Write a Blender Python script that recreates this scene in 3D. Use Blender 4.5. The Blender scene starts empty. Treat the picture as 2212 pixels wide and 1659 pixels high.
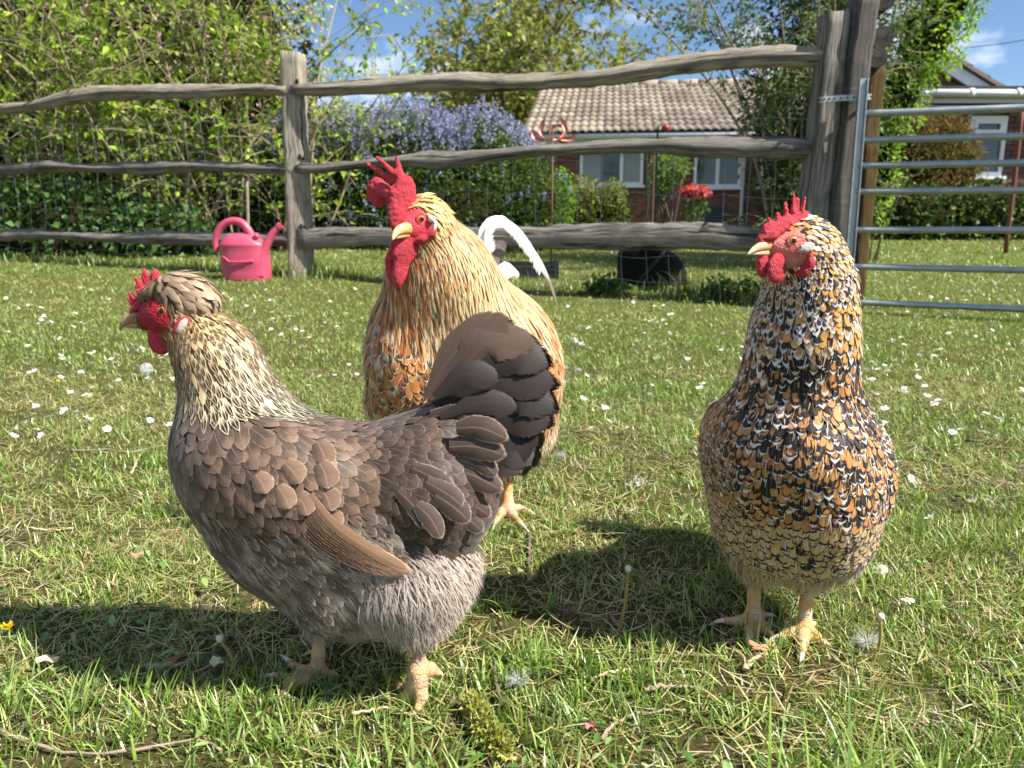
import bpy, math, random
import numpy as np
from mathutils import Vector, Matrix

SC = bpy.context.scene
COL = SC.collection
rng = np.random.default_rng(7)
random.seed(7)

# ------------------------------------------------------------------ camera
CAM_H = 0.50
PITCH = math.radians(11.3)
FPX = 1661.0          # focal length in pixels of a 2212 px wide frame
cam_d = bpy.data.cameras.new('camera')
cam = bpy.data.objects.new('camera', cam_d)
COL.objects.link(cam)
cam.location = (0, 0, CAM_H)
cam.rotation_euler = (math.pi / 2 - PITCH, 0, 0)
cam_d.sensor_width = 36.0
cam_d.lens = 36.0 * FPX / 2212.0
cam_d.clip_start = 0.02
cam_d.clip_end = 2000.0
cam_d.dof.use_dof = True
cam_d.dof.focus_distance = 0.98
cam_d.dof.aperture_fstop = 9.0
SC.camera = cam

# ------------------------------------------------------------------ light
SUN_DIR = Vector((-0.84, 0.37, -1.04)).normalized()      # the way the light travels
sun_el = math.asin(-SUN_DIR.z)
sun_az = math.atan2(-SUN_DIR.x, -SUN_DIR.y)               # clockwise from +Y
sun_d = bpy.data.lights.new('sun', 'SUN')
sun = bpy.data.objects.new('sun', sun_d)
COL.objects.link(sun)
sun.rotation_euler = SUN_DIR.to_track_quat('-Z', 'Y').to_euler()
sun_d.energy = 5.0
sun_d.angle = math.radians(0.53)
sun_d.color = (1.0, 0.945, 0.86)

world = bpy.data.worlds.new('World')
SC.world = world
world.use_nodes = True
wn, wl = world.node_tree.nodes, world.node_tree.links
wn.clear()
w_out = wn.new('ShaderNodeOutputWorld')
w_bg = wn.new('ShaderNodeBackground')
w_bg.inputs['Strength'].default_value = 0.068
w_sky = wn.new('ShaderNodeTexSky')
w_sky.sky_type = 'NISHITA'
w_sky.sun_disc = False
w_sky.sun_elevation = sun_el
w_sky.sun_rotation = sun_az
w_sky.altitude = 200
w_sky.air_density = 1.0
w_sky.dust_density = 0.15
w_sky.ozone_density = 6.0
# fair-weather clouds all round the sky
w_tc = wn.new('ShaderNodeTexCoord')
w_map = wn.new('ShaderNodeMapping')
w_map.inputs['Scale'].default_value = (1.0, 1.0, 2.6)
w_map.inputs['Location'].default_value = (0.40, 0.31, 0.16)
w_n = wn.new('ShaderNodeTexNoise')
w_n.inputs['Scale'].default_value = 4.6
w_n.inputs['Detail'].default_value = 7.0
w_n.inputs['Roughness'].default_value = 0.55
w_r = wn.new('ShaderNodeValToRGB')
w_r.color_ramp.elements[0].position = 0.50
w_r.color_ramp.elements[0].color = (0, 0, 0, 1)
w_r.color_ramp.elements[1].position = 0.66
w_r.color_ramp.elements[1].color = (0.92, 0.92, 0.92, 1)
w_mix = wn.new('ShaderNodeMix')
w_mix.data_type = 'RGBA'
w_mix.inputs['B'].default_value = (11.0, 11.2, 11.6, 1)
wl.new(w_tc.outputs['Generated'], w_map.inputs['Vector'])
wl.new(w_map.outputs['Vector'], w_n.inputs['Vector'])
wl.new(w_n.outputs['Fac'], w_r.inputs['Fac'])
wl.new(w_r.outputs['Color'], w_mix.inputs['Factor'])
wl.new(w_sky.outputs['Color'], w_mix.inputs['A'])
wl.new(w_mix.outputs['Result'], w_bg.inputs['Color'])
wl.new(w_bg.outputs['Background'], w_out.inputs['Surface'])

SC.view_settings.view_transform = 'Standard'
SC.view_settings.look = 'None'
SC.view_settings.exposure = 1.12
SC.view_settings.gamma = 1.0
SC.view_settings.use_curve_mapping = False
SC.cycles.max_bounces = 6
SC.cycles.transparent_max_bounces = 8
SC.cycles.use_denoising = True
SC.cycles.sample_clamp_indirect = 8.0

# ------------------------------------------------------------------ helpers
CT, ST = math.cos(PITCH), math.sin(PITCH)

def W(px, py, Y):
    """point at forward distance Y that was measured at (px, py) of a 2212x1659 frame"""
    u = (px - 1106.0) / FPX
    v = (829.5 - py) / FPX
    t = Y / (CT + v * ST)
    return np.array([u * t, Y, CAM_H + t * (v * CT - ST)])

def scale_at(px, py, Y):
    """metres per frame pixel there"""
    v = (829.5 - py) / FPX
    return (Y / (CT + v * ST)) / FPX

def on_line(px, py, A, B):
    """measured point on the vertical plane through A and B (xy)"""
    u = (px - 1106.0) / FPX
    v = (829.5 - py) / FPX
    dx, dy, dz = u, CT + v * ST, v * CT - ST
    ax, ay = A[0], A[1]
    ex, ey = B[0] - A[0], B[1] - A[1]
    t = (ax * ey - ay * ex) / (dx * ey - dy * ex)
    return np.array([dx * t, dy * t, CAM_H + dz * t])

def on_ground(px, py):
    v = (829.5 - py) / FPX
    u = (px - 1106.0) / FPX
    dx, dy, dz = u, CT + v * ST, v * CT - ST
    ts = np.concatenate([np.linspace(0.3, 3.0, 400), np.linspace(3.01, 40, 2500)])
    h = CAM_H + dz * ts - gz(dx * ts, dy * ts)
    k = int(np.argmax(h < 0)) if (h < 0).any() else len(ts) - 1
    t = ts[k]
    if k > 0:
        t = ts[k - 1] + (ts[k] - ts[k - 1]) * h[k - 1] / (h[k - 1] - h[k])
    return np.array([dx * t, dy * t, CAM_H + dz * t])

def lin(r, g, b):
    o = []
    for c in (r, g, b):
        c = c / 255.0
        o.append(c / 12.92 if c <= 0.04045 else ((c + 0.055) / 1.055) ** 2.4)
    return np.array(o)

def smooth(a, b, x):
    t = np.clip((np.asarray(x, float) - a) / (b - a), 0, 1)
    return t * t * (3 - 2 * t)

def unit(v):
    v = np.asarray(v, float)
    return v / (np.linalg.norm(v, axis=-1, keepdims=True) + 1e-12)

# cheap smooth value noise (vectorised)
def _h(ix, iy, iz, seed):
    n = (ix * 374761393 + iy * 668265263 + iz * 2147483647 + seed * 1274126177) & 0xFFFFFFFF
    n = ((n ^ (n >> 13)) * 1274126177) & 0xFFFFFFFF
    n = n ^ (n >> 16)
    return (n & 0xFFFFFF) / float(0xFFFFFF)

def vnoise(p, seed=0):
    p = np.asarray(p, float)
    i = np.floor(p).astype(np.int64)
    f = p - i
    f = f * f * (3 - 2 * f)
    r = 0
    for dx in (0, 1):
        wx = f[..., 0] if dx else 1 - f[..., 0]
        for dy in (0, 1):
            wy = f[..., 1] if dy else 1 - f[..., 1]
            for dz in (0, 1):
                wz = f[..., 2] if dz else 1 - f[..., 2]
                r = r + wx * wy * wz * _h(i[..., 0] + dx, i[..., 1] + dy, i[..., 2] + dz, seed)
    return r

def fbm2(x, y, s, seed=0):
    p = np.stack([np.asarray(x, float) * s, np.asarray(y, float) * s, np.zeros_like(np.asarray(x, float))], -1)
    return (vnoise(p, seed) * 0.55 + vnoise(p * 2.1, seed + 1) * 0.3 + vnoise(p * 4.3, seed + 2) * 0.15)

# ------------------------------------------------------------------ ground height
_GY = np.array([-3.0, 0, 1.5, 3.0, 4.2, 5.0, 7.0, 10.0, 15.0, 30.0, 400.0])
_GZ = np.array([0, 0, 0.0, 0.035, 0.085, 0.165, 0.29, 0.41, 0.43, 0.44, 0.45])
def gz(x, y):
    x = np.asarray(x, float); y = np.asarray(y, float)
    z = np.interp(y, _GY, _GZ)
    z = 0.5 * z + 0.25 * np.interp(y - 0.45, _GY, _GZ) + 0.25 * np.interp(y + 0.45, _GY, _GZ)
    z = z + 0.045 * smooth(0.2, -1.6, x) * smooth(2.6, 4.8, y) * smooth(14, 8, y)
    near = smooth(9, 1, y)
    z = z + near * (0.012 * (fbm2(x, y, 2.3, 5) - 0.5) + 0.010 * (fbm2(x, y, 9.0, 9) - 0.5))
    return z

# ------------------------------------------------------------------ mesh helpers
def mesh_np(name, verts, faces, mat=None, attrs=None, smooth_sh=True, mats=None, mat_idx=None):
    """faces: (M,k) array or list of such arrays"""
    me = bpy.data.meshes.new(name)
    verts = np.ascontiguousarray(np.asarray(verts, np.float32).reshape(-1, 3))
    if not isinstance(faces, list):
        faces = [faces]
    faces = [np.asarray(f, np.int32) for f in faces if len(f)]
    loops = np.concatenate([f.reshape(-1) for f in faces])
    sizes = np.concatenate([np.full(len(f), f.shape[1], np.int32) for f in faces])
    starts = np.concatenate([[0], np.cumsum(sizes)[:-1]]).astype(np.int32)
    me.vertices.add(len(verts)); me.vertices.foreach_set('co', verts.reshape(-1))
    me.loops.add(len(loops)); me.loops.foreach_set('vertex_index', loops)
    me.polygons.add(len(sizes)); me.polygons.foreach_set('loop_start', starts)
    if mat_idx is not None:
        me.polygons.foreach_set('material_index', np.asarray(mat_idx, np.int32))
    me.update(calc_edges=True)
    me.polygons.foreach_set('use_smooth', np.full(len(sizes), bool(smooth_sh)))
    for m in (mats or ([mat] if mat else [])):
        me.materials.append(m)
    if attrs:
        for k, v in attrs.items():
            v = np.asarray(v, np.float32)
            if v.ndim == 1:
                a = me.attributes.new(k, 'FLOAT', 'POINT'); a.data.foreach_set('value', v)
            elif v.shape[1] == 3 and k.startswith('c'):
                a = me.attributes.new(k, 'FLOAT_COLOR', 'POINT')
                a.data.foreach_set('color', np.concatenate([v, np.ones((len(v), 1), np.float32)], 1).reshape(-1))
            else:
                a = me.attributes.new(k, 'FLOAT_VECTOR', 'POINT'); a.data.foreach_set('vector', v.reshape(-1))
    return me

def link(name, me, parent=None, **props):
    o = bpy.data.objects.new(name, me)
    COL.objects.link(o)
    if parent is not None:
        o.parent = parent
        w = Vector((0, 0, 0)); p_ = parent          # parts are modelled in world coordinates
        if p_.parent is None: w = Vector(p_.location)
        o.matrix_parent_inverse = Matrix.Translation(-w)
    for k, v in props.items():
        o[k] = v
    return o

def thing(name, label, category, loc, group=None):
    """an Empty at the thing's base; parts are given in world coordinates"""
    o = bpy.data.objects.new(name, None)
    COL.objects.link(o)
    o.empty_display_size = 0.05
    o.location = Vector([float(c) for c in loc])
    o['label'] = label
    o['category'] = category
    if group:
        o['group'] = group
    return o

def tag(o, label, category, group=None):
    o['label'] = label; o['category'] = category
    if group:
        o['group'] = group
    return o

class MB:
    """collects pieces into one mesh"""
    def __init__(s):
        s.v = []; s.q = []; s.t = []; s.n = 0; s.at = {}
    def add(s, v, q=None, t=None, **at):
        v = np.asarray(v, float).reshape(-1, 3)
        if q is not None and len(q): s.q.append(np.asarray(q, np.int64).reshape(-1, 4) + s.n)
        if t is not None and len(t): s.t.append(np.asarray(t, np.int64).reshape(-1, 3) + s.n)
        s.v.append(v)
        for k, a in at.items():
            a = np.asarray(a, float)
            if a.ndim == 1 and k.startswith(('c', 'p', 'f')) and len(a) == 3 and len(v) != 3:
                a = np.tile(a, (len(v), 1))
            s.at.setdefault(k, []).append(a)
        s.n += len(v)
        return s
    def mesh(s, name, mat=None, smooth_sh=True):
        f = []
        if s.q: f.append(np.concatenate(s.q))
        if s.t: f.append(np.concatenate(s.t))
        at = {k: np.concatenate(a) for k, a in s.at.items()}
        at = {k: a for k, a in at.items() if len(a) == s.n}
        return mesh_np(name, np.concatenate(s.v), f, mat, at, smooth_sh)

def box_vq(c, h, rot=None):
    """centre, half sizes -> verts, quads"""
    c = np.asarray(c, float); h = np.asarray(h, float)
    v = np.array([[x, y, z] for x in (-1, 1) for y in (-1, 1) for z in (-1, 1)], float) * h
    if rot is not None:
        v = v @ np.asarray(rot, float).T
    q = [[0, 1, 3, 2], [4, 6, 7, 5], [0, 4, 5, 1], [2, 3, 7, 6], [0, 2, 6, 4], [1, 5, 7, 3]]
    return v + c, q

def rotz(a):
    c, s = math.cos(a), math.sin(a)
    return np.array([[c, -s, 0], [s, c, 0], [0, 0, 1.0]])

def tube(path, rad, seg=8, caps=True, up=(0, 0, 1), squash=None):
    """tube along a path with radius per point -> verts, quads, tris"""
    P = np.asarray(path, float); n = len(P)
    R = np.broadcast_to(np.asarray(rad, float), (n,)) if np.ndim(rad) < 2 else np.asarray(rad)
    T = np.gradient(P, axis=0); T = unit(T)
    up = np.asarray(up, float)
    N = np.zeros_like(P)
    a = up - T[0] * (up @ T[0])
    if np.linalg.norm(a) < 1e-3:
        a = np.array([1.0, 0.2, 0]); a = a - T[0] * (a @ T[0])
    N[0] = unit(a)
    for i in range(1, n):
        a = N[i - 1] - T[i] * (N[i - 1] @ T[i])
        N[i] = unit(a)
    B = np.cross(T, N)
    ang = np.linspace(0, 2 * np.pi, seg, endpoint=False)
    ca, sa = np.cos(ang), np.sin(ang)
    sq = 1.0 if squash is None else squash
    V = P[:, None] + R[:, None, None] * (ca[None, :, None] * N[:, None] + sq * sa[None, :, None] * B[:, None])
    V = V.reshape(-1, 3)
    i = np.arange(n - 1)[:, None] * seg; j = np.arange(seg)[None]
    k = (j + 1) % seg
    Q = np.stack([i + j, i + k, i + seg + k, i + seg + j], -1).reshape(-1, 4)
    Tt = np.zeros((0, 3), int)
    if caps:
        V = np.concatenate([V, P[:1], P[-1:]])
        a, b = n * seg, n * seg + 1
        jj = np.arange(seg); kk = (jj + 1) % seg
        Tt = np.concatenate([np.stack([kk, jj, np.full(seg, a)], -1),
                             np.stack([(n - 1) * seg + jj, (n - 1) * seg + kk, np.full(seg, b)], -1)])
    return V, Q, Tt

def bez(pts, n):
    """Catmull-Rom through pts"""
    P = np.asarray(pts, float)
    if len(P) == 2:
        t = np.linspace(0, 1, n)[:, None]
        return P[0] * (1 - t) + P[1] * t
    E = np.concatenate([[2 * P[0] - P[1]], P, [2 * P[-1] - P[-2]]])
    s = np.linspace(0, len(P) - 1 - 1e-9, n)
    i = s.astype(int); t = (s - i)[:, None]
    a, b, c, d = E[i], E[i + 1], E[i + 2], E[i + 3]
    return 0.5 * (2 * b + (c - a) * t + (2 * a - 5 * b + 4 * c - d) * t ** 2 + (-a + 3 * b - 3 * c + d) * t ** 3)

# ------------------------------------------------------------------ material helpers
class NT:
    def __init__(s, name):
        s.m = bpy.data.materials.new(name)
        s.m.use_nodes = True
        s.n, s.l = s.m.node_tree.nodes, s.m.node_tree.links
        s.bsdf = s.n['Principled BSDF']
        s.out = s.n['Material Output']
    def node(s, t, **kw):
        nd = s.n.new(t)
        for k, v in kw.items():
            setattr(nd, k, v)
        return nd
    def put(s, sock, v):
        if hasattr(v, 'is_output'):
            s.l.new(v, sock)
        elif isinstance(v, (tuple, list, np.ndarray)):
            v = [float(c) for c in v]
            if len(v) == 3 and sock.type == 'RGBA': v = v + [1.0]
            sock.default_value = v
        else:
            sock.default_value = v
        return sock
    def math(s, op, a, b=None, c=None, clamp=False):
        nd = s.node('ShaderNodeMath', operation=op, use_clamp=clamp)
        s.put(nd.inputs[0], a)
        if b is not None: s.put(nd.inputs[1], b)
        if c is not None: s.put(nd.inputs[2], c)
        return nd.outputs[0]
    def ss(s, a, b, x):
        nd = s.node('ShaderNodeMapRange', interpolation_type='SMOOTHSTEP')
        s.put(nd.inputs['Value'], x); s.put(nd.inputs['From Min'], a); s.put(nd.inputs['From Max'], b)
        return nd.outputs['Result']
    def mix(s, f, a, b, mode='MIX'):
        nd = s.node('ShaderNodeMix', data_type='RGBA', blend_type=mode)
        s.put(nd.inputs['Factor'], f); s.put(nd.inputs['A'], a); s.put(nd.inputs['B'], b)
        return nd.outputs['Result']
    def attr(s, name, out='Color'):
        nd = s.node('ShaderNodeAttribute', attribute_name=name)
        return nd.outputs[out]
    def sep(s, v):
        nd = s.node('ShaderNodeSeparateXYZ'); s.put(nd.inputs[0], v)
        return nd.outputs
    def comb(s, x, y, z):
        nd = s.node('ShaderNodeCombineXYZ')
        s.put(nd.inputs[0], x); s.put(nd.inputs[1], y); s.put(nd.inputs[2], z)
        return nd.outputs[0]
    def noise(s, vec=None, scale=5.0, detail=3.0, rough=0.5, out='Fac'):
        nd = s.node('ShaderNodeTexNoise')
        if vec is not None: s.put(nd.inputs['Vector'], vec)
        s.put(nd.inputs['Scale'], scale); s.put(nd.inputs['Detail'], detail); s.put(nd.inputs['Roughness'], rough)
        return nd.outputs[out]
    def voro(s, vec=None, scale=5.0, feature='F1', out='Distance'):
        nd = s.node('ShaderNodeTexVoronoi', feature=feature)
        if vec is not None: s.put(nd.inputs['Vector'], vec)
        s.put(nd.inputs['Scale'], scale)
        return nd.outputs[out]
    def mapping(s, vec, scale=(1, 1, 1), loc=(0, 0, 0)):
        nd = s.node('ShaderNodeMapping')
        s.put(nd.inputs['Vector'], vec); s.put(nd.inputs['Scale'], scale); s.put(nd.inputs['Location'], loc)
        return nd.outputs[0]
    def obj(s):
        return s.node('ShaderNodeTexCoord').outputs['Object']
    def pos(s):
        return s.node('ShaderNodeNewGeometry').outputs['Position']
    def ramp(s, f, stops):
        nd = s.node('ShaderNodeValToRGB'); cr = nd.color_ramp
        while len(cr.elements) < len(stops): cr.elements.new(0.5)
        for e, (p, c) in zip(cr.elements, stops):
            e.position = p; e.color = (float(c[0]), float(c[1]), float(c[2]), 1)
        s.put(nd.inputs[0], f)
        return nd.outputs[0]
    def bump(s, h, strength=0.3, dist=0.01):
        nd = s.node('ShaderNodeBump')
        s.put(nd.inputs['Height'], h); nd.inputs['Strength'].default_value = strength
        nd.inputs['Distance'].default_value = dist
        s.l.new(nd.outputs[0], s.bsdf.inputs['Normal'])
        return nd.outputs[0]
    def set(s, **kw):
        names = dict(color='Base Color', rough='Roughness', metal='Metallic', spec='Specular IOR Level',
                     sss='Subsurface Weight', sheen='Sheen Weight', ior='IOR', trans='Transmission Weight', coat='Coat Weight')
        for k, v in kw.items():
            s.put(s.bsdf.inputs[names[k]], v)
        return s
    def translucent(s, color, fac):
        tr = s.node('ShaderNodeBsdfTranslucent'); s.put(tr.inputs['Color'], color)
        mx = s.node('ShaderNodeMixShader'); mx.inputs[0].default_value = fac
        s.l.new(s.bsdf.outputs[0], mx.inputs[1]); s.l.new(tr.outputs[0], mx.inputs[2])
        s.l.new(mx.outputs[0], s.out.inputs['Surface'])
        return s

def plain(name, color, rough=0.6, metal=0.0, var=0.25, scale=30.0, bump=0.0, spec=0.4, dist=0.003):
    t = NT(name)
    p = t.pos()
    n = t.noise(p, scale, 5, 0.6)
    c = np.asarray(color, float)
    t.set(color=t.mix(n, c * (1 - var), np.clip(c * (1 + var), 0, 1)), rough=rough, metal=metal, spec=spec)
    if bump: t.bump(n, bump, dist)
    return t.m

def leaf_mat(name, trans=0.35, rough=0.45, spec=0.4):
    """colour comes from the per-leaf attribute 'col'"""
    t = NT(name)
    c = t.attr('col')
    n = t.noise(t.pos(), 60.0, 2)
    c2 = t.mix(n, t.mix(1.0, c, (0.78, 0.78, 0.78), 'MULTIPLY'), t.mix(1.0, c, (1.18, 1.18, 1.18), 'MULTIPLY'))
    t.set(color=c2, rough=rough, spec=spec)
    t.translucent(t.mix(1.0, c2, (1.25, 1.3, 0.6), 'MULTIPLY'), trans)
    return t.m
# ================================================================== GROUND
def make_ground():
    t = NT('lawn_soil')
    p = t.pos()
    n1 = t.noise(p, 3.0, 5, 0.6); n2 = t.noise(p, 55.0, 6, 0.7); n3 = t.noise(p, 190.0, 3, 0.6)
    soil = t.mix(n2, lin(66, 54, 42), lin(166, 146, 118))
    thatch = t.mix(n3, lin(38, 36, 20), lin(96, 90, 54))
    y = t.sep(p)[1]
    green = t.mix(t.math('MULTIPLY', t.ss(0.5, 6.0, y), t.ss(0.35, 0.75, n3)), thatch, lin(112, 124, 60))
    f = t.ss(0.52, 0.66, t.math('ADD', t.math('MULTIPLY', n1, 0.7), t.math('MULTIPLY', n2, 0.3)))
    f = t.math('MULTIPLY', f, t.ss(3.0, 1.0, y))
    t.set(color=t.mix(f, green, soil), rough=0.95, spec=0.1)
    t.bump(t.math('ADD', n2, t.math('MULTIPLY', n3, 0.5)), 0.8, 0.012)
    ys = np.concatenate([np.linspace(-6, 0.2, 10), np.linspace(0.3, 3.0, 110), np.linspace(3.06, 9, 110),
                         np.linspace(9.3, 30, 40), np.geomspace(33, 900, 16)])
    U = np.concatenate([-np.geomspace(900, 5, 16), np.linspace(-4.8, 4.8, 200), np.geomspace(5, 900, 16)])
    X, Yg = np.meshgrid(U, ys)
    Z = gz(X, Yg)
    V = np.stack([X, Yg, Z], -1).reshape(-1, 3)
    nx, ny = len(U), len(ys)
    i = np.arange(ny - 1)[:, None] * nx; j = np.arange(nx - 1)[None]
    Q = np.stack([i + j, i + j + 1, i + nx + j + 1, i + nx + j], -1).reshape(-1, 4)
    o = link('ground', mesh_np('ground', V, Q, t.m))
    o['kind'] = 'structure'
    return o
make_ground()

def blades(x, y, L, Wd, lean, az, curl, col, seg, z=None, twist=None):
    """vectorised ribbons, seg quads each, pointed at the end"""
    n = len(x)
    z = gz(x, y) if z is None else z
    dirx, diry = np.cos(az), np.sin(az)
    tw = az + np.pi / 2 if twist is None else az + np.pi / 2 + twist
    sx, sy = np.cos(tw), np.sin(tw)
    s = np.linspace(0, 1, seg + 1)
    th = lean[:, None] + curl[:, None] * s[None]            # angle from vertical along the blade
    ds = L[:, None] / seg
    hx = np.concatenate([np.zeros((n, 1)), np.cumsum(np.sin(th[:, :-1]) * ds, 1)], 1)
    hz = np.concatenate([np.zeros((n, 1)), np.cumsum(np.cos(th[:, :-1]) * ds, 1)], 1)
    hz = np.maximum(hz, 0.001) - 0.003
    wprof = np.clip(1.0 - s ** 2.2, 0.04, 1) * (0.75 + 0.25 * np.minimum(1, s * 4))
    cx = x[:, None] + dirx[:, None] * hx; cy = y[:, None] + diry[:, None] * hx; cz = z[:, None] + hz
    hw = 0.5 * Wd[:, None] * wprof[None]
    A = np.stack([cx - sx[:, None] * hw, cy - sy[:, None] * hw, cz], -1)
    B = np.stack([cx + sx[:, None] * hw, cy + sy[:, None] * hw, cz], -1)
    V = np.stack([A, B], 2)                                   # n, seg+1, 2, 3
    base = (np.arange(n) * (seg + 1) * 2)[:, None]
    k = np.arange(seg)[None] * 2
    Q = np.stack([base + k, base + k + 1, base + k + 3, base + k + 2], -1).reshape(-1, 4)
    C = np.repeat(col[:, None, :], (seg + 1) * 2, 1)
    shade = (0.72 + 0.36 * s)[None, :, None, None]            # blades lighter at the tip, darker at the base
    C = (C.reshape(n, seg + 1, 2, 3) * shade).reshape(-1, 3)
    return V.reshape(-1, 3), Q, C

GREENS = np.array([lin(122, 152, 60), lin(150, 174, 84), lin(104, 136, 54), lin(172, 190, 114), lin(138, 162, 92), lin(84, 112, 44)])
STRAW = np.array([lin(208, 192, 142), lin(184, 162, 108), lin(222, 212, 172), lin(150, 128, 88), lin(190, 186, 118)])

def bare(x, y):
    """0..1 how worn the turf is"""
    b = smooth(0.55, 0.72, fbm2(x, y, 2.4, 31) * 0.8 + fbm2(x, y, 9, 33) * 0.2)
    b = b * smooth(2.4, 0.9, y)
    for (cx, cy, rx, ry, a) in [(0.62, 0.70, 0.16, 0.06, .9), (-0.09, 0.62, 0.10, 0.05, .9), (0.12, 0.93, 0.30, 0.05, .75),
                                (-0.32, 0.86, 0.18, 0.06, .75), (0.30, 0.80, 0.16, 0.04, .8), (0.10, 0.66, 0.22, 0.04, .6), (0.02, 1.00, 0.12, 0.04, .9)]:
        b = np.maximum(b, a * np.exp(-((x - cx) / rx) ** 2 - ((y - cy) / ry) ** 2))
    return b

def make_grass():
    gm = NT('grass_blade')
    c = gm.attr('col')
    gm.set(color=c, rough=0.36, spec=0.5)
    gm.translucent(gm.mix(1.0, c, (1.1, 1.25, 0.5), 'MULTIPLY'), 0.33)
    mb = MB()
    zones = [  # y0 y1 density len0 len1 width seg
        (0.40, 1.30, 62000, 0.012, 0.036, 0.0017, 4),
        (1.30, 2.40, 30000, 0.011, 0.033, 0.0021, 3),
        (2.40, 4.20, 11000, 0.012, 0.032, 0.0032, 3),
        (4.20, 7.00, 3600, 0.014, 0.036, 0.0056, 2),
        (7.00, 15.5, 560, 0.015, 0.045, 0.012, 2),
    ]
    for (y0, y1, rho, l0, l1, wd, seg) in zones:
        area = 0.5 * (y0 + y1) * 1.5 * (y1 - y0) + 0.4 * (y1 - y0)
        n = int(area * rho)
        u = rng.random(n)
        y = np.sqrt(y0 ** 2 + u * (y1 ** 2 - y0 ** 2))
        x = (rng.random(n) * 2 - 1) * (0.75 * y + 0.2)
        b = bare(x, y)
        tuft = fbm2(x, y, 11.0, 41)
        keep = rng.random(n) > b * 0.86 + 0.25 * (tuft < 0.42)
        x, y, b, tuft = x[keep], y[keep], b[keep], tuft[keep]
        n = len(x)
        dry = np.clip(0.56 + 1.1 * (fbm2(x, y, 1.7, 51) - 0.5) + 0.6 * (fbm2(x, y, 7, 53) - .5) + 0.35 * b, 0.08, 0.9)
        isdry = rng.random(n) < dry * 0.80
        col = GREENS[rng.integers(0, len(GREENS), n)]
        col = np.where(isdry[:, None], STRAW[rng.integers(0, len(STRAW), n)], col)
        col = col * (0.75 + 0.5 * rng.random((n, 1)))
        L = (l0 + (l1 - l0) * rng.random(n) ** 1.6) * (0.65 + 0.9 * np.clip(tuft * 1.6 - 0.3, 0, 1))
        L = np.where(isdry, L * 0.9, L)
        lean = np.abs(rng.normal(0.55, 0.42, n)); lean = np.where(isdry, lean + 0.55, lean)
        curl = rng.normal(0.55, 0.5, n)
        az = rng.random(n) * 2 * np.pi
        wdt = wd * (0.55 + 0.9 * rng.random(n))
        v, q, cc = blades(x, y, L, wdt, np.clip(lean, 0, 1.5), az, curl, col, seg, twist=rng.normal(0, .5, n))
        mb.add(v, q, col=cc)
    # dead straw lying flat in the thatch
    n = 26000
    y = np.sqrt(0.16 + rng.random(n) * (2.6 ** 2 - .16)); x = (rng.random(n) * 2 - 1) * (0.75 * y + .2)
    kp = fbm2(x, y, 3.1, 57) > 0.40; x, y = x[kp], y[kp]; n = len(x)
    v, q, cc = blades(x, y, .02 + .03 * rng.random(n), .0014 + .0012 * rng.random(n), 1.25 + .25 * rng.random(n), rng.random(n) * 6.283, rng.normal(0.1, .3, n),
                      STRAW[rng.integers(0, 5, n)] * (.7 + .5 * rng.random((n, 1))), 3, z=gz(x, y) + .003 + .010 * rng.random(n))
    mb.add(v, q, col=cc)
    # longer tufts, here and there in the near turf
    tx, ty = [], []
    spots = []
    for k in range(170):
        yy = 0.50 + 1.5 * rng.random() ** 1.3
        xx = (rng.random() * 2 - 1) * (0.72 * yy + .05)
        spots.append((xx, yy, 0.022 + 0.028 * rng.random(), int(8 + 22 * rng.random())))
    spots += [(0.23, 0.565, 0.12, 26), (0.30, 0.555, 0.13, 26), (0.36, 0.56, 0.11, 22), (0.27, 0.60, 0.09, 18), (0.52, 0.60, 0.11, 10), (0.02, 0.80, 0.055, 40), (-0.02, 0.775, 0.05, 40),
              (0.08, 0.79, 0.06, 40), (0.14, 0.77, 0.06, 36), (-0.30, 0.70, 0.05, 40), (-0.38, 0.68, 0.05, 40), (-0.22, 0.66, 0.045, 36),
              (-0.46, 0.72, 0.06, 30), (0.20, 0.75, 0.04, 30), (-0.14, 0.64, 0.04, 30), (0.24, 0.72, 0.035, 30), (0.0, 0.69, 0.04, 30)]
    for (xx, yy, ln, n) in spots:
        x = xx + rng.normal(0, 0.014, n); y = yy + rng.normal(0, 0.012, n)
        L = ln * (0.55 + 0.6 * rng.random(n))
        col = GREENS[rng.integers(0, 5, n)] * (0.85 + 0.5 * rng.random((n, 1)))
        v, q, cc = blades(x, y, L, 0.0017 + 0.0018 * rng.random(n) + 0.010 * np.maximum(0, L - 0.06), np.abs(rng.normal(0.3, 0.25, n)), rng.random(n) * 6.28,
                          np.abs(rng.normal(0.8, 0.5, n)), col, 6)
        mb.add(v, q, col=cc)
    # rough grass standing along the fence foot and behind it
    for (xa, ya, xb, yb, n, l0, l1, dark) in [(-1.2, 5.05, 1.7, 4.25, 500, .04, .10, .9), (0.9, 4.45, 1.75, 4.15, 650, .06, .24, .55), (-1.3, 5.15, 0.6, 4.7, 420, .04, .13, .8),
                                      (-4.6, 6.15, -1.5, 5.2, 1500, .04, .11, 1.), (1.75, 4.2, 4.2, 3.5, 500, .03, .09, .8), (-1.4, 5.0, -1.1, 4.9, 160, .06, .16, 1.)]:
        u = rng.random(n)
        x = xa + (xb - xa) * u + rng.normal(0, .05, n); y = ya + (yb - ya) * u + rng.normal(0.03, 0.06, n)
        L = l0 + (l1 - l0) * rng.random(n) ** 1.5
        col = GREENS[rng.integers(0, 6, n)] * (0.7 + 0.5 * rng.random((n, 1))) * dark
        isd = rng.random(n) < 0.25
        col = np.where(isd[:, None], STRAW[rng.integers(0, 5, n)] * 0.8, col)
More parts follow.
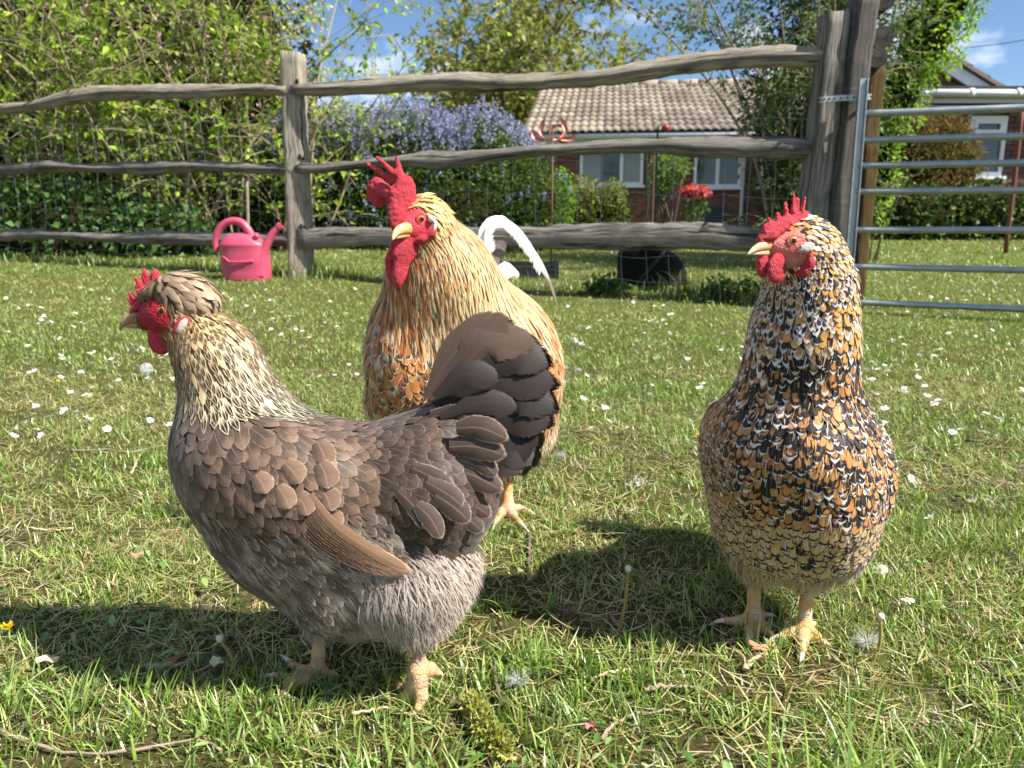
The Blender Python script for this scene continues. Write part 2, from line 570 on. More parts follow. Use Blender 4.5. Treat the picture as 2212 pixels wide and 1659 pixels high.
        v, q, cc = blades(x, y, L, 0.004 + 0.004 * rng.random(n), np.abs(rng.normal(0.2, 0.2, n)), rng.random(n) * 6.28,
                          np.abs(rng.normal(0.6, 0.5, n)), col, 4)
        mb.add(v, q, col=cc)
    o = link('lawn_grass', mb.mesh('lawn_grass', gm.m, True))
    o['kind'] = 'stuff'; o['label'] = 'short sunlit lawn grass mixed with straw'; o['category'] = 'grass'
    # small broad leaves of clover, daisy and plantain pressed into the turf
    mb = MB()
    n = 5200
    y = 0.42 + 3.2 * rng.random(n) ** 1.5
    x = (rng.random(n) * 2 - 1) * (0.72 * y + .1)
    patch = fbm2(x, y, 5.0, 71)
    kp = patch > 0.5
    x, y = x[kp], y[kp]; n = len(x)
    L = 0.006 + 0.012 * rng.random(n) ** 2; az = rng.random(n) * 6.283
    tilt = rng.normal(0.35, 0.35, n); z = gz(x, y) + 0.004 + 0.012 * rng.random(n)
    s = np.array([0, .3, .65, 1.0]); wp = np.array([.18, .75, 1.0, .25])
    fx = np.cos(az)[:, None] * s * L[:, None]; fy = np.sin(az)[:, None] * s * L[:, None]
    fz = np.sin(tilt)[:, None] * s * L[:, None] - 0.25 * L[:, None] * s ** 2
    hw = 0.26 * L[:, None] * wp
    sx, sy = -np.sin(az)[:, None], np.cos(az)[:, None]
    A = np.stack([x[:, None] + fx - sx * hw, y[:, None] + fy - sy * hw, z[:, None] + fz + .15 * hw], -1)
    B = np.stack([x[:, None] + fx + sx * hw, y[:, None] + fy + sy * hw, z[:, None] + fz + .15 * hw], -1)
    M_ = 0.5 * (A + B) - np.array([0, 0, 1]) * (0.3 * hw)[..., None]
    V = np.stack([A, M_, B], 2).reshape(-1, 3)
    base = (np.arange(n) * 12)[:, None]; k = (np.arange(3) * 3)[None]
    Q = np.concatenate([np.stack([base + k, base + k + 1, base + k + 4, base + k + 3], -1).reshape(-1, 4),
                        np.stack([base + k + 1, base + k + 2, base + k + 5, base + k + 4], -1).reshape(-1, 4)])
    col = np.array([lin(104, 142, 70), lin(126, 158, 88), lin(88, 124, 58), lin(150, 172, 104)])[rng.integers(0, 4, n)] * (0.7 + .5 * rng.random((n, 1)))
    mb.add(V, Q, col=np.repeat(col, 12, 0))
    o = link('turf_leaves', mb.mesh('turf_leaves', leaf_mat('turf_leaf', 0.25)))
    o['kind'] = 'stuff'; o['label'] = 'small clover and daisy leaves in the turf'; o['category'] = 'ground cover'
make_grass()
# ================================================================== FENCE, GATE
def wood_mat(name, a, b, crack=(0.02, 0.017, 0.013), lichen=0.25, lines=1.0, across=False):
    """weathered wood; attribute 'fg' = (metres along the grain, metres round, random)"""
    t = NT(name)
    l, r_, k = t.sep(t.attr('fg', 'Vector'))
    off = t.math('MULTIPLY', k, 37.0)
    g1 = t.noise(t.comb(t.math('ADD', t.math('MULTIPLY', l, 5.0), off), t.math('MULTIPLY', r_, 170.0), off), 1.0, 4, 0.65)
    g2 = t.noise(t.comb(t.math('ADD', t.math('MULTIPLY', l, 2.0), off), t.math('MULTIPLY', r_, 34.0), off), 1.0, 3, 0.6)
    p = t.pos()
    blot = t.noise(p, 7.0, 4, 0.6)
    spots = t.noise(p, 120.0, 3, 0.7)
    c = t.mix(t.ss(0.3, 0.7, g1), a, b)
    c = t.mix(t.math('MULTIPLY', t.ss(0.45, 0.75, blot), 0.55), c, np.asarray(b) * 0.45 + np.array([0.0, 0.006, -0.002]))
    c = t.mix(t.math('MULTIPLY', t.ss(0.57, 0.68, g2), 0.9 * lines), c, crack)
    if lichen:
        c = t.mix(t.math('MULTIPLY', t.ss(0.64, 0.74, spots), lichen), c, lin(206, 206, 188))
    if across:      # band-saw marks
        saw = t.ss(0.55, 0.8, t.noise(t.comb(t.math('MULTIPLY', l, 42.0), t.math('MULTIPLY', r_, 3.0), off), 1.0, 2, 0.5))
        c = t.mix(t.math('MULTIPLY', saw, 0.30), c, lin(168, 164, 156))
    t.set(color=c, rough=0.85, spec=0.2)
    t.bump(t.math('ADD', t.math('MULTIPLY', g1, 0.8), t.math('MULTIPLY', t.ss(0.70, 0.56, g2), 1.2)), 1.0, 0.010)
    return t.m
WOOD = wood_mat('weathered_oak', lin(178, 168, 150), lin(106, 98, 86))
WOOD_DK = wood_mat('grey_oak', lin(150, 144, 134), lin(86, 82, 76))
WOOD_SAWN = wood_mat('sawn_post', lin(112, 106, 102), lin(80, 75, 70), lichen=0.1, lines=0.4, across=True)
WOOD_BROWN = wood_mat('brown_post', lin(104, 84, 48), lin(74, 60, 36), lichen=0.05, lines=0.5)
WOOD_LOG = wood_mat('dark_log', lin(86, 80, 76), lin(58, 54, 52), lichen=0.1, lines=0.3)
GALV = NT('galvanised_steel')
_n = GALV.voro(GALV.pos(), 60.0, out='Color'); _n2 = GALV.noise(GALV.pos(), 14.0, 5, 0.6)
GALV.set(color=GALV.mix(_n2, lin(122, 130, 134), lin(176, 182, 184)), rough=GALV.math('ADD', 0.34, GALV.math('MULTIPLY', _n2, 0.3)), metal=0.75)
GALV = GALV.m

FA = np.array([-1.43, 5.00]); FB = np.array([1.64, 4.12]); FC_ = np.array([-4.55, 6.20])

def rail(name, pts, A, B, label, depth=0.075, mat=WOOD, seed=0, ex=1.5):
    """cleft rail: pts = (px, top, bottom) measured in the frame on the fence plane"""
    r = np.random.default_rng(seed)
    pts = np.array(pts, float)
    n = 56
    xs = np.linspace(pts[0, 0], pts[-1, 0], n)
    # smooth interpolation of both edges
    def sm(col):
        y = np.interp(xs, pts[:, 0], pts[:, col])
        k = np.array([1, 2, 3, 2, 1.]); k /= k.sum()
        return np.convolve(np.pad(y, 2, 'edge'), k, 'valid')
    top, bot = sm(1), sm(2)
    seg = 14
    V = []; fg = []
    nrm = np.array([B[1] - A[1], -(B[0] - A[0])]); nrm = nrm / np.linalg.norm(nrm)
    if nrm[1] > 0: nrm = -nrm
    kr = r.random()
    Lm = 0.0; last = None
    ph = r.random(4) * 6
    for i, x in enumerate(xs):
        T = on_line(x, top[i], A, B); Bo = on_line(x, bot[i], A, B)
        c = 0.5 * (T + Bo); hh = 0.5 * (T[2] - Bo[2])
        if last is not None: Lm += np.linalg.norm(c - last)
        last = c
        dd = depth * 0.5 * (1 + 0.15 * math.sin(Lm * 5 + ph[0])) * (0.75 if i in (0, n - 1) else 1)
        for j in range(seg):
            a = 2 * math.pi * j / seg
            # wedge section: flat split face towards the camera, ridge on top
            ca, sa = math.cos(a), math.sin(a)
            e = 1.0 / (abs(ca) ** ex + abs(sa) ** ex) ** (1 / ex)
            w = e * (1 + 0.05 * math.sin(3 * a + Lm * 7 + ph[1]) + 0.06 * r.normal())
            up = sa * hh * w; out = ca * dd * w * (0.8 - 0.12 * sa)
            V.append([c[0] + nrm[0] * out, c[1] + nrm[1] * out, c[2] + up])
            fg.append([Lm, a * 0.05, kr])
    V = np.array(V); fg = np.array(fg)
    i = np.arange(n - 1)[:, None] * seg; j = np.arange(seg)[None]; k = (j + 1) % seg
    Q = np.stack([i + j, i + seg + j, i + seg + k, i + k], -1).reshape(-1, 4)
    ce = np.stack([V[:seg].mean(0), V[-seg:].mean(0)]); V = np.concatenate([V, ce]); fg = np.concatenate([fg, fg[[0, -1]]])
    jj = np.arange(seg); kk = (jj + 1) % seg
    t = np.concatenate([np.stack([jj, kk, np.full(seg, n * seg)], -1), np.stack([(n - 1) * seg + kk, (n - 1) * seg + jj, np.full(seg, n * seg + 1)], -1)])
    o = link(name, MB().add(V, Q, t, fg=fg).mesh(name, mat))
    tag(o, label, 'fence rail', 'cleft rails of the fence')
    return o

s_ = 0.380
L_top = [(x * s_, a * s_, b * s_) for x, a, b in [(-260, 640, 700), (0, 590, 655), (200, 570, 632), (400, 500, 600), (600, 480, 575), (800, 478, 570), (1000, 478, 570), (1200, 475, 560), (1400, 475, 550), (1640, 470, 552)]]
L_mid = [(x * s_, a * s_, b * s_) for x, a, b in [(-260, 945, 1010), (0, 935, 1005), (150, 920, 990), (300, 905, 975), (400, 925, 975), (600, 930, 985), (750, 915, 995), (900, 910, 1000), (1000, 910, 985), (1200, 915, 975), (1400, 925, 985), (1660, 930, 1000)]]
L_bot = [(x * s_, a * s_, b * s_) for x, a, b in [(-260, 1310, 1375), (0, 1310, 1375), (200, 1300, 1360), (400, 1315, 1365), (600, 1325, 1375), (750, 1325, 1385), (900, 1305, 1390), (1000, 1315, 1395), (1230, 1320, 1400), (1670, 1325, 1400)]]
R_top = [(632, 180, 209), (713, 175, 208)] + [(713 + x * .3968, a * .3968, b * .3968) for x, a, b in [(300, 415, 515), (500, 400, 500), (700, 385, 495), (850, 390, 515), (1000, 405, 500), (1200, 395, 490), (1400, 375, 480), (1500, 375, 470), (1600, 345, 460), (1800, 315, 430)]] + [(1481, 114, 161), (1588, 103, 150), (1674, 95, 148), (1815, 99, 144)]
R_mid = [(640, 352, 378), (713, 354, 373)] + [(713 + x * .3968, a * .3968, b * .3968) for x, a, b in [(200, 865, 915), (400, 845, 900), (550, 815, 935), (700, 825, 915), (850, 815, 880), (1000, 795, 870), (1100, 785, 850), (1250, 790, 850), (1400, 770, 845), (1600, 755, 835), (1900, 745, 835)]] + [(1481, 292, 340), (1597, 297, 344), (1674, 292, 344), (1790, 303, 342)]
R_bot = [(645, 500, 540), (713, 490, 536), (832, 492, 528), (1110, 490, 536), (1190, 488, 538), (1308, 482, 540), (1427, 482, 540), (1481, 479, 537), (1545, 479, 539), (1610, 494, 544), (1775, 494, 546)]
rail('fence_rail', L_top, FA, FC_, 'bowed top rail left of the mortised post', 0.11, WOOD, 1, 1.45)
rail('fence_rail', L_mid, FA, FC_, 'thin wavy middle rail left of the mortised post', 0.10, WOOD_DK, 2, 1.55)
rail('fence_rail', L_bot, FA, FC_, 'bottom rail behind the pink watering can', 0.09, WOOD_DK, 3, 1.8)
rail('fence_rail', R_top, FA, FB, 'rising top rail between the post and the gate', 0.12, WOOD, 4, 1.4)
rail('fence_rail', R_mid, FA, FB, 'middle rail below the tiled roof, dipping behind the cockerel comb', 0.11, WOOD_DK, 5, 1.7)
rail('fence_rail', R_bot, FA, FB, 'broad flat bottom rail above the black tub', 0.07, WOOD_DK, 6, 4.5)

def post(name, label, tl, tr, bl, br, Y, depth, mat, zb, yaw=0.0, rough=0.004, parent=None, cat='post', Yt=None, taper=1.0):
    """post from its four measured corners; the foot is carried down to height zb"""
    r = np.random.default_rng(int(tl[0]))
    Yt = Y if Yt is None else Yt
    T0, T1 = W(tl[0], tl[1], Yt), W(tr[0], tr[1], Yt)
    B0, B1 = W(bl[0], bl[1], Y), W(br[0], br[1], Y)
    def ext(T, B):
        k = (T[2] - zb) / (T[2] - B[2]); return T + (B - T) * k
    B0, B1 = ext(T0, B0), ext(T1, B1)
    n = 26; V = []; fg = []
    dv = np.array([math.sin(yaw), math.cos(yaw), 0]) * depth
    Lz = np.linalg.norm(T0 - B0)
    kr = r.random()
    m = 5
    for i in range(n):
        t = i / (n - 1)
        a = B0 + (T0 - B0) * t; b = B1 + (T1 - B1) * t
        c = [a, b, b + dv, a + dv]
        wob = rough * np.array([r.normal(), r.normal(), 0])
        for e in range(4):
            p, q = c[e], c[(e + 1) % 4]
            for j in range(m):
                u = j / m
                x = p + (q - p) * u
                if j == 0:       # softened arris
                    cen = sum(c) / 4
                    x = x + (cen - x) * 0.06
                V.append(x + wob + rough * 0.5 * np.array([r.normal(), r.normal(), 0])); fg.append([t * Lz, (e + u) * 0.1, kr])
    sg = 4 * m
    V = np.array(V); fg = np.array(fg)
    i = np.arange(n - 1)[:, None] * sg; j = np.arange(sg)[None]; k = (j + 1) % sg
    Q = np.stack([i + j, i + k, i + sg + k, i + sg + j], -1).reshape(-1, 4)
    ce = np.stack([V[:sg].mean(0), V[-sg:].mean(0) + [0, 0, .004]]); V = np.concatenate([V, ce]); fg = np.concatenate([fg, fg[[0, -1]]])
    jj = np.arange(sg); kk = (jj + 1) % sg
    tr_ = np.concatenate([np.stack([kk, jj, np.full(sg, n * sg)], -1), np.stack([(n - 1) * sg + jj, (n - 1) * sg + kk, np.full(sg, n * sg + 1)], -1)])
    me = MB().add(V, Q, tr_, fg=fg).mesh(name, mat)
    o = link(name, me, parent)
    if parent is None: tag(o, label, cat)
    return o

p = post('fence_post', 'sunlit oak post with mortise holes beside the watering can', (603, 108), (645, 112), (620, 592), (664, 590), 4.96, 0.10, WOOD, 0.10, yaw=0.25)
# mortise slots and wedges show dark beside the rails
slot = plain('mortise_dark', (0.012, 0.010, 0.008), 0.95)
for (px, py, w, h) in [(642, 176, 5, 10), (648, 338, 5, 9), (650, 488, 5, 9), (657, 490, 4, 8), (655, 342, 4, 8)]:
    c = W(px, py, 4.955); m = scale_at(px, py, 4.955)
    v, q = box_vq(c, (w * m * .5, 0.006, h * m * .5))
    o = link('mortise_slot', MB().add(v, q).mesh('mortise_slot', slot), p)
post('fence_post', 'smooth grey round-shouldered post carrying the right-hand rail ends', (1793, 26), (1842, 21), (1739, 494), (1788, 507), 4.08, 0.11, WOOD_DK, 0.0, yaw=-0.2, rough=0.003, Yt=4.08)
post('gate_post', 'tall sawn gate post leaning right, top out of view', (1862, -60), (1909, -60), (1795, 516), (1838, 516), 4.05, 0.10, WOOD_SAWN, 0.0, yaw=-0.15, rough=0.002)
# brown post behind with scalloped log ends
bp = thing('log_post', 'brown post with scalloped dark log ends behind the gate post', 'post', W(1885, 540, 4.30) * [1, 1, 0])
post('shaft', '', (1878, 140), (1916, 140), (1852, 540), (1880, 540), 4.28, 0.08, WOOD_BROWN, 0.0, yaw=-0.2, parent=bp)
for (px, py, rp) in [(1908, -2, 25), (1905, 82, 23), (1894, 125, 22)]:
    c = W(px, py, 4.26); m = scale_at(px, py, 4.26)
    P = bez([c + [-0.005, -0.02, 0], c + [0.03, 0.35, 0.0]], 5)
    v, q, t_ = tube(P, rp * m, 18, True)
    fg = np.stack([v[:, 1], np.arctan2(v[:, 2] - c[2], v[:, 0] - c[0]) * .05, np.full(len(v), .3)], -1)
    link('log_end', MB().add(v, q, t_, fg=fg).mesh('log_end', WOOD_LOG, False), bp)
# perforated steel straps
strap = thing('steel_strap', 'perforated galvanised strap tying gate to post', 'strap', W(1830, 212, 4.03))
m = scale_at(1830, 212, 4.03)
ST0, ST1 = W(1770, 216, 4.03), W(1880, 209, 4.03)
P = [W(1769, 217, 4.10), W(1771, 216, 4.045), W(1800, 213, 4.035), W(1840, 211, 4.015), W(1878, 209, 4.02), W(1882, 209, 4.07)]
P = bez(P, 30); hw = 6.0 * m
A_ = P + [0, -0.003, hw]; B_ = P + [0, -0.003, -hw]
V = np.concatenate([A_, B_]); n = len(P); i = np.arange(n - 1)
Q = np.stack([i + n, i + n + 1, i + 1, i], -1)
link('band', MB().add(V, Q).mesh('band', GALV), strap)
for k in range(4, 27, 2):
    c = P[k] + [0, -0.0065, 0]
    v, q, t_ = tube([c + [0, .003, 0], c + [0, 0, 0]], 2.0 * m, 10)
    link('strap_hole', MB().add(v, q, t_).mesh('strap_hole', slot), strap)
v, q = box_vq(W(1826, 551, 4.02), (14 * m, 0.004, 6 * m))
o = link('lower_strap', MB().add(v, q).mesh('lower_strap', GALV)); tag(o, 'small galvanised strap at the foot of the gate stile', 'strap')
# -------- field gate
gate = thing('field_gate', 'galvanised seven bar metal field gate', 'gate', W(1830, 660, 4.0))
g0, g1 = W(1868, 165, 4.02), W(1822, 668, 4.02)
v, q = box_vq((0, 0, 0), (0.5, 0.5, 0.5))
def bar_box(a, b, w, d):
    P = np.array([a, b]); ax = unit(b - a)
    x = unit(np.cross(ax, [0, 1, 0])); y = np.cross(ax, x)
    c = 0.5 * (a + b); L = 0.5 * np.linalg.norm(b - a)
    v, q = box_vq((0, 0, 0), (w / 2, d / 2, L))
    return v @ np.stack([x, y, ax]) + c, q
v, q = bar_box(W(1864, 170, 4.0), W(1824, 668, 4.0), 0.034, 0.020)
link('stile', MB().add(v, q).mesh('stile', GALV, False), gate)
v, q = bar_box(W(1873, 170, 3.995), W(1834, 668, 3.995), 0.005, 0.034)
link('stile_flange', MB().add(v, q).mesh('stile_flange', GALV, False), gate)
bars = [(246, 233), (303, 294), (358, 352), (414, 411), (497, 497), (576, 584), (652, 668)]
for k, (ya, yb) in enumerate(bars):
    xa = 1866 - k * 5.6
    a = W(xa, ya, 4.0); b = W(2212, yb, 3.74)
    e = a + (b - a) * 2.6
    v, q, t_ = tube(bez([a, b, e], 24), 0.0165 if k else 0.018, 12)
    link('bar', MB().add(v, q, t_).mesh('bar', GALV), gate)
e0 = W(1866, 240, 4.0); b0 = W(2212, 233, 3.74); e0 = e0 + (b0 - e0) * 2.6
e1 = W(1830, 655, 4.0); b1 = W(2212, 668, 3.74); e1 = e1 + (b1 - e1) * 2.6
v, q = bar_box(e0 + [0, 0, .1], e1 - [0, 0, .05], 0.04, 0.03)
link('stile', MB().add(v, q).mesh('stile', GALV, False), gate)
# -------- stock netting tied to the back of the rails
def netting():
    r = np.random.default_rng(5)
    mb = MB()
    for A, B, n in ((FC_, FA, 24), (FA, FB, 24)):
        d = np.array([*(B - A), 0.0]); nrm = unit(np.array([-(B - A)[1], (B - A)[0], 0.0]))
        if nrm[1] < 0: nrm = -nrm
        X = np.linspace(0, 1, n * 2 + 1)
        base = np.array([*A, 0.0]) + X[:, None] * d + nrm * 0.07
        gzv = gz(base[:, 0], base[:, 1])
        hs = [0.10, 0.24, 0.40, 0.58, 0.78, 0.98]
        for h in hs:
            P = base.copy(); P[:, 2] = gzv + h + 0.012 * np.sin(X * 40 + h * 9) + r.normal(0, .004, len(X)); P += nrm * r.normal(0, .006, (len(X), 1))
            v, q, t_ = tube(P, 0.0013, 4, False); mb.add(v, q)
        for i in range(0, len(X), 2):
            P = np.array([[base[i, 0], base[i, 1], gzv[i] + h] for h in hs]) + r.normal(0, .008, (len(hs), 3))
            P = bez(P, 14)
            v, q, t_ = tube(P, 0.0012, 4, False); mb.add(v, q)
    o = link('wire_netting', mb.mesh('wire_netting', GALV))
    tag(o, 'thin rusty stock wire netting tied along the wooden fence', 'wire netting')
netting()
# ================================================================== HOUSES
def brick_mat(name, a, b):
    t = NT(name)
    inf = t.node('ShaderNodeObjectInfo')
    n = t.noise(t.pos(), 30.0, 4, 0.6); isl = t.node('ShaderNodeNewGeometry').outputs['Random Per Island']
    rr = t.math('FRACT', t.math('ADD', inf.outputs['Random'], isl))
    c = t.mix(rr, a, b)
    k = t.math('ADD', 0.75, t.math('MULTIPLY', n, 0.5))
    t.set(color=t.mix(1.0, c, t.comb(k, k, k), 'MULTIPLY'), rough=0.9, spec=0.2)
    t.bump(n, 0.5, 0.004)
    return t.m
BRICK = brick_mat('red_brick', lin(140, 98, 84), lin(104, 72, 64))
BRICK2 = brick_mat('brown_brick', lin(122, 92, 82), lin(96, 72, 66))
MORTAR = plain('mortar', lin(128, 112, 100), 0.95, var=0.15, scale=20)
UPVC = plain('white_frame', (0.78, 0.79, 0.80), 0.35, var=0.04, scale=8)
FASCIA = plain('white_fascia', (0.55, 0.56, 0.56), 0.5, var=0.10, scale=5)
DARKTRIM = plain('dark_trim', (0.03, 0.03, 0.032), 0.6)
t = NT('window_glass')
_n = t.noise(t.pos(), 1.3, 2)
t.set(color=lin(46, 56, 58), rough=0.04, spec=0.9); t.bump(_n, 0.02, 0.01)
GLASS = t.m
CURTAIN = plain('net_curtain', lin(150, 156, 156), 0.9, var=0.15, scale=15)

def brick_wall(A, B, z0, z1, parent, mat, n_parts, holes=(), keepfn=None, budget=[0]):
    """running-bond bricks standing proud of a mortar back; A,B = xy ends, wall faces the camera"""
    A = np.array(A, float); B = np.array(B, float); d = B - A; Lw = np.linalg.norm(d); d = d / Lw
    nrm = np.array([d[1], -d[0]]);  nrm = nrm if nrm[1] < 0 else -nrm
    bl, bh, g = 0.215, 0.065, 0.010
    R = np.array([[d[0], nrm[0], 0], [d[1], nrm[1], 0], [0, 0, 1.0]])
    full = {}
    rows = int((z1 - z0) / (bh + g)); items = []
    for i in range(rows):
        z = z0 + (i + .5) * (bh + g); x = -(i % 2) * 0.5 * (bl + g)
        while x < Lw:
            a, b = max(x, 0), min(x + bl, Lw); x += bl + g
            if b - a < 0.03: continue
            segs = [(a, b)]
            for (h0, h1, hz0, hz1) in holes:
                if hz0 - bh / 2 < z < hz1 + bh / 2:
                    ns = []
                    for (p, q) in segs:
                        if q <= h0 or p >= h1: ns.append((p, q)); continue
                        if p < h0: ns.append((p, h0))
                        if q > h1: ns.append((h1, q))
                    segs = ns
            for (p, q) in segs:
                if q - p < 0.03: continue
                c = 0.5 * (p + q)
                if keepfn and not keepfn(c, z): continue
                items.append((c, z, q - p))
    r = np.random.default_rng(4)
    def pos(it):
        c, z, w = it; o = 0.010 + r.normal(0, .0012)
        return np.array([*(A + d * c - nrm * (0.03 - o)), z])
    items.sort(key=lambda it: abs(it[0] - Lw * .5))
    for it in items[:n_parts]:
        key = round(it[2], 3)
        if key not in full:
            v, q = box_vq((0, 0, 0), (it[2] / 2, 0.03, bh / 2), R); full[key] = MB().add(v, q).mesh('brick', mat, False)
        o = link('brick', full[key], parent); o.location = Vector(pos(it)) 
    mb = MB()
    for it in items[n_parts:]:
        v, q = box_vq(pos(it), (it[2] / 2, 0.03, bh / 2), R); mb.add(v, q)
    if mb.n:
        o = link('brickwork', mb.mesh('brickwork', mat, False), parent); o['kind'] = 'stuff'

def window(parent, A, B, z0, z1, yaxis, bars=(), top=None, curtain=None, sill=True, fw=0.055):
    """white framed window between two xy points; bars = mullion fractions; top = (x0,x1,z) opener"""
    A = np.array(A, float); B = np.array(B, float); d = B - A; Lw = np.linalg.norm(d); d = d / Lw
    nrm = np.array([d[1], -d[0]]); nrm = nrm if nrm[1] < 0 else -nrm
    R = np.array([[d[0], nrm[0], 0], [d[1], nrm[1], 0], [0, 0, 1.0]])
    def bx(x0, x1, a, b, out, th):
        c = A + d * 0.5 * (x0 + x1) + nrm * (out - th / 2)
        return box_vq((c[0], c[1], 0.5 * (a + b)), ((x1 - x0) / 2, th / 2, (b - a) / 2), R)
    win = link('window', MB().add(*bx(0.02, Lw - 0.02, z0 + .02, z1 - .02, -0.20, 0.01)).mesh('window', plain('room_dark', (0.02, 0.022, 0.022), 0.9), False), parent)
    mb = MB()
    for args in [(0, fw, z0, z1), (Lw - fw, Lw, z0, z1), (fw, Lw - fw, z0, z0 + fw), (fw, Lw - fw, z1 - fw, z1)]:
        mb.add(*bx(*args, 0.02, 0.06))
    for f in bars:
        mb.add(*bx(f * Lw - fw * .6, f * Lw + fw * .6, z0 + fw, z1 - fw, 0.022, 0.06))
    if top:
        zt = top
        mb.add(*bx(fw, Lw - fw, zt - fw * .6, zt + fw * .6, 0.022, 0.06))
        for args in [(fw, fw + .045, zt + fw * .6, z1 - fw), (Lw - fw - .045, Lw - fw, zt + fw * .6, z1 - fw), (fw + .045, Lw - fw - .045, z1 - fw - .045, z1 - fw), (fw + .045, Lw - fw - .045, zt + fw * .6, zt + fw * .6 + .04)]:
            mb.add(*bx(*args, 0.034, 0.05))
    link('frame', mb.mesh('frame', UPVC, False), win)
    edges = [0.0] + list(bars) + [1.0]
    for e0, e1 in zip(edges[:-1], edges[1:]):
        if top:
            link('pane', MB().add(*bx(e0 * Lw + fw, e1 * Lw - fw, z0 + fw, top, -0.01, 0.006)).mesh('pane', GLASS, False), win)
            link('pane', MB().add(*bx(e0 * Lw + fw, e1 * Lw - fw, top, z1 - fw, -0.008, 0.006)).mesh('pane', GLASS, False), win)
        else:
            link('pane', MB().add(*bx(e0 * Lw + fw * .5, e1 * Lw - fw * .5, z0 + fw, z1 - fw, -0.01, 0.006)).mesh('pane', GLASS, False), win)
    for (c0, c1) in (curtain or ()):
        n = 14; xs = np.linspace(c0 * Lw, c1 * Lw, n); mbc = MB()
        P0 = np.array([[*(A + d * x + nrm * (-0.004 + 0.0015 * math.sin(i * 1.9))), z0 + fw] for i, x in enumerate(xs)]); P1 = P0.copy(); P1[:, 2] = z1 - fw
        i = np.arange(n - 1); mbc.add(np.concatenate([P0, P1]), np.stack([i, i + 1, i + n + 1, i + n], -1))
        link('curtain', mbc.mesh('curtain', CURTAIN), win)
    if sill:
        link('sill', MB().add(*bx(-0.04, Lw + 0.04, z0 - 0.045, z0 - 0.003, 0.07, 0.10)).mesh('sill', UPVC, False), win)
    return win

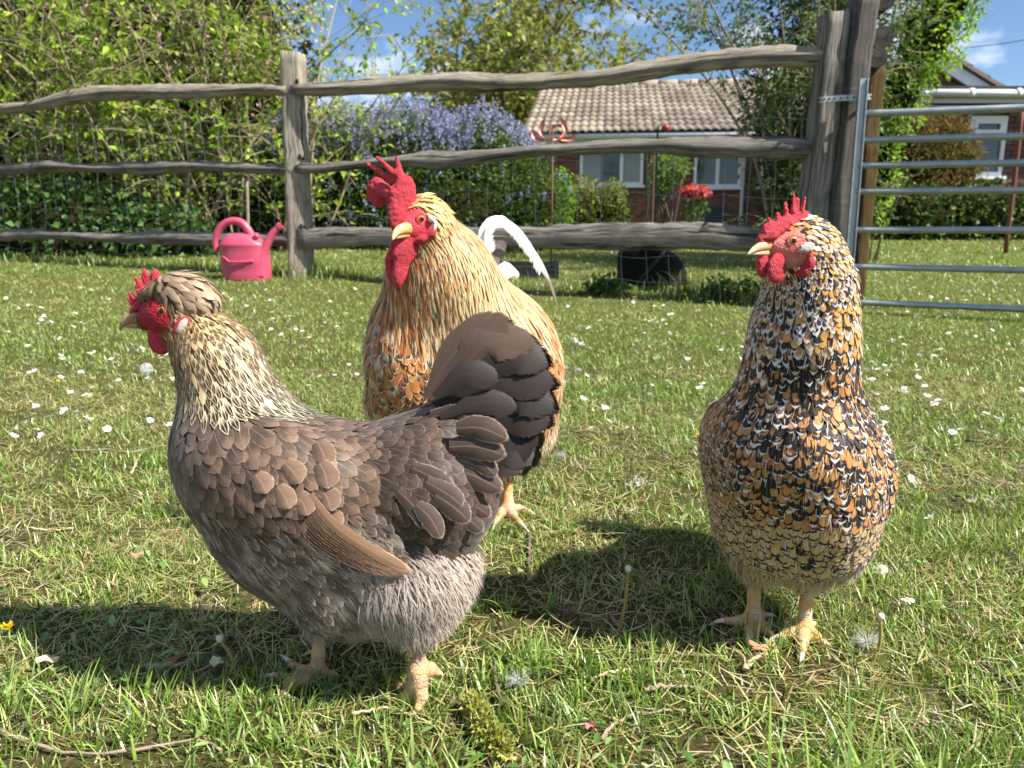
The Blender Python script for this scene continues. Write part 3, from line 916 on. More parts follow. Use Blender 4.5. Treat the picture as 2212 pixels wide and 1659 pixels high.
# -------- tiled bungalow
def bungalow():
    a = math.radians(7.0)
    e0 = W(1128, 289, 15.0); ze = e0[2]
    d = np.array([math.cos(a), -math.sin(a)]); up = np.array([math.sin(a), math.cos(a)])
    run = 4.1
    zr = W(1330, 188, 15.0 + run * .97)[2]
    Lh = 7.4
    h = thing('bungalow', 'low red brick bungalow with grey-brown tiled roof', 'house', (*(e0[:2] + d * 3), gz(1, 15)))
    def pt(x, y, z): return np.array([*(e0[:2] + d * x + up * y), z])
    # roof base sheet and tiles
    roof = link('roof', None, h) if False else None
    th = math.atan2(zr - ze, run); sl = run / math.cos(th)
    mb = MB()
    v = [pt(0, 0, ze - .03), pt(Lh, 0, ze - .03), pt(Lh, run, zr - .03), pt(0, run, zr - .03), pt(Lh, 2 * run, ze - .03), pt(0, 2 * run, ze - .03)]
    mb.add(v, [[0, 1, 2, 3], [3, 2, 4, 5]])
    roof = link('roof', mb.mesh('roof', DARKTRIM, False), h)
    tm = NT('concrete_tile')
    inf = tm.node('ShaderNodeObjectInfo').outputs['Random']; isl = tm.node('ShaderNodeNewGeometry').outputs['Random Per Island']
    n = tm.noise(tm.pos(), 9.0, 5, 0.65)
    c = tm.mix(tm.math('FRACT', tm.math('ADD', inf, isl)), lin(156, 144, 128), lin(118, 108, 98))
    c = tm.mix(tm.math('MULTIPLY', tm.ss(0.5, 0.7, n), 0.55), c, lin(104, 98, 84))
    tm.set(color=c, rough=0.9, spec=0.15); tm.bump(tm.noise(tm.pos(), 60.0, 4), 0.4, 0.004)
    tm = tm.m
    tw, tl = 0.30, 0.385
    cols = int(Lh / tw); rows = int(round(sl / tl)); tl = sl / rows
    # one tile: two rolls, sloping so that each course laps the one below
    ux = np.linspace(0, tw, 13); prof = 0.030 * np.abs(np.sin(ux / tw * 2 * np.pi)) ** 1.0 * (np.sin(ux / tw * 4 * np.pi - 0.0) * 0 + 1)
    prof = 0.036 * (0.5 - 0.5 * np.cos(ux / tw * 4 * np.pi))
    R = np.array([[d[0], up[0] * math.cos(th), -up[0] * math.sin(th)], [d[1], up[1] * math.cos(th), -up[1] * math.sin(th)], [0, math.sin(th), math.cos(th)]])
    lo = np.stack([ux, np.zeros(13) - 0.03, prof + 0.045], -1); hi = np.stack([ux, np.full(13, tl + 0.01), prof + 0.012], -1); ft = np.stack([ux, np.zeros(13) - 0.03, prof + 0.012], -1)
    TV = np.concatenate([lo, hi, ft]) @ R.T
    i = np.arange(12); TQ = np.concatenate([np.stack([i, i + 1, i + 14, i + 13], -1), np.stack([i + 26, i + 27, i + 1, i], -1)])
    shared = MB().add(TV, TQ).mesh('roof_tile', tm, True)
    mbr = MB(); cnt = 0
    for rw in range(rows):
        for cc in range(cols):
            p = pt(cc * tw, rw * tl * math.cos(th), ze + rw * tl * math.sin(th))
            if cc < 15 and rw < 12 and cnt < 170:
                o = link('roof_tile', shared, roof); o.matrix_parent_inverse = Matrix(); o.location = Vector(p); cnt += 1
            else:
                mbr.add(TV + p, TQ)
    o = link('roof_tiling', mbr.mesh('roof_tiling', tm, True), roof); o.matrix_parent_inverse = Matrix(); o['kind'] = 'stuff'
    # ridge
    mbx = MB()
    for k in range(int(Lh / 0.45)):
        v, q, t_ = tube([pt(k * .45, run, zr + .0), pt(k * .45 + .44, run, zr + .008)], 0.11, 10); mbx.add(v, q, t_)
    o = link('ridge', mbx.mesh('ridge', tm), roof); o.matrix_parent_inverse = Matrix()
    # walls
    w0 = e0[:2] + d * 0.25 + up * 0.40; w1 = e0[:2] + d * (Lh - .2) + up * 0.40
    zg = 0.35
    mb = MB(); v0 = np.array([*w0, zg]); 
    R2 = np.array([[d[0], up[0], 0], [d[1], up[1], 0], [0, 0, 1.0]])
    c = 0.5 * (w0 + w1) + up * 3.2
    wl_ = link('wall', MB().add(*box_vq((c[0], c[1], 0.5 * (zg + ze)), (np.linalg.norm(w1 - w0) / 2, 3.17, (ze - zg) / 2), R2)).mesh('wall', MORTAR, False), h)
    def along(px, py):
        p = on_line(px, py, w0, w1); return p, float((p[:2] - w0) @ d)
    wins = []
    for (xa, xb, yt, yb, bars, cur) in [(1252, 1388, 312, 401, (0.66,), ((0.03, 0.34), (0.70, 0.97))), (1497, 1598, 314, 405, (0.5,), ()), (1640, 1700, 312, 404, (), ())]:
        pa, xa_ = along(xa, yb); pb, xb_ = along(xb, yb); zt = along(xa, yt)[0][2]; zb = pa[2]
        wins.append((xa_, xb_, zb - .05, zt))
        window(h, w0 + d * xa_ - up * 0.02, w0 + d * xb_ - up * .02, zb, zt, None, bars, None, cur)
    brick_wall(w0, w1, zg, ze - .1, wl_, BRICK, 0, [(a_, b_, c_, d_) for a_, b_, c_, d_ in wins])

    # fascia, gutter, downpipe, air brick
    g = [pt(0, 0.02, ze - .06), pt(Lh, 0.02, ze - .06)]
    v, q, t_ = tube(np.array(g), 0.055, 10); link('gutter', MB().add(v, q, t_).mesh('gutter', FASCIA), h)
    cc = 0.5 * (pt(0, .1, ze - .12) + pt(Lh, .1, ze - .12))
    link('fascia', MB().add(*box_vq(cc, (Lh / 2, 0.012, 0.09), R2)).mesh('fascia', FASCIA, False), h)
    p0, x0 = along(1606, 350); p1, x1 = along(1610, 482)
    pts = np.array([[*(w0 + d * x0 - up * .05), ze - .1], [*(w0 + d * x0 - up * .05), p1[2] + .08], [*(w0 + d * (x0 + .03) - up * .12), p1[2]]])
    v, q, t_ = tube(bez(pts, 12), 0.034, 10); link('downpipe', MB().add(v, q, t_).mesh('downpipe', FASCIA), h)
    pc, xc = along(1533, 464)
    vent = link('air_vent', MB().add(*box_vq((*(w0 + d * xc - up * .02), pc[2]), (0.30, 0.01, 0.16), R2)).mesh('air_vent', DARKTRIM, False), h)
    for k in range(6):
        o = link('vent_slat', MB().add(*box_vq((*(w0 + d * xc - up * .035), pc[2] - .14 + .055 * k), (0.29, 0.004, 0.012), R2)).mesh('vent_slat', plain('vent_grey', lin(80, 84, 100), .6), False), vent)
        o.matrix_parent_inverse = Matrix()
    # gable end wall under the roof
    mb = MB(); gx = 0.25
    link('gable', MB().add([pt(gx, .42, ze - .1), pt(gx, 2 * run - .42, ze - .1), pt(gx, run, zr - .15)], None, [[0, 1, 2]]).mesh('gable', BRICK, False), h)
bungalow()

# -------- brick wing seen over the gate
def wing():
    Yw = 11.0
    e = W(1990, 207, Yw); ze = e[2]
    x0 = W(1800, 300, Yw)[0]; x1 = W(2420, 300, Yw)[0]
    h = thing('brick_extension', 'flat-roofed brown brick extension with white gutter behind the gate', 'house', (0.5 * (x0 + x1), Yw, gz(6, 11)))
    zg = 0.30
    wl_ = link('wall', MB().add(*box_vq((0.5 * (x0 + x1), Yw + 0.60, 0.5 * (zg + ze)), ((x1 - x0) / 2, 0.5, (ze - zg) / 2))).mesh('wall', MORTAR, False), h)
    wa = on_line(2086, 380, (x0, Yw), (x1, Yw)); wb = on_line(2181, 250, (x0, Yw), (x1, Yw)); zt = on_line(2100, 292, (x0, Yw), (x1, Yw))[2]
    window(h, (wa[0], Yw + .04), (wb[0], Yw + .04), wa[2], wb[2], None, (), zt, ())
    brick_wall((x0, Yw + .02), (x1, Yw + .02), zg, ze - .10, wl_, BRICK2, 150, [(wa[0] - x0 - .01, wb[0] - x0 + .01, wa[2] - .05, wb[2] + .01)])

    # flat roof edge, gutter and fascia
    link('roof_edge', MB().add(*box_vq((0.5 * (x0 + x1), Yw + .45, ze + 0.055), ((x1 - x0) / 2 + .1, 0.75, 0.022))).mesh('roof_edge', DARKTRIM, False), h)
    v, q, t_ = tube([(x0 - .1, Yw - .31, ze - .01), (x1 + .1, Yw - .31, ze - .03)], 0.052, 12); g = link('gutter', MB().add(v, q, t_).mesh('gutter', FASCIA), h)
    for x in np.arange(x0 + .4, x1, 0.62):
        v, q, t_ = tube([(x - .03, Yw - .31, ze - .012), (x + .03, Yw - .31, ze - .012)], 0.058, 12); o = link('gutter_clip', MB().add(v, q, t_).mesh('gutter_clip', UPVC), g); o.matrix_parent_inverse = Matrix()
    link('fascia', MB().add(*box_vq((0.5 * (x0 + x1), Yw - .235, ze - .075), ((x1 - x0) / 2 + .1, 0.012, 0.055))).mesh('fascia', FASCIA, False), h)
    link('soffit', MB().add(*box_vq((0.5 * (x0 + x1), Yw - .10, ze - .165), ((x1 - x0) / 2 + .1, 0.125, 0.006))).mesh('soffit', FASCIA, False), h)
wing()

def gable_house():
    Yg = 12.6
    ap = W(2012, 108, Yg); ft = W(2170, 206, Yg)
    slope = (ap[2] - ft[2]) / (ft[0] - ap[0])
    half = ft[0] - ap[0] + 0.9; zl = ap[2] - slope * half
    h = thing('gabled_house', 'brick gable with white bargeboard rising behind the extension', 'house', (ap[0], Yg, gz(6, 12)))
    A, B = (ap[0] - 0.9, Yg + .1), (ap[0] + half - .35, Yg + .1)
    wl_ = link('wall', MB().add([(ap[0] - .9, Yg + .12, .3), (ap[0] + half - .35, Yg + .12, .3), (ap[0] + half - .35, Yg + .12, zl + .1), (ap[0], Yg + .12, ap[2] - .12), (ap[0] - .9, Yg + .12, ap[2] - .12 - .9 * slope)],
               [[0, 1, 2, 4]], [[4, 2, 3]]).mesh('wall', MORTAR, False), h)
    cx = 0.9
    brick_wall(A, B, ze_low(zl), ap[2] - .15, wl_, BRICK2, 120, (), lambda c, z: z < ap[2] - .14 - slope * abs(c - cx) - .02)

    th = math.atan(slope)
    full = half
    for sg in (1, -1):
        half = full if sg > 0 else 1.0
        c = np.array([ap[0] + sg * half / 2, Yg - .02, ap[2] - slope * half / 2 - .10])
        ca, sa = math.cos(th), math.sin(th) * sg
        R = np.array([[ca, 0, sa], [0, 1, 0], [-sa, 0, ca]])
        link('bargeboard', MB().add(*box_vq(c, (half / 2 / math.cos(th), 0.02, 0.085), R)).mesh('bargeboard', UPVC, False), h)
        c2 = c + np.array([0, 2.5, 0.135])
        rf = link('roof', MB().add(*box_vq(c2, (half / 2 / math.cos(th) + .03, 2.6, 0.02), R)).mesh('roof', plain('slate_tile', lin(120, 112, 102), .9, scale=20), False), h)
        for k in range(int(half / math.cos(th) / .33)):
            u = (k + .5) * .33 - half / 2 / math.cos(th)
            p = c + np.array([0, 0.02, 0.155]) + R @ np.array([u * 1.0, 0, 0.012])
            Rk = R @ np.array([[math.cos(.05 * sg), 0, -math.sin(.05 * sg)], [0, 1, 0], [math.sin(.05 * sg), 0, math.cos(.05 * sg)]])
            o = link('verge_tile', MB().add(*box_vq(p, (0.19, 0.10, 0.018), Rk)).mesh('verge_tile', plain('verge_conc', lin(126, 116, 104), .9), False), rf)
            o.matrix_parent_inverse = Matrix()
def ze_low(z): return max(0.4, z - 0.2)
gable_house()
c0, c1 = W(2082, 104, 13.0), W(2400, 30, 10.0)
mid = 0.5 * (c0 + c1) - np.array([0, 0, .08])
v, q, t_ = tube(bez([c0, mid, c1], 16), 0.006, 5)
tag(link('overhead_cable', MB().add(v, q, t_).mesh('overhead_cable', DARKTRIM)), 'thin dark cable crossing the sky above the gable', 'cable')
# ================================================================== PLANTS
LEAF = leaf_mat('shrub_leaf', 0.40, 0.55, 0.25)
LEAF_GLOSS = leaf_mat('glossy_leaf', 0.2, 0.5, 0.25)
PETAL = leaf_mat('petal', 0.30, 0.6, 0.2)
BARK = plain('twig_bark', lin(142, 128, 104), 0.9, var=0.35, scale=40, bump=0.4)
BARK_DK = plain('dark_bark', lin(92, 80, 66), 0.9, var=0.35, scale=40, bump=0.4)

CORE = plain('painted_core_shade', lin(44, 46, 26), 1.0, var=0.7, scale=25, bump=1.0, spec=0.0, dist=.05)  # dark colour stands in for the shade inside the foliage

def leaf_geo(P, D, S, col, wid=0.5, fold=0.25, r=rng, n6=False):
    """folded leaf blades: P base, D direction, S length"""
    n = len(P)
    D = unit(D)
    ref = r.normal(0, 1, (n, 3)); ref[:, 2] = np.abs(ref[:, 2]) + 0.4      # faces tend upward
    N = unit(ref - D * (ref * D).sum(-1, keepdims=True)); B = np.cross(D, N)
    S = S[:, None]; w = wid * S * 0.5
    droop = np.array([0, 0, -1.0]) * S * 0.12
    a = P; m1 = P + D * S * 0.45 + N * 0.0; t = P + D * S + droop
    l = P + D * S * 0.42 + B * w + N * w * fold; rr = P + D * S * 0.42 - B * w + N * w * fold
    V = np.stack([a, rr, t, l], 1).reshape(-1, 3)
    b = np.arange(n) * 4
    T = np.concatenate([np.stack([b, b + 1, b + 2], -1), np.stack([b, b + 2, b + 3], -1)])
    return V, T, np.repeat(col, 4, 0)

def branch(base, d0, L, n, r, droop=0.0, wig=0.25, up=0.0):
    P = [np.asarray(base, float)]; d = unit(np.asarray(d0, float)); st = L / n
    for i in range(n):
        d = unit(d + r.normal(0, wig, 3) * 0.5 + np.array([0, 0, up - droop * (i / n)]))
        P.append(P[-1] + d * st)
    return np.array(P)

def pal(cols, n, r, v0=0.75, v1=0.5):
    cols = np.asarray(cols)
    return cols[r.integers(0, len(cols), n)] * (v0 + v1 * r.random((n, 1)))

def bushy(name, label, cat, stems, r, nb, nt, nl, leaf, wid, cols, bark, Lb=0.6, Lt=0.3, stemr=0.014, leafmat=LEAF, group=None, droop=0.3, extra=None, wig=.25, up=0.05, twig_r=.0028):
    """many-stemmed shrub: stems = [(base, dir, length)]"""
    b0 = np.mean([s[0] for s in stems], 0)
    th = thing(name, label, cat, b0, group)
    wood = MB(); LP, LD = [], []
    for (b, d, L) in stems:
        P = branch(b, d, L, 9, r, 0.1, wig, up * .5)
        v, q, t_ = tube(P, np.linspace(stemr, stemr * .3, len(P)) * (0.7 + .6 * r.random()), 6, False); wood.add(v, q)
        for _ in range(nb):
            i = r.integers(1, len(P)); dd = unit(P[min(i, len(P) - 1)] - P[i - 1]); ang = r.normal(0, 1, 3); ang[2] = abs(ang[2]) * .5
            Q = branch(P[i], dd * .5 + unit(ang), Lb * (0.5 + .8 * r.random()), 6, r, droop, wig, up)
            v, q, t_ = tube(Q, np.linspace(stemr * .35, stemr * .12, len(Q)), 5, False); wood.add(v, q)
            for _ in range(nt):
                j = r.integers(1, len(Q)); ang = r.normal(0, 1, 3)
                R = branch(Q[j], unit(Q[j] - Q[j - 1]) * .6 + unit(ang), Lt * (0.4 + .9 * r.random()), 4, r, droop, wig, up)
                v, q, t_ = tube(R, np.linspace(twig_r, twig_r * .5, len(R)), 3, False); wood.add(v, q)
                k = r.integers(0, len(R), nl)
                LP.append(R[k] + r.normal(0, .012, (nl, 3))); LD.append(r.normal(0, 1, (nl, 3)) + unit(R[-1] - R[0]) * .8)
    link('trunk', wood.mesh('trunk', bark), th)
    LP = np.concatenate(LP); LD = np.concatenate(LD); n = len(LP)
    V, T, C = leaf_geo(LP, LD, leaf * (0.55 + .75 * r.random(n)), pal(cols, n, r), wid, r=r)
    crown = MB().add(V, None, T, col=C)
    if extra is not None:
        V, T, C = extra; crown.add(V, None, T, col=C)
    o = link('crown', crown.mesh('crown', leafmat, False), th)
    return th, LP

def shell_points(blobs, n, r, depth=0.25, clump=2.2):
    """points in the outer part of a union of ellipsoids, clumped"""
    out = []; w = np.array([b[3] * b[4] + b[4] * b[5] + b[3] * b[5] for b in blobs]); w = w / w.sum()
    while sum(len(o) for o in out) < n:
        k = r.choice(len(blobs), n, p=w)
        B = np.array(blobs)[k]
        d = unit(r.normal(0, 1, (n, 3))); rad = 1 - depth * r.random(n) ** 1.5
        lump = 0.84 + 0.32 * vnoise(d * clump + B[:, :3], 3) + .12 * vnoise(d * clump * 3 + B[:, :3], 4)
        P = B[:, :3] + d * B[:, 3:] * (rad * lump)[:, None]
        ins = np.zeros(n, bool)
        for j, b in enumerate(blobs):
            e = np.linalg.norm((P - b[:3]) / b[3:], axis=1)
            ins |= (e < 0.72) & (k != j)
        keep = (~ins) & (P[:, 2] > gz(P[:, 0], P[:, 1]))
        out.append(np.concatenate([P[keep], d[keep]], 1))
    O = np.concatenate(out)[:n]
    return O[:, :3], O[:, 3:]

def leafy(name, label, cat, blobs, n, leaf, wid, cols, r, bark=BARK_DK, mat=LEAF, depth=.3, stems=6, group=None, dark_core=True, outward=.7, extra=None, clump=2.2, core=0.85, basex=None):
    """dense shrub or hedge: outer leaves over an added solid dark core"""
    b0 = np.array(blobs)[:, :3].mean(0); b0[2] = gz(b0[0], b0[1])
    th = thing(name, label, cat, b0, group)
    wood = MB()
    for b in blobs:
        for _ in range(stems):
            g = np.array([b[0] + r.normal(0, b[3] * .25), b[1] + r.normal(0, b[4] * .2), 0]); g[0] = g[0] if basex is None else basex + r.normal(0, .03); g[2] = gz(g[0], g[1]) - .02
            t = np.array(b[:3]) + unit(r.normal(0, 1, 3)) * np.array(b[3:]) * .8; t[2] = max(t[2], g[2] + .3 * b[5])
            P = bez([g, 0.5 * (g + t) + r.normal(0, .04, 3), t], 8)
            v, q, t_ = tube(P, np.linspace(0.016, 0.004, 8) * (.4 if basex else 1), 5, False); wood.add(v, q)
    link('trunk', wood.mesh('trunk', bark), th)
    if core:  # added solid hull that blocks light behind the leaves
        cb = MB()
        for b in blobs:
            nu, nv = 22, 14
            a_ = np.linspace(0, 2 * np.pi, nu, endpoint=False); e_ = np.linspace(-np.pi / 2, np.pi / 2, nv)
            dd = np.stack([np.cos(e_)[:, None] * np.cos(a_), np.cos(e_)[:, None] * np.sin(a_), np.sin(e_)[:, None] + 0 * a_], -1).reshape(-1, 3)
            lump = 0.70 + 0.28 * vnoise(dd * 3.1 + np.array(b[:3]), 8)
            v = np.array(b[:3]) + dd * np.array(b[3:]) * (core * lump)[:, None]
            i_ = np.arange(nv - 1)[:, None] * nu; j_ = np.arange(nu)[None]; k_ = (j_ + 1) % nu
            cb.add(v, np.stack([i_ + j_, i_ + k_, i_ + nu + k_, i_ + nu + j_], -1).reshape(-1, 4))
        link('light_block_core', cb.mesh('light_block_core', CORE), th)
    P, d = shell_points(blobs, n, r, depth, clump)
    V, T, C = leaf_geo(P, d * outward + r.normal(0, .6, (n, 3)), leaf * (0.55 + .8 * r.random(n)), pal(cols, n, r, .65, .6), wid, r=r)
    mb = MB().add(V, None, T, col=C)
    if extra:
        for (V, T, C) in extra: mb.add(V, None, T, col=C)
    link('crown', mb.mesh('crown', mat, False), th)
    return th

G_ = lambda x, y: np.array([x, y, float(gz(x, y)) - .02])

def plants():
    r = np.random.default_rng(11)
    # ---- added leaf screen, dark-coloured to stand in for shade behind the loose shrub
    leafy('dark_leaf_screen', 'added dark leaf screen standing in for shade behind the loose arching shrub on the left', 'hedge',
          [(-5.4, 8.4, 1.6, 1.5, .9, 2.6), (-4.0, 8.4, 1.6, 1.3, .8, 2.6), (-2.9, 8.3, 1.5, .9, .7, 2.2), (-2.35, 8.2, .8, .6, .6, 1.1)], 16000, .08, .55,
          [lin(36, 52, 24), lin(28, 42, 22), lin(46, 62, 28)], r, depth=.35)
    # ---- arching shrub with yellow-green leaves, left
    stems = []
    for i in range(64):
        x = -4.7 + 3.0 * r.random(); y = 6.75 + .5 * r.random() + .12 * (-(x + 1.8))
        stems.append((G_(x, y), (r.normal(0.02, .35), r.normal(-.12, .22), 1.5), 1.6 + 1.9 * r.random()))
    yel = [lin(158, 186, 62), lin(134, 168, 48), lin(176, 196, 84), lin(112, 146, 42), lin(150, 160, 70), lin(92, 124, 40)]
    pink = None
    n = 420
    P = np.stack([-3.6 + 2.1 * r.random(n), 6.3 + .9 * r.random(n), 1.25 + 1.5 * r.random(n) ** .7], -1)
    pink = leaf_geo(P, r.normal(0, 1, (n, 3)), .022 + .02 * r.random(n), pal([lin(226, 170, 180), lin(236, 200, 200)], n, r), .8, r=r)
    bushy('arching_shrub', 'tall arching shrub with yellow-green leaves and bare stems at upper left', 'shrub', stems, r, 8, 6, 5, .064, .64, yel, BARK, .75, .34, .013, extra=pink, twig_r=.0040)
    # ---- ivy at the foot of it
    leafy('ivy_clump', 'low dark ivy at the foot of the arching shrub', 'ivy', [(-3.7, 6.45, .45, .8, .35, .42), (-2.9, 6.45, .40, .5, .3, .3), (-4.5, 6.6, .45, .6, .35, .45)], 2600, .06, .8,
          [lin(66, 98, 48), lin(52, 82, 40), lin(84, 116, 58)], r, stems=2, mat=LEAF_GLOSS)
    # ---- sapling against the sky right of the big shrub
    st = [(G_(-1.72, 6.7), (.08, -.02, 1.5), 2.9), (G_(-1.8, 6.75), (.35, 0, 1.4), 2.7), (G_(-1.66, 6.8), (.55, .05, 1.3), 2.4)]
    bushy('sapling', 'slender sapling with sparse fresh leaves against the sky above the post', 'tree', st, r, 11, 4, 5, .055, .6,
          [lin(168, 196, 76), lin(146, 180, 62), lin(186, 204, 100)], BARK, .6, .28, .011, droop=.25)
    # ---- ceanothus in flower
    bl = [(-1.75, 7.4, .80, .62, .5, .72), (-1.05, 7.45, .84, .65, .55, .72), (-.35, 7.5, .80, .6, .5, .70), (.12, 7.55, .64, .42, .4, .56), (-2.15, 7.3, .6, .4, .4, .55), (-.6, 7.2, .6, .8, .4, .5)]
    P, d = shell_points(bl, 4200, r, .10)
    keep = (r.random(len(P)) < np.clip(smooth(1.05, 1.28, P[:, 2]) * .85 + .045, 0, 1)) & (d[:, 1] < .55)
    P, d = P[keep], d[keep]
    ex = []
    for k in range(16):                     # each flower head is a little cone of florets
        t = r.random((len(P), 1))
        Q = P + d * .03 + (d * .5 + [0, 0, .8]) * .085 * t + r.normal(0, .013, P.shape) * (1.15 - t)
        ex.append(leaf_geo(Q, r.normal(0, 1, Q.shape), .014 + .012 * r.random(len(Q)), pal([lin(140, 142, 200), lin(164, 166, 214), lin(120, 120, 182), lin(184, 186, 224)], len(Q), r, .8, .4), .9, r=r))
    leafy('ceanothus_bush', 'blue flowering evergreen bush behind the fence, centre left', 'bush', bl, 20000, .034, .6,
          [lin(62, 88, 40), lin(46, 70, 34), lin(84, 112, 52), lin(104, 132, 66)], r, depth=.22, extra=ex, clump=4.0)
    # ---- far tree with thin bronze-green crown
    st = [(G_(-.3, 24.0), (r.normal(0, .35), r.normal(0, .2), 1.1), 4.6 + 2.6 * r.random()) for _ in range(20)]
    bushy('willow_tree', 'airy bronze-green tree rising behind the blue bush', 'tree', st, r, 16, 10, 13, .19, .5,
          [lin(150, 158, 82), lin(128, 140, 68), lin(166, 166, 96), lin(112, 126, 62), lin(150, 138, 84)], BARK_DK, 2.3, 1.0, .07, droop=.45, wig=.35, twig_r=.008)
    leafy('distant_shrubs', 'pale tan distant bushes low behind the blue bush at the mortised post', 'bush', [(-6.0, 26, 2.0, 3.2, 1.5, 2.2), (-2.5, 27, 1.8, 3.0, 1.5, 2.6), (.2, 27, 2.0, 2.0, 1.5, 2.8)], 5200, .24, .6,
          [lin(186, 164, 110), lin(160, 150, 90), lin(140, 144, 80)], r, depth=.5)
    # ---- dark climbing shrub behind the right-hand rails
    st = [(G_(2.24 + r.normal(0, .14), 5.95 + r.normal(0, .1)), (min(r.normal(-.04, .19), .05), r.normal(0, .2), 1.4), 1.9 + 1.1 * r.random()) for _ in range(20)]
    n = 12000
    Pd, dd = shell_points([(2.22, 6.05, .85, .34, .3, .62), (2.1, 6.05, 1.45, .34, .3, .5), (2.25, 6.05, 2.2, .38, .3, .5)], n, r, .7)
    dk = leaf_geo(Pd, dd + r.normal(0, .7, Pd.shape), (.03 + .02 * r.random(n)), pal([lin(52, 76, 36), lin(40, 62, 30), lin(74, 100, 46)], n, r), .5, r=r)
    bushy('climbing_shrub', 'dark small-leaved shrub growing behind the rails left of the gate post', 'shrub', st, r, 12, 7, 11, .036, .5,
          [lin(70, 98, 44), lin(54, 80, 36), lin(92, 122, 56), lin(112, 142, 66)], BARK, .45, .22, .012, leafmat=LEAF_GLOSS, droop=.2, extra=dk)
    leafy('light_shrub', 'bright green leafy shrub to the right of the tall gate post', 'shrub', [(3.16, 6.3, 1.95, .30, .3, .34), (3.32, 6.3, 2.28, .27, .3, .36), (3.02, 6.3, 1.55, .20, .25, .36), (2.93, 6.3, 1.0, .10, .2, .5)], 5200, .045, .45,
          [lin(146, 178, 66), lin(122, 156, 54), lin(92, 124, 48), lin(170, 196, 92)], r, depth=.6, stems=1, core=0.7, clump=4.0, basex=2.93)
    # ---- clipped hedge and border plants before the bungalow
    leafy('clipped_hedge', 'clipped green hedge under the bungalow window', 'hedge', [(1.0, 11.2, .72, .5, .4, .46), (1.45, 11.2, .72, .22, .4, .44), (.5, 11.0, .7, .4, .35, .45)], 5200, .05, .6,
          [lin(104, 122, 56), lin(128, 140, 70), lin(80, 98, 46), lin(150, 140, 84)], r, depth=.3)
    leafy('lime_shrub', 'lime green shrub at the right end of the blue bush', 'shrub', [(.50, 8.0, .84, .14, .15, .26), (.42, 8.0, .65, .18, .15, .34)], 1300, .045, .6, [lin(140, 180, 60), lin(110, 150, 50), lin(90, 130, 46)], r, depth=.6, core=0)
    leafy('rose_bush', 'round-leaved bush climbing the garden stakes', 'bush', [(2.18, 11.0, 1.36, .27, .25, .22), (2.05, 11.0, 1.15, .15, .2, .2)], 1100, .055, .7, [lin(104, 132, 70), lin(84, 112, 58), lin(130, 152, 88)], r, depth=.6, core=0)
    P, d = shell_points([(2.55, 11.0, 1.02, .20, .15, .08)], 500, r, .5)
    leafy('red_flowers', 'small bush of coral red blossom below the bungalow window', 'flowers', [(2.55, 11.0, .80, .18, .15, .18)], 300, .05, .6, [lin(84, 112, 58)], r, depth=.5, stems=3, core=0,
          extra=[leaf_geo(P, r.normal(0, 1, P.shape), .045 + .03 * r.random(500), pal([lin(186, 84, 96), lin(204, 110, 118)], 500, r), .9, r=r)])
    # ---- brown conifer and low hedge before the extension
    leafy('brown_conifer', 'shaggy brown-green conifer against the extension wall', 'conifer', [(5.2, 10.2, 1.35, .42, .4, .50), (4.95, 10.2, 1.65, .38, .35, .45), (5.5, 10.3, 1.6, .38, .35, .38), (5.78, 10.3, 1.3, .26, .3, .33), (5.7, 10.2, .95, .30, .3, .3)], 7000, .10, .16,
          [lin(122, 100, 60), lin(98, 84, 52), lin(84, 86, 48), lin(140, 116, 74)], r, depth=.5, outward=.5)
    leafy('low_hedge', 'low dark ivy hedge at the far edge of the lawn behind the gate', 'hedge', [(4.9, 9.6, .62, .6, .35, .42), (5.8, 9.6, .65, .7, .35, .42), (6.8, 9.6, .66, .7, .35, .42), (7.8, 9.6, .66, .8, .35, .42)], 7500, .065, .7,
          [lin(60, 88, 40), lin(46, 70, 34), lin(84, 108, 52), lin(116, 120, 60)], r, depth=.35, mat=LEAF_GLOSS)
    # ---- weeds by the fence foot
    bl = [(1.45, 4.35, .17, .16, .10, .12), (1.2, 4.42, .15, .12, .08, .08), (.55, 4.62, .16, .14, .08, .07)]
    for b_, lb in zip(bl, ('tallest dark weed clump at the fence foot, left of the spangled hen head', 'small weed clump between the black tub and the tall weeds', 'weed clump at the fence foot left of the black tub')):
        leafy('weed_clump', lb, 'weeds', [b_], 240, .05, .45, [lin(58, 86, 38), lin(78, 106, 48)], r, depth=.8, stems=4, core=0, group='weeds along the fence foot')
plants()
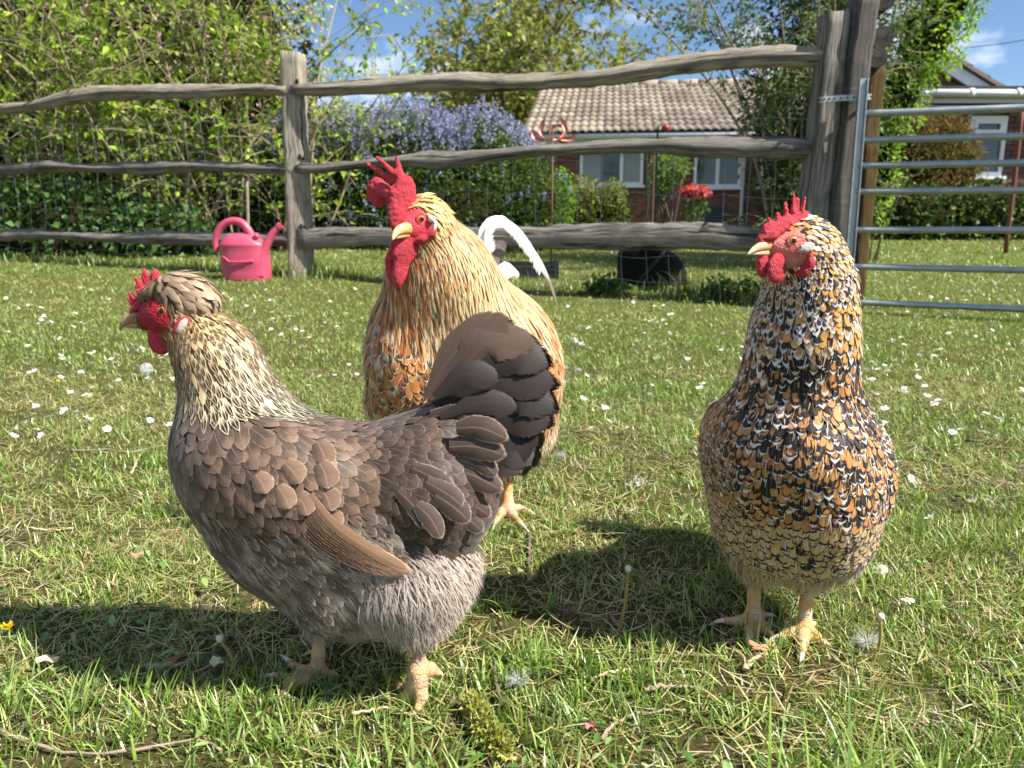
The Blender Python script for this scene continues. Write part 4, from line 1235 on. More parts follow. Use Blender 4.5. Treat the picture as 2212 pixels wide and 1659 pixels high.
# ================================================================== BIRDS: implicit bodies, shingled feathers
class SDF:
    """smooth union of ellipsoids and round cones (world metres)"""
    def __init__(s, k=0.010):
        s.k = k; s.p = []
    def ell(s, c, r, axes=None, **kw):
        A = np.eye(3) if axes is None else np.asarray(axes, float)
        s.p.append(dict(t=0, c=np.asarray(c, float), r=np.asarray(r, float), A=A, **kw)); return s
    def cone(s, a, b, ra, rb, **kw):
        s.p.append(dict(t=1, a=np.asarray(a, float), b=np.asarray(b, float), ra=ra, rb=rb, **kw)); return s
    def one(s, q, P):
        if q['t'] == 0:
            L = (P - q['c']) @ q['A'].T
            k0 = np.linalg.norm(L / q['r'], axis=-1)
            k1 = np.linalg.norm(L / q['r'] ** 2, axis=-1) + 1e-9
            return k0 * (k0 - 1) / k1
        a, b = q['a'], q['b']
        ba = b - a
        h = np.clip(((P - a) @ ba) / (ba @ ba), 0, 1)
        return np.linalg.norm(P - a - h[..., None] * ba, axis=-1) - (q['ra'] + (q['rb'] - q['ra']) * h)
    def all(s, P):
        return np.stack([s.one(q, P) for q in s.p], -1)
    def d(s, P):
        D = s.all(P); m = D.min(-1)
        return m - s.k * np.log(np.exp(-(D - m[..., None]) / s.k).sum(-1))
    def dw(s, P):
        D = s.all(P); m = D.min(-1)
        E = np.exp(-(D - m[..., None]) / s.k); S = E.sum(-1)
        return m - s.k * np.log(S), E / S[..., None]
    def grad(s, P, e=6e-4):
        K = np.array([[1, -1, -1], [-1, -1, 1], [-1, 1, -1], [1, 1, 1]], float)
        g = sum(k * s.d(P + k * e)[..., None] for k in K) / (4 * e)
        return g
    def project(s, P, off=0.0, it=2):
        for _ in range(it):
            g = s.grad(P); n2 = (g * g).sum(-1, keepdims=True) + 1e-9
            P = P - (s.d(P) - off)[..., None] * g / n2
        return P, unit(s.grad(P))

def surface_net(f, lo, hi, h):
    lo = np.asarray(lo, float); hi = np.asarray(hi, float)
    n = np.ceil((hi - lo) / h).astype(int) + 1
    ax = [lo[i] + h * np.arange(n[i]) for i in range(3)]
    val = np.empty(n)
    for i in range(n[0]):
        Y, Z = np.meshgrid(ax[1], ax[2], indexing='ij')
        val[i] = f(np.stack([np.full_like(Y, ax[0][i]), Y, Z], -1))
    ins = val < 0
    c = np.zeros((n[0] - 1, n[1] - 1, n[2] - 1), int)
    for dx in (0, 1):
        for dy in (0, 1):
            for dz in (0, 1):
                c += ins[dx:n[0] - 1 + dx, dy:n[1] - 1 + dy, dz:n[2] - 1 + dz]
    act = (c > 0) & (c < 8)
    I = np.argwhere(act)
    idx = -np.ones(act.shape, int); idx[act] = np.arange(len(I))
    acc = np.zeros((len(I), 3)); cnt = np.zeros(len(I))
    corners = [(0, 0, 0), (1, 0, 0), (0, 1, 0), (0, 0, 1), (1, 1, 0), (1, 0, 1), (0, 1, 1), (1, 1, 1)]
    for a in corners:
        for b in corners:
            if sum(b) == sum(a) + 1 and all(bb >= aa for aa, bb in zip(a, b)):
                va = val[I[:, 0] + a[0], I[:, 1] + a[1], I[:, 2] + a[2]]
                vb = val[I[:, 0] + b[0], I[:, 1] + b[1], I[:, 2] + b[2]]
                m = (va < 0) != (vb < 0)
                t = va[m] / (va[m] - vb[m])
                acc[m] += np.array(a) + t[:, None] * (np.array(b) - np.array(a)); cnt[m] += 1
    V = lo + h * (I + acc / cnt[:, None])
    Q = []
    for axis in range(3):
        u, w = (axis + 1) % 3, (axis + 2) % 3
        s0 = [slice(1, -1)] * 3; s1 = [slice(1, -1)] * 3
        s0[axis] = slice(0, -1); s1[axis] = slice(1, None)
        A, B = ins[tuple(s0)], ins[tuple(s1)]
        E = np.argwhere(A != B)
        if not len(E): continue
        flip = A[tuple(E.T)]
        E = E.copy(); off = np.ones(3, int); off[axis] = 0
        E = E + off
        du = np.zeros(3, int); du[u] = 1; dv = np.zeros(3, int); dv[w] = 1
        q = np.stack([idx[tuple((E - du - dv).T)], idx[tuple((E - dv).T)], idx[tuple(E.T)], idx[tuple((E - du).T)]], -1)
        q[~flip] = q[~flip][:, ::-1]
        Q.append(q)
    return V, np.concatenate(Q)

def sdf_bounds(s, pad=0.006):
    lo = np.full(3, 1e9); hi = -lo
    for q in s.p:
        if q['t'] == 0:
            e = (np.abs(q['A']) * q['r'][:, None]).sum(0)
            lo = np.minimum(lo, q['c'] - e); hi = np.maximum(hi, q['c'] + e)
        else:
            for p, r in ((q['a'], q['ra']), (q['b'], q['rb'])):
                lo = np.minimum(lo, p - r); hi = np.maximum(hi, p + r)
    return lo - pad, hi + pad

def sdf_mesh(s, h, wob=0.0, wf=200.0):
    lo, hi = sdf_bounds(s)
    if wob:
        f = lambda P: s.d(P) + wob * (vnoise(P * wf, 3) - 0.5)
    else:
        f = s.d
    V, Q = surface_net(f, lo, hi, h)
    return V, Q

def poisson(P, R, seed=0):
    """greedy variable-radius thinning on a hash grid"""
    r = np.random.default_rng(seed)
    order = r.permutation(len(P))
    cell = float(R.max()); grid = {}; keep = []
    for i in order:
        p = P[i]; key = (int(p[0] // cell), int(p[1] // cell), int(p[2] // cell)); ok = True
        for a in (-1, 0, 1):
            for b in (-1, 0, 1):
                for c in (-1, 0, 1):
                    for j in grid.get((key[0] + a, key[1] + b, key[2] + c), ()):
                        dd = P[j] - p
                        if dd @ dd < (0.5 * (R[i] + R[j])) ** 2:
                            ok = False; break
                    if not ok: break
                if not ok: break
            if not ok: break
        if ok:
            keep.append(i); grid.setdefault(key, []).append(i)
    return np.array(keep)

PROF = {
    'round': lambda v: np.where(v < 0.55, 0.55 + 0.45 * np.sin(np.clip(v / 0.55, 0, 1) * np.pi / 2), np.sqrt(np.clip(1 - ((v - 0.55) / 0.452) ** 2, 0, 1))),
    'square': lambda v: np.where(v < 0.7, 0.6 + 0.4 * np.sin(np.clip(v / 0.7, 0, 1) * np.pi / 2), np.clip(1 - ((v - 0.7) / 0.302) ** 3.2, 0, 1) ** 0.55),
    'lance': lambda v: np.clip((0.55 + 0.6 * np.sin(np.clip(v, 0, 1) * 2.2)) * (1 - v ** 3.0) + 0.03, 0.02, 1.2),
    'hair': lambda v: np.clip(1 - v ** 1.5, 0.05, 1),
    'tail': lambda v: np.where(v < 0.70, 0.30 + 0.70 * smooth(0, 0.70, v), np.clip(1 - ((v - 0.70) / 0.302) ** 1.9, 0, 1) ** 0.6),
    'wing': lambda v: np.where(v < 0.8, 0.55 + 0.45 * smooth(0, 0.5, v), np.sqrt(np.clip(1 - ((v - 0.8) / 0.202) ** 2, 0, 1))),
}

def feather_grid(path, nrm, halfw, prof, nu=5, cup=0.2, rag=0.06, rnd=None):
    """path (n,m+1,3), nrm (n,m+1,3), halfw (n,) -> V (n,m+1,nu,3), UV"""
    n, m1, _ = path.shape
    rnd = rnd or rng
    v = np.linspace(0, 1, m1)
    v = np.clip(v, 0, 1)
    T = unit(np.gradient(path, axis=1))
    S = unit(np.cross(nrm, T)); N = np.cross(T, S)
    u = np.linspace(-1, 1, nu)
    hw = halfw[:, None] * PROF[prof](v)[None]
    hw = np.maximum(hw, halfw[:, None] * 0.02)
    jit = 1 + rag * rnd.normal(0, 1, (n, m1, nu))
    lat = u[None, None] * hw[..., None] * jit
    P = path[:, :, None] + S[:, :, None] * lat[..., None] - N[:, :, None] * (cup * (u ** 2)[None, None] * hw[..., None])[..., None]
    # ragged tip: shift along the shaft
    tipj = np.zeros((n, m1, nu)); tipj[:, -1] = rnd.normal(0, 1, (n, nu)) * rag * 0.8; tipj[:, -2] = rnd.normal(0, 1, (n, nu)) * rag * 0.3
    P = P + T[:, :, None] * (tipj * halfw[:, None, None])[..., None]
    U = np.broadcast_to(u[None, None], (n, m1, nu)); Vv = np.broadcast_to(v[None, :, None], (n, m1, nu))
    Rr = np.broadcast_to(rnd.random((n, 1, 1)), (n, m1, nu))
    return P, np.stack([U, Vv, Rr], -1)

def grid_quads(n, m1, nu):
    base = (np.arange(n) * m1 * nu)[:, None, None]
    a = (np.arange(m1 - 1) * nu)[None, :, None]; b = np.arange(nu - 1)[None, None]
    i = base + a + b
    return np.stack([i, i + 1, i + nu + 1, i + nu], -1).reshape(-1, 4)

class Plumage:
    """collects feathers of one bird; the most visible ones become parts of their own"""
    def __init__(s):
        s.items = []          # (V(m1,nu,3), UV, cA, cB, cC, par, score)
    def add(s, V, UV, cA, cB, cC, par, score):
        for i in range(len(V)):
            s.items.append((V[i], UV[i], cA[i], cB[i], cC[i], par[i], float(score[i])))
    def emit(s, parent, mat, n_parts, part='feather', rest='plumage'):
        order = sorted(range(len(s.items)), key=lambda i: -s.items[i][6])
        def fill(mb, it):
            V, UV, a, b, c, p, _ = it
            m1, nu, _ = V.shape; k = m1 * nu
            mb.add(V.reshape(-1, 3), grid_quads(1, m1, nu), fuv=UV.reshape(-1, 3), cA=np.tile(a, (k, 1)), cB=np.tile(b, (k, 1)),
                   cC=np.tile(c, (k, 1)), par=np.tile(p, (k, 1)))
        for i in order[:n_parts]:
            mb = MB(); fill(mb, s.items[i])
            link(part, mb.mesh(part, mat), parent)
        mb = MB()
        for i in order[n_parts:]:
            fill(mb, s.items[i])
        if mb.n:
            o = link(rest, mb.mesh(rest, mat), parent)
            o['kind'] = 'stuff'

def feather_mat(name, rough=0.55, spec=0.35, barb=0.30, shaft=0.5, trans=0.08, fray=0.80):
    t = NT(name)
    u, v, r = t.sep(t.attr('fuv', 'Vector'))
    thr, lace, uw = t.sep(t.attr('par', 'Vector'))
    au = t.math('ABSOLUTE', u)
    # barbs sweep back from the shaft
    bc = t.math('SUBTRACT', v, t.math('MULTIPLY', au, 0.28))
    vec = t.comb(t.math('MULTIPLY', bc, 34.0), t.math('MULTIPLY', u, 1.3), t.math('MULTIPLY', r, 90.0))
    nb = t.noise(vec, 1.0, 3, 0.65)
    vec2 = t.comb(t.math('MULTIPLY', bc, 7.0), t.math('MULTIPLY', u, 2.0), t.math('MULTIPLY', r, 57.0))
    n2 = t.noise(vec2, 1.0, 2, 0.5)
    wob = t.math('ADD', t.math('MULTIPLY', t.math('SUBTRACT', nb, 0.5), 0.22), t.math('MULTIPLY', t.math('SUBTRACT', n2, 0.5), 0.30))
    vv = t.math('ADD', v, wob)
    vv = t.math('SUBTRACT', vv, t.math('MULTIPLY', t.math('MULTIPLY', au, au), 0.10))
    vt = t.math('MAXIMUM', 0.0, t.math('DIVIDE', t.math('SUBTRACT', v, 0.55), 0.45))
    vt2 = t.math('MULTIPLY', vt, vt)
    x2 = t.math('MULTIPLY', t.math('MULTIPLY', u, u), t.math('SUBTRACT', 1.0, vt2))
    rho = t.math('SQRT', t.math('ADD', t.math('MULTIPLY', x2, t.math('MULTIPLY', uw, uw)), vt2))
    rho1 = t.math('SQRT', t.math('ADD', x2, vt2))
    rw = t.math('ADD', rho, t.math('MULTIPLY', wob, 0.9))
    spang = t.math('LESS_THAN', uw, 0.7)
    tipv = t.math('ADD', t.math('MULTIPLY', spang, rw), t.math('MULTIPLY', t.math('SUBTRACT', 1.0, spang), vv))
    sof = t.math('SUBTRACT', 0.22, t.math('MULTIPLY', spang, 0.15))
    tipm = t.ss(t.math('SUBTRACT', thr, sof), t.math('ADD', thr, sof), tipv)
    em = t.ss(t.math('SUBTRACT', lace, 0.05), t.math('ADD', lace, 0.03), t.math('ADD', rho, t.math('MULTIPLY', wob, 0.55)))
    c = t.mix(tipm, t.attr('cA'), t.attr('cB'))
    c = t.mix(em, c, t.attr('cC'))
    sh = t.math('MULTIPLY', t.ss(0.10, 0.03, au), shaft)
    c = t.mix(sh, c, t.mix(0.5, t.attr('cC'), t.attr('cA')))
    k = t.math('ADD', 1.0 - barb, t.math('MULTIPLY', nb, 2 * barb))
    c = t.mix(1.0, c, t.comb(k, k, k), 'MULTIPLY')
    t.set(color=c, rough=rough, spec=spec, sheen=0.15)
    t.bump(nb, 0.25, 0.0006)
    if trans:
        t.translucent(c, trans)
    # the vane frays into separate barbs along its rim
    vec3 = t.comb(t.math('MULTIPLY', bc, 46.0), t.math('MULTIPLY', u, 0.6), t.math('MULTIPLY', r, 33.0))
    nf = t.noise(vec3, 1.0, 2, 0.6)
    al = t.ss(0.02, -0.06, t.math('SUBTRACT', rho1, t.math('ADD', fray, t.math('MULTIPLY', nf, 0.30))))
    surf_ = t.out.inputs['Surface'].links[0].from_socket
    tp = t.node('ShaderNodeBsdfTransparent')
    mx = t.node('ShaderNodeMixShader')
    t.l.new(al, mx.inputs[0]); t.l.new(tp.outputs[0], mx.inputs[1]); t.l.new(surf_, mx.inputs[2])
    t.l.new(mx.outputs[0], t.out.inputs['Surface'])
    return t.m

def soft_mat(name, color, rough=0.5, scale=900.0, sss=0.15, bump=0.5, var=0.3):
    t = NT(name)
    p = t.pos()
    n = t.voro(p, scale); n2 = t.noise(p, scale * 0.25, 4, 0.6); n3 = t.noise(p, 70.0, 3, 0.55)
    c = np.asarray(color, float)
    cc = t.mix(n2, c * (1 - var), np.clip(c * (1 + var) + 0.02, 0, 1))
    cc = t.mix(t.math('MULTIPLY', t.ss(0.40, 0.70, n3), 0.6), cc, c * np.array([0.62, 0.5, 0.6]))
    cc = t.mix(t.math('MULTIPLY', t.ss(0.35, 0.15, n), 0.28), cc, np.clip(c * 1.3 + np.array([0.10, 0.12, 0.12]), 0, 1))
    t.set(color=cc, rough=rough, spec=0.35, sss=sss)
    t.bsdf.inputs['Subsurface Radius'].default_value = (0.006, 0.002, 0.0015)
    t.bsdf.inputs['Subsurface Scale'].default_value = 0.5
    t.bump(t.math('ADD', t.math('MULTIPLY', n, -1.0), n2), bump, 0.0016)
    return t.m

def body_mat(name):
    """skin, legs and underdown: colour attribute 'col', masks 'leg' and 'face', 'band' runs along toes"""
    t = NT(name)
    p = t.pos()
    c = t.attr('col'); leg = t.attr('leg', 'Fac'); face = t.attr('face', 'Fac'); band = t.attr('band', 'Fac')
    n = t.noise(p, 500.0, 4, 0.6)
    vo = t.voro(p, 420.0); ve = t.voro(p, 240.0, 'DISTANCE_TO_EDGE')
    k = t.math('ADD', 0.72, t.math('MULTIPLY', n, 0.55))
    c2 = t.mix(1.0, c, t.comb(k, k, k), 'MULTIPLY')
    saw = t.math('FRACT', t.math('ADD', t.math('MULTIPLY', band, 330.0), t.math('MULTIPLY', n, 0.5)))
    dk = t.math('MULTIPLY', leg, t.math('MULTIPLY', t.ss(0.22, 0.0, saw), 0.40))
    c2 = t.mix(dk, c2, (0.09, 0.055, 0.03))
    ve2 = t.math('MULTIPLY', t.ss(0.06, 0.0, ve), t.math('MULTIPLY', leg, 0.18))
    c2 = t.mix(ve2, c2, (0.12, 0.08, 0.05))
    t.set(color=c2, rough=0.55, spec=0.3, sss=0.05)
    t.bsdf.inputs['Subsurface Radius'].default_value = (0.006, 0.002, 0.001)
    hgt = t.math('ADD', t.math('MULTIPLY', leg, t.math('ADD', saw, t.math('MULTIPLY', t.ss(0.0, 0.12, ve), 0.8))),
                 t.math('ADD', t.math('MULTIPLY', face, vo), t.math('MULTIPLY', n, 0.4)))
    t.bump(hgt, 0.6, 0.0016)
    return t.m
BODY_MAT = body_mat('bird_skin')
CLAW = lin(226, 206, 186)

def leg_geom(hock, ankle, toes, r=0.0062, col=(0.6, 0.4, 0.2), col2=None, spur=True, toe_r=None):
    """shank and toes grown from one implicit surface, claws added; toes are lists of world points ending at the claw's tip"""
    s = SDF(0.0022); hock = np.asarray(hock, float); ankle = np.asarray(ankle, float)
    mid = 0.5 * (hock + ankle)
    s.cone(hock, mid, r * 1.12, r * 0.98); s.cone(mid, ankle, r * 0.98, r * 1.30)
    claws = []; tr = toe_r or r * 0.80
    for tp in toes:
        tp = np.asarray(tp, float)
        pts = np.concatenate([[ankle], tp[:-1]])
        k = len(pts) - 1
        for i in range(k):
            ra = r * 1.15 if i == 0 else tr * (1.05 - 0.28 * i / k); rb = tr * (1.05 - 0.28 * (i + 1) / k)
            s.cone(pts[i], pts[i + 1], ra, rb)
            if i > 0: s.ell(pts[i], np.full(3, tr * (1.12 - 0.25 * i / k)))
        a, b = tp[-2], tp[-1]; d = b - pts[-2]
        c = a + 0.55 * (b - a) + np.array([0, 0, 0.0022])
        claws.append(bez([a - 0.002 * unit(b - a), c, b], 6))
    V, Q = sdf_mesh(s, 0.0017)
    V, _ = s.project(V, 0.0, 1)
    # length coordinate for the scutes
    D = s.all(V); best = D.argmin(-1); band = np.zeros(len(V))
    acc = 0.0
    for i, q in enumerate(s.p):
        if q['t'] == 1:
            ba = q['b'] - q['a']; L = np.linalg.norm(ba)
            m = best == i
            band[m] = acc + L * np.clip(((V[m] - q['a']) @ ba) / L ** 2, 0, 1)
            acc += L
    col = np.asarray(col, float); col2 = col if col2 is None else np.asarray(col2, float)
    w = smooth(0.3, 0.7, vnoise(V * 90, 11))[:, None]
    C = col * (1 - w) + col2 * w
    pieces = [(V, Q, None, C, band, np.ones(len(V)))]
    for c in claws:
        v, q, t_ = tube(c, np.linspace(tr * 0.62, 0.0006, 6), 8)
        pieces.append((v, q, t_, np.tile(CLAW, (len(v), 1)), np.zeros(len(v)), np.zeros(len(v))))
    return pieces

def make_body(name, s, h, parent, colfn, facefn, legs, down_off=-0.001):
    V, Q = sdf_mesh(s, h)
    V, N = s.project(V, down_off, 2)
    mb = MB()
    f = facefn(V)
    mb.add(V, Q, col=colfn(V, f), leg=np.zeros(len(V)), face=f, band=np.zeros(len(V)))
    for L in legs:
        for (v, q, t_, c, b, lg) in L:
            mb.add(v, q, t_, col=c, leg=lg, face=np.zeros(len(v)), band=b)
    o = link(name, mb.mesh(name, BODY_MAT), parent)
    return V, N, o

def flow_of(s, P, jit=0.0):
    """tangent flow blended from the primitives"""
    _, w = s.dw(P)
    F = np.stack([np.asarray(q.get('flow', (0, 0, -1.0)), float) for q in s.p])
    return w @ F, w

def grow(s, roots, L, lift, m, jit_ang, base=0.0005, seed=1):
    """walk feathers down the flow over the surface -> path, normals"""
    r = np.random.default_rng(seed)
    n = len(roots)
    P, N = s.project(roots, base, 1)
    f, w = flow_of(s, P)
    sd = unit(np.cross(N, f))
    f = unit(f) + sd * np.tan(jit_ang)[:, None]
    path = [P]; nr = [N]
    T = None
    for k in range(1, m + 1):
        g, _ = flow_of(s, path[-1])
        g = 0.6 * unit(g) + 0.4 * unit(f)
        T = g - nr[-1] * (g * nr[-1]).sum(-1, keepdims=True)
        T = unit(T)
        Pn = path[-1] + T * (L / m)[:, None]
        off = base + lift * (k / m) ** 1.2
        g2 = s.grad(Pn); n2 = (g2 * g2).sum(-1, keepdims=True) + 1e-9
        Pn = Pn - (s.d(Pn) - off)[:, None] * g2 / n2
        path.append(Pn); nr.append(unit(g2))
    return np.stack(path, 1), np.stack(nr, 1), w

def soft_coat(s, plum, V, ids, n, L0, L1, lift, w0, colfn, r, seed=12, jit=0.5, prof='hair'):
    """fine loose barbs lying over the feathers"""
    k = r.choice(ids, n)
    st = V[k] + r.normal(0, 0.003, (n, 3))
    path, nr, w = grow(s, st, L0 + (L1 - L0) * r.random(n), lift * (0.3 + r.random(n)), 4, r.normal(0, jit, n), base=0.0016, seed=seed)
    P, UV = feather_grid(path, nr, w0 * (0.6 + 0.8 * r.random(n)), prof, 2, 0, .02, r)
    c = colfn(path[:, -1], n)
    plum.add(P, UV, c * .85, c, c, np.tile((0.4, 1.2, 0.5), (n, 1)), np.zeros(n))

CAMP = np.array([0, 0, CAM_H])
def vis_score(path, nrm, halfw, L):
    """how large a feather shows from the front"""
    tip = path[:, -2]; v = CAMP - tip; d = np.linalg.norm(v, axis=-1)
    f = (nrm[:, -2] * v).sum(-1) / d
    return np.clip(f + 0.15, 0, 1) * halfw * L / d ** 2

def eye_parts(parent, c, axis, r, iris, name='eye', lid=None, lidmat=None):
    """eyeball turned along axis, with pupil and iris, and the lid round it"""
    c = np.asarray(c, float); axis = unit(axis)
    nu, nv = 16, 12
    th = np.linspace(0, np.pi, nv); ph = np.linspace(0, 2 * np.pi, nu, endpoint=False)
    a = np.array([0, 0, 1.0]); a = unit(a - axis * (a @ axis)); b = np.cross(axis, a)
    V = c + r * (np.cos(th)[:, None, None] * axis + np.sin(th)[:, None, None] * (np.cos(ph)[None, :, None] * a + np.sin(ph)[None, :, None] * b))
    V = V.reshape(-1, 3)
    i = np.arange(nv - 1)[:, None] * nu; j = np.arange(nu)[None]; k = (j + 1) % nu
    Q = np.stack([i + j, i + nu + j, i + nu + k, i + k], -1).reshape(-1, 4)
    ang = np.repeat(th, nu)
    t = EYE_MATS.get(tuple(iris))
    if t is None:
        nt = NT('bird_eye')
        f = nt.math('DIVIDE', nt.attr('ang', 'Fac'), 1.6)
        nt.set(color=nt.ramp(f, [(0.0, (0.002, 0.002, 0.002)), (0.30, (0.002, 0.002, 0.002)), (0.36, iris), (0.56, np.asarray(iris) * 0.75), (0.68, (0.03, 0.01, 0.008))]),
               rough=0.08, spec=0.6, coat=0.6)
        t = EYE_MATS[tuple(iris)] = nt.m
    link(name, mesh_np(name, V, Q, t, {'ang': ang}), parent)
    if lidmat:
        p = [c + axis * r * 0.45 + r * 1.02 * (math.cos(q) * a + math.sin(q) * b) for q in np.linspace(0, 2 * np.pi, 22)]
        v, q, t_ = tube(p, r * 0.20, 7, caps=False, up=axis)
        link('eyelid', MB().add(v, q).mesh('eyelid', lidmat), parent)
EYE_MATS = {}

def surf(s, px, py, off=0.0, Y0=0.5):
    """first point of the implicit surface behind (px, py), and its normal"""
    P = W(px, py, Y0)[None]; d = unit(P[0] - CAMP)
    for _ in range(60):
        P = P + d * np.maximum(s.d(P), 1e-5)[:, None] * 0.9
    n = unit(s.grad(P))[0]
    return P[0] + n * off, n

def flat_ell(s, px, py, Y, rx, ry, rd, ang=0.0, yaw=0.0, **kw):
    """ellipsoid measured in the frame: half width/height in px, half depth in m, rolled by ang, turned by yaw"""
    m = scale_at(px, py, Y)
    ca, sa = math.cos(ang), math.sin(ang)
    A = np.array([[ca, 0, sa], [0, 1, 0], [-sa, 0, ca]])
    if yaw:
        A = A @ rotz(yaw).T
    s.ell(W(px, py, Y), (rx * m, rd, ry * m), A, **kw)
    return s

def pcone(s, a, b, **kw):
    """cone from (px,py,Y,rpx) to (px,py,Y,rpx)"""
    s.cone(W(*a[:3]), W(*b[:3]), a[3] * scale_at(*a[:3]), b[3] * scale_at(*b[:3]), **kw)
    return s

def beak_mesh(parent, up, lo, mat, squash=0.72):
    m = MB()
    for pts in (up, lo):
        P = bez([W(p[0], p[1], p[2]) for p in pts], 14)
        R = np.interp(np.linspace(0, 1, 14), np.linspace(0, 1, len(pts)), [p[3] * scale_at(p[0], p[1], p[2]) for p in pts])
        v, q, t_ = tube(P, R, 14, True, up=(0, 0, 1), squash=squash)
        lv = np.concatenate([np.repeat(np.linspace(0, 1, 14), 14), [0, 1]])
        m.add(v, q, t_, along=lv)
    return link('beak', m.mesh('beak', mat), parent)

def beak_mat(name, base, mid, tip):
    t = NT(name)
    a = t.attr('along', 'Fac')
    n = t.noise(t.pos(), 300.0, 3)
    c = t.ramp(t.math('ADD', a, t.math('MULTIPLY', t.math('SUBTRACT', n, 0.5), 0.25)), [(0.0, base), (0.45, mid), (1.0, tip)])
    t.set(color=c, rough=0.35, spec=0.5, sss=0.08)
    t.bsdf.inputs['Subsurface Radius'].default_value = (0.004, 0.002, 0.001)
    t.bump(n, 0.2, 0.0008)
    return t.m
RED_SKIN = soft_mat('comb_skin', lin(196, 46, 62), bump=0.8)
PALE_SKIN = soft_mat('earlobe_skin', lin(226, 208, 196), 0.5, 700.0, 0.1)
# ================================================================== BROWN CRESTED HEN (side on)
def G(px, py, dz=0.004):
    p = on_ground(px, py); p[2] += dz; return p

def cm(a, b, t):
    t = np.asarray(t, float)[:, None]
    return np.asarray(a) * (1 - t) + np.asarray(b) * t

def brown_hen():
    r = np.random.default_rng(101)
    Y0 = 0.785
    base = on_ground(790, 1480)
    hen = thing('hen', 'brown crested hen with speckled cream neck, side on in the foreground', 'hen', (base[0], Y0, 0))
    s = SDF(0.011)
    right = np.array([1.0, 0, 0]); down = np.array([0, 0, -1.0])
    fl = lambda x, z, y=0.0: unit([x, y, z])
    # torso
    flat_ell(s, 705, 1098, Y0, 300, 172, 0.080, -0.50, reg='belly', flow=fl(0.75, -0.65))
    flat_ell(s, 505, 985, Y0, 118, 150, 0.068, 0.1, reg='breast', flow=fl(0.15, -1.0))
    flat_ell(s, 600, 1160, Y0, 150, 112, 0.064, -0.8, reg='breast', flow=fl(0.45, -0.9))
    flat_ell(s, 735, 1015, Y0, 180, 88, 0.066, -0.08, reg='back', flow=fl(1.0, -0.12))
    flat_ell(s, 922, 1044, Y0, 160, 140, 0.076, -0.45, reg='cushion', flow=fl(0.86, -0.50))
    flat_ell(s, 950, 945, Y0, 100, 66, 0.045, 0.35, reg='cushion', flow=fl(0.95, -0.1))
    flat_ell(s, 752, 1272, Y0, 135, 96, 0.062, -0.2, reg='belly', flow=fl(0.7, -0.7))
    # wing bow on the near and the far side
    for sgn in (-1, 1):
        flat_ell(s, 600, 1040, Y0 + sgn * 0.058, 165, 118, 0.030, -0.35, reg='wing', flow=fl(0.50, -0.86))
    # thighs and fluff
    flat_ell(s, 910, 1215, Y0, 112, 125, 0.072, 0.2, reg='fluff', flow=fl(0.55, -0.85))
    pcone(s, (880, 1280, Y0 - 0.035, 95), (902, 1350, Y0 - 0.038, 34), reg='fluff', flow=fl(0.1, -1.0))
    pcone(s, (735, 1270, Y0 + 0.035, 85), (690, 1348, Y0 + 0.03, 28), reg='belly2', flow=fl(0.35, -0.95))
    # neck and head
    pcone(s, (530, 925, Y0, 112), (470, 778, Y0, 74), reg='neck', flow=fl(0.42, -0.92))
    pcone(s, (470, 778, Y0, 73), (412, 690, Y0, 40), reg='neck', flow=fl(0.45, -0.9))
    flat_ell(s, 368, 668, Y0, 47, 40, 0.0155, 0.1, reg='head', flow=fl(0.95, -0.3))
    pcone(s, (352, 684, Y0, 30), (318, 690, Y0, 15), reg='head', flow=fl(0.95, -0.3))
    regs = np.array([q['reg'] for q in s.p])

    fc = W(350, 680, Y0); m0 = scale_at(350, 680, Y0)
    def facefn(P):
        e = ((P[:, 0] - fc[0]) / (44 * m0)) ** 2 + ((P[:, 2] - fc[2]) / (40 * m0)) ** 2
        return smooth(1.25, 0.75, e)
    under = lin(92, 80, 72)
    def colfn(P, f):
        _, w = s.dw(P)
        isf = w[:, [i for i, q in enumerate(s.p) if q['reg'] in ('fluff', 'belly2')]].sum(1)
        c = under * (1 - isf[:, None]) + lin(150, 140, 132) * isf[:, None]
        isn = w[:, [i for i, q in enumerate(s.p) if q['reg'] == 'neck']].sum(1)[:, None]
        c = c * (1 - isn) + lin(150, 132, 100) * isn
        n = vnoise(P * 260, 5)[:, None]
        red = lin(150, 32, 42) * (0.8 + 0.5 * n)
        return c * (1 - f[:, None]) + red * f[:, None]
    skin, skin2 = lin(190, 150, 122), lin(204, 172, 120)
    legA = leg_geom(W(690, 1368, Y0 + 0.018), W(686, 1462, 0.800) + [0, 0, 0.004], [
        [G(658, 1462, .006), G(628, 1442, .006), G(606, 1420, .003)],
        [G(655, 1480, .007), G(627, 1490, .007), G(614, 1508, .006), G(634, 1519, .002)],
        [G(640, 1478, .006), G(600, 1470, .006), G(572, 1466, .002)],
        [G(715, 1466, .006), G(734, 1464, .001)]], 0.0068, skin, skin2)
    kn = W(904, 1448, 0.742)
    legB = leg_geom(W(905, 1366, 0.752), kn, [
        [W(909, 1478, 0.735), W(911, 1505, 0.730), W(902, 1530, 0.724), W(888, 1556, 0.720)],
        [W(896, 1482, 0.738), W(876, 1508, 0.742), W(848, 1510, 0.746), W(815, 1512, 0.748)],
        [W(890, 1480, 0.75), W(870, 1490, 0.775), W(850, 1484, 0.785), W(832, 1478, .79)],
        [W(930, 1445, 0.745), W(944, 1452, 0.748), W(957, 1460, 0.748)]], 0.0066, skin, skin2)
    V, N, body = make_body('body', s, 0.0046, hen, colfn, facefn, [legA, legB])

    # ---------------- feathers over the whole body
    plum = Plumage()
    _, wv = s.dw(V)
    reg = regs[wv.argmax(1)]
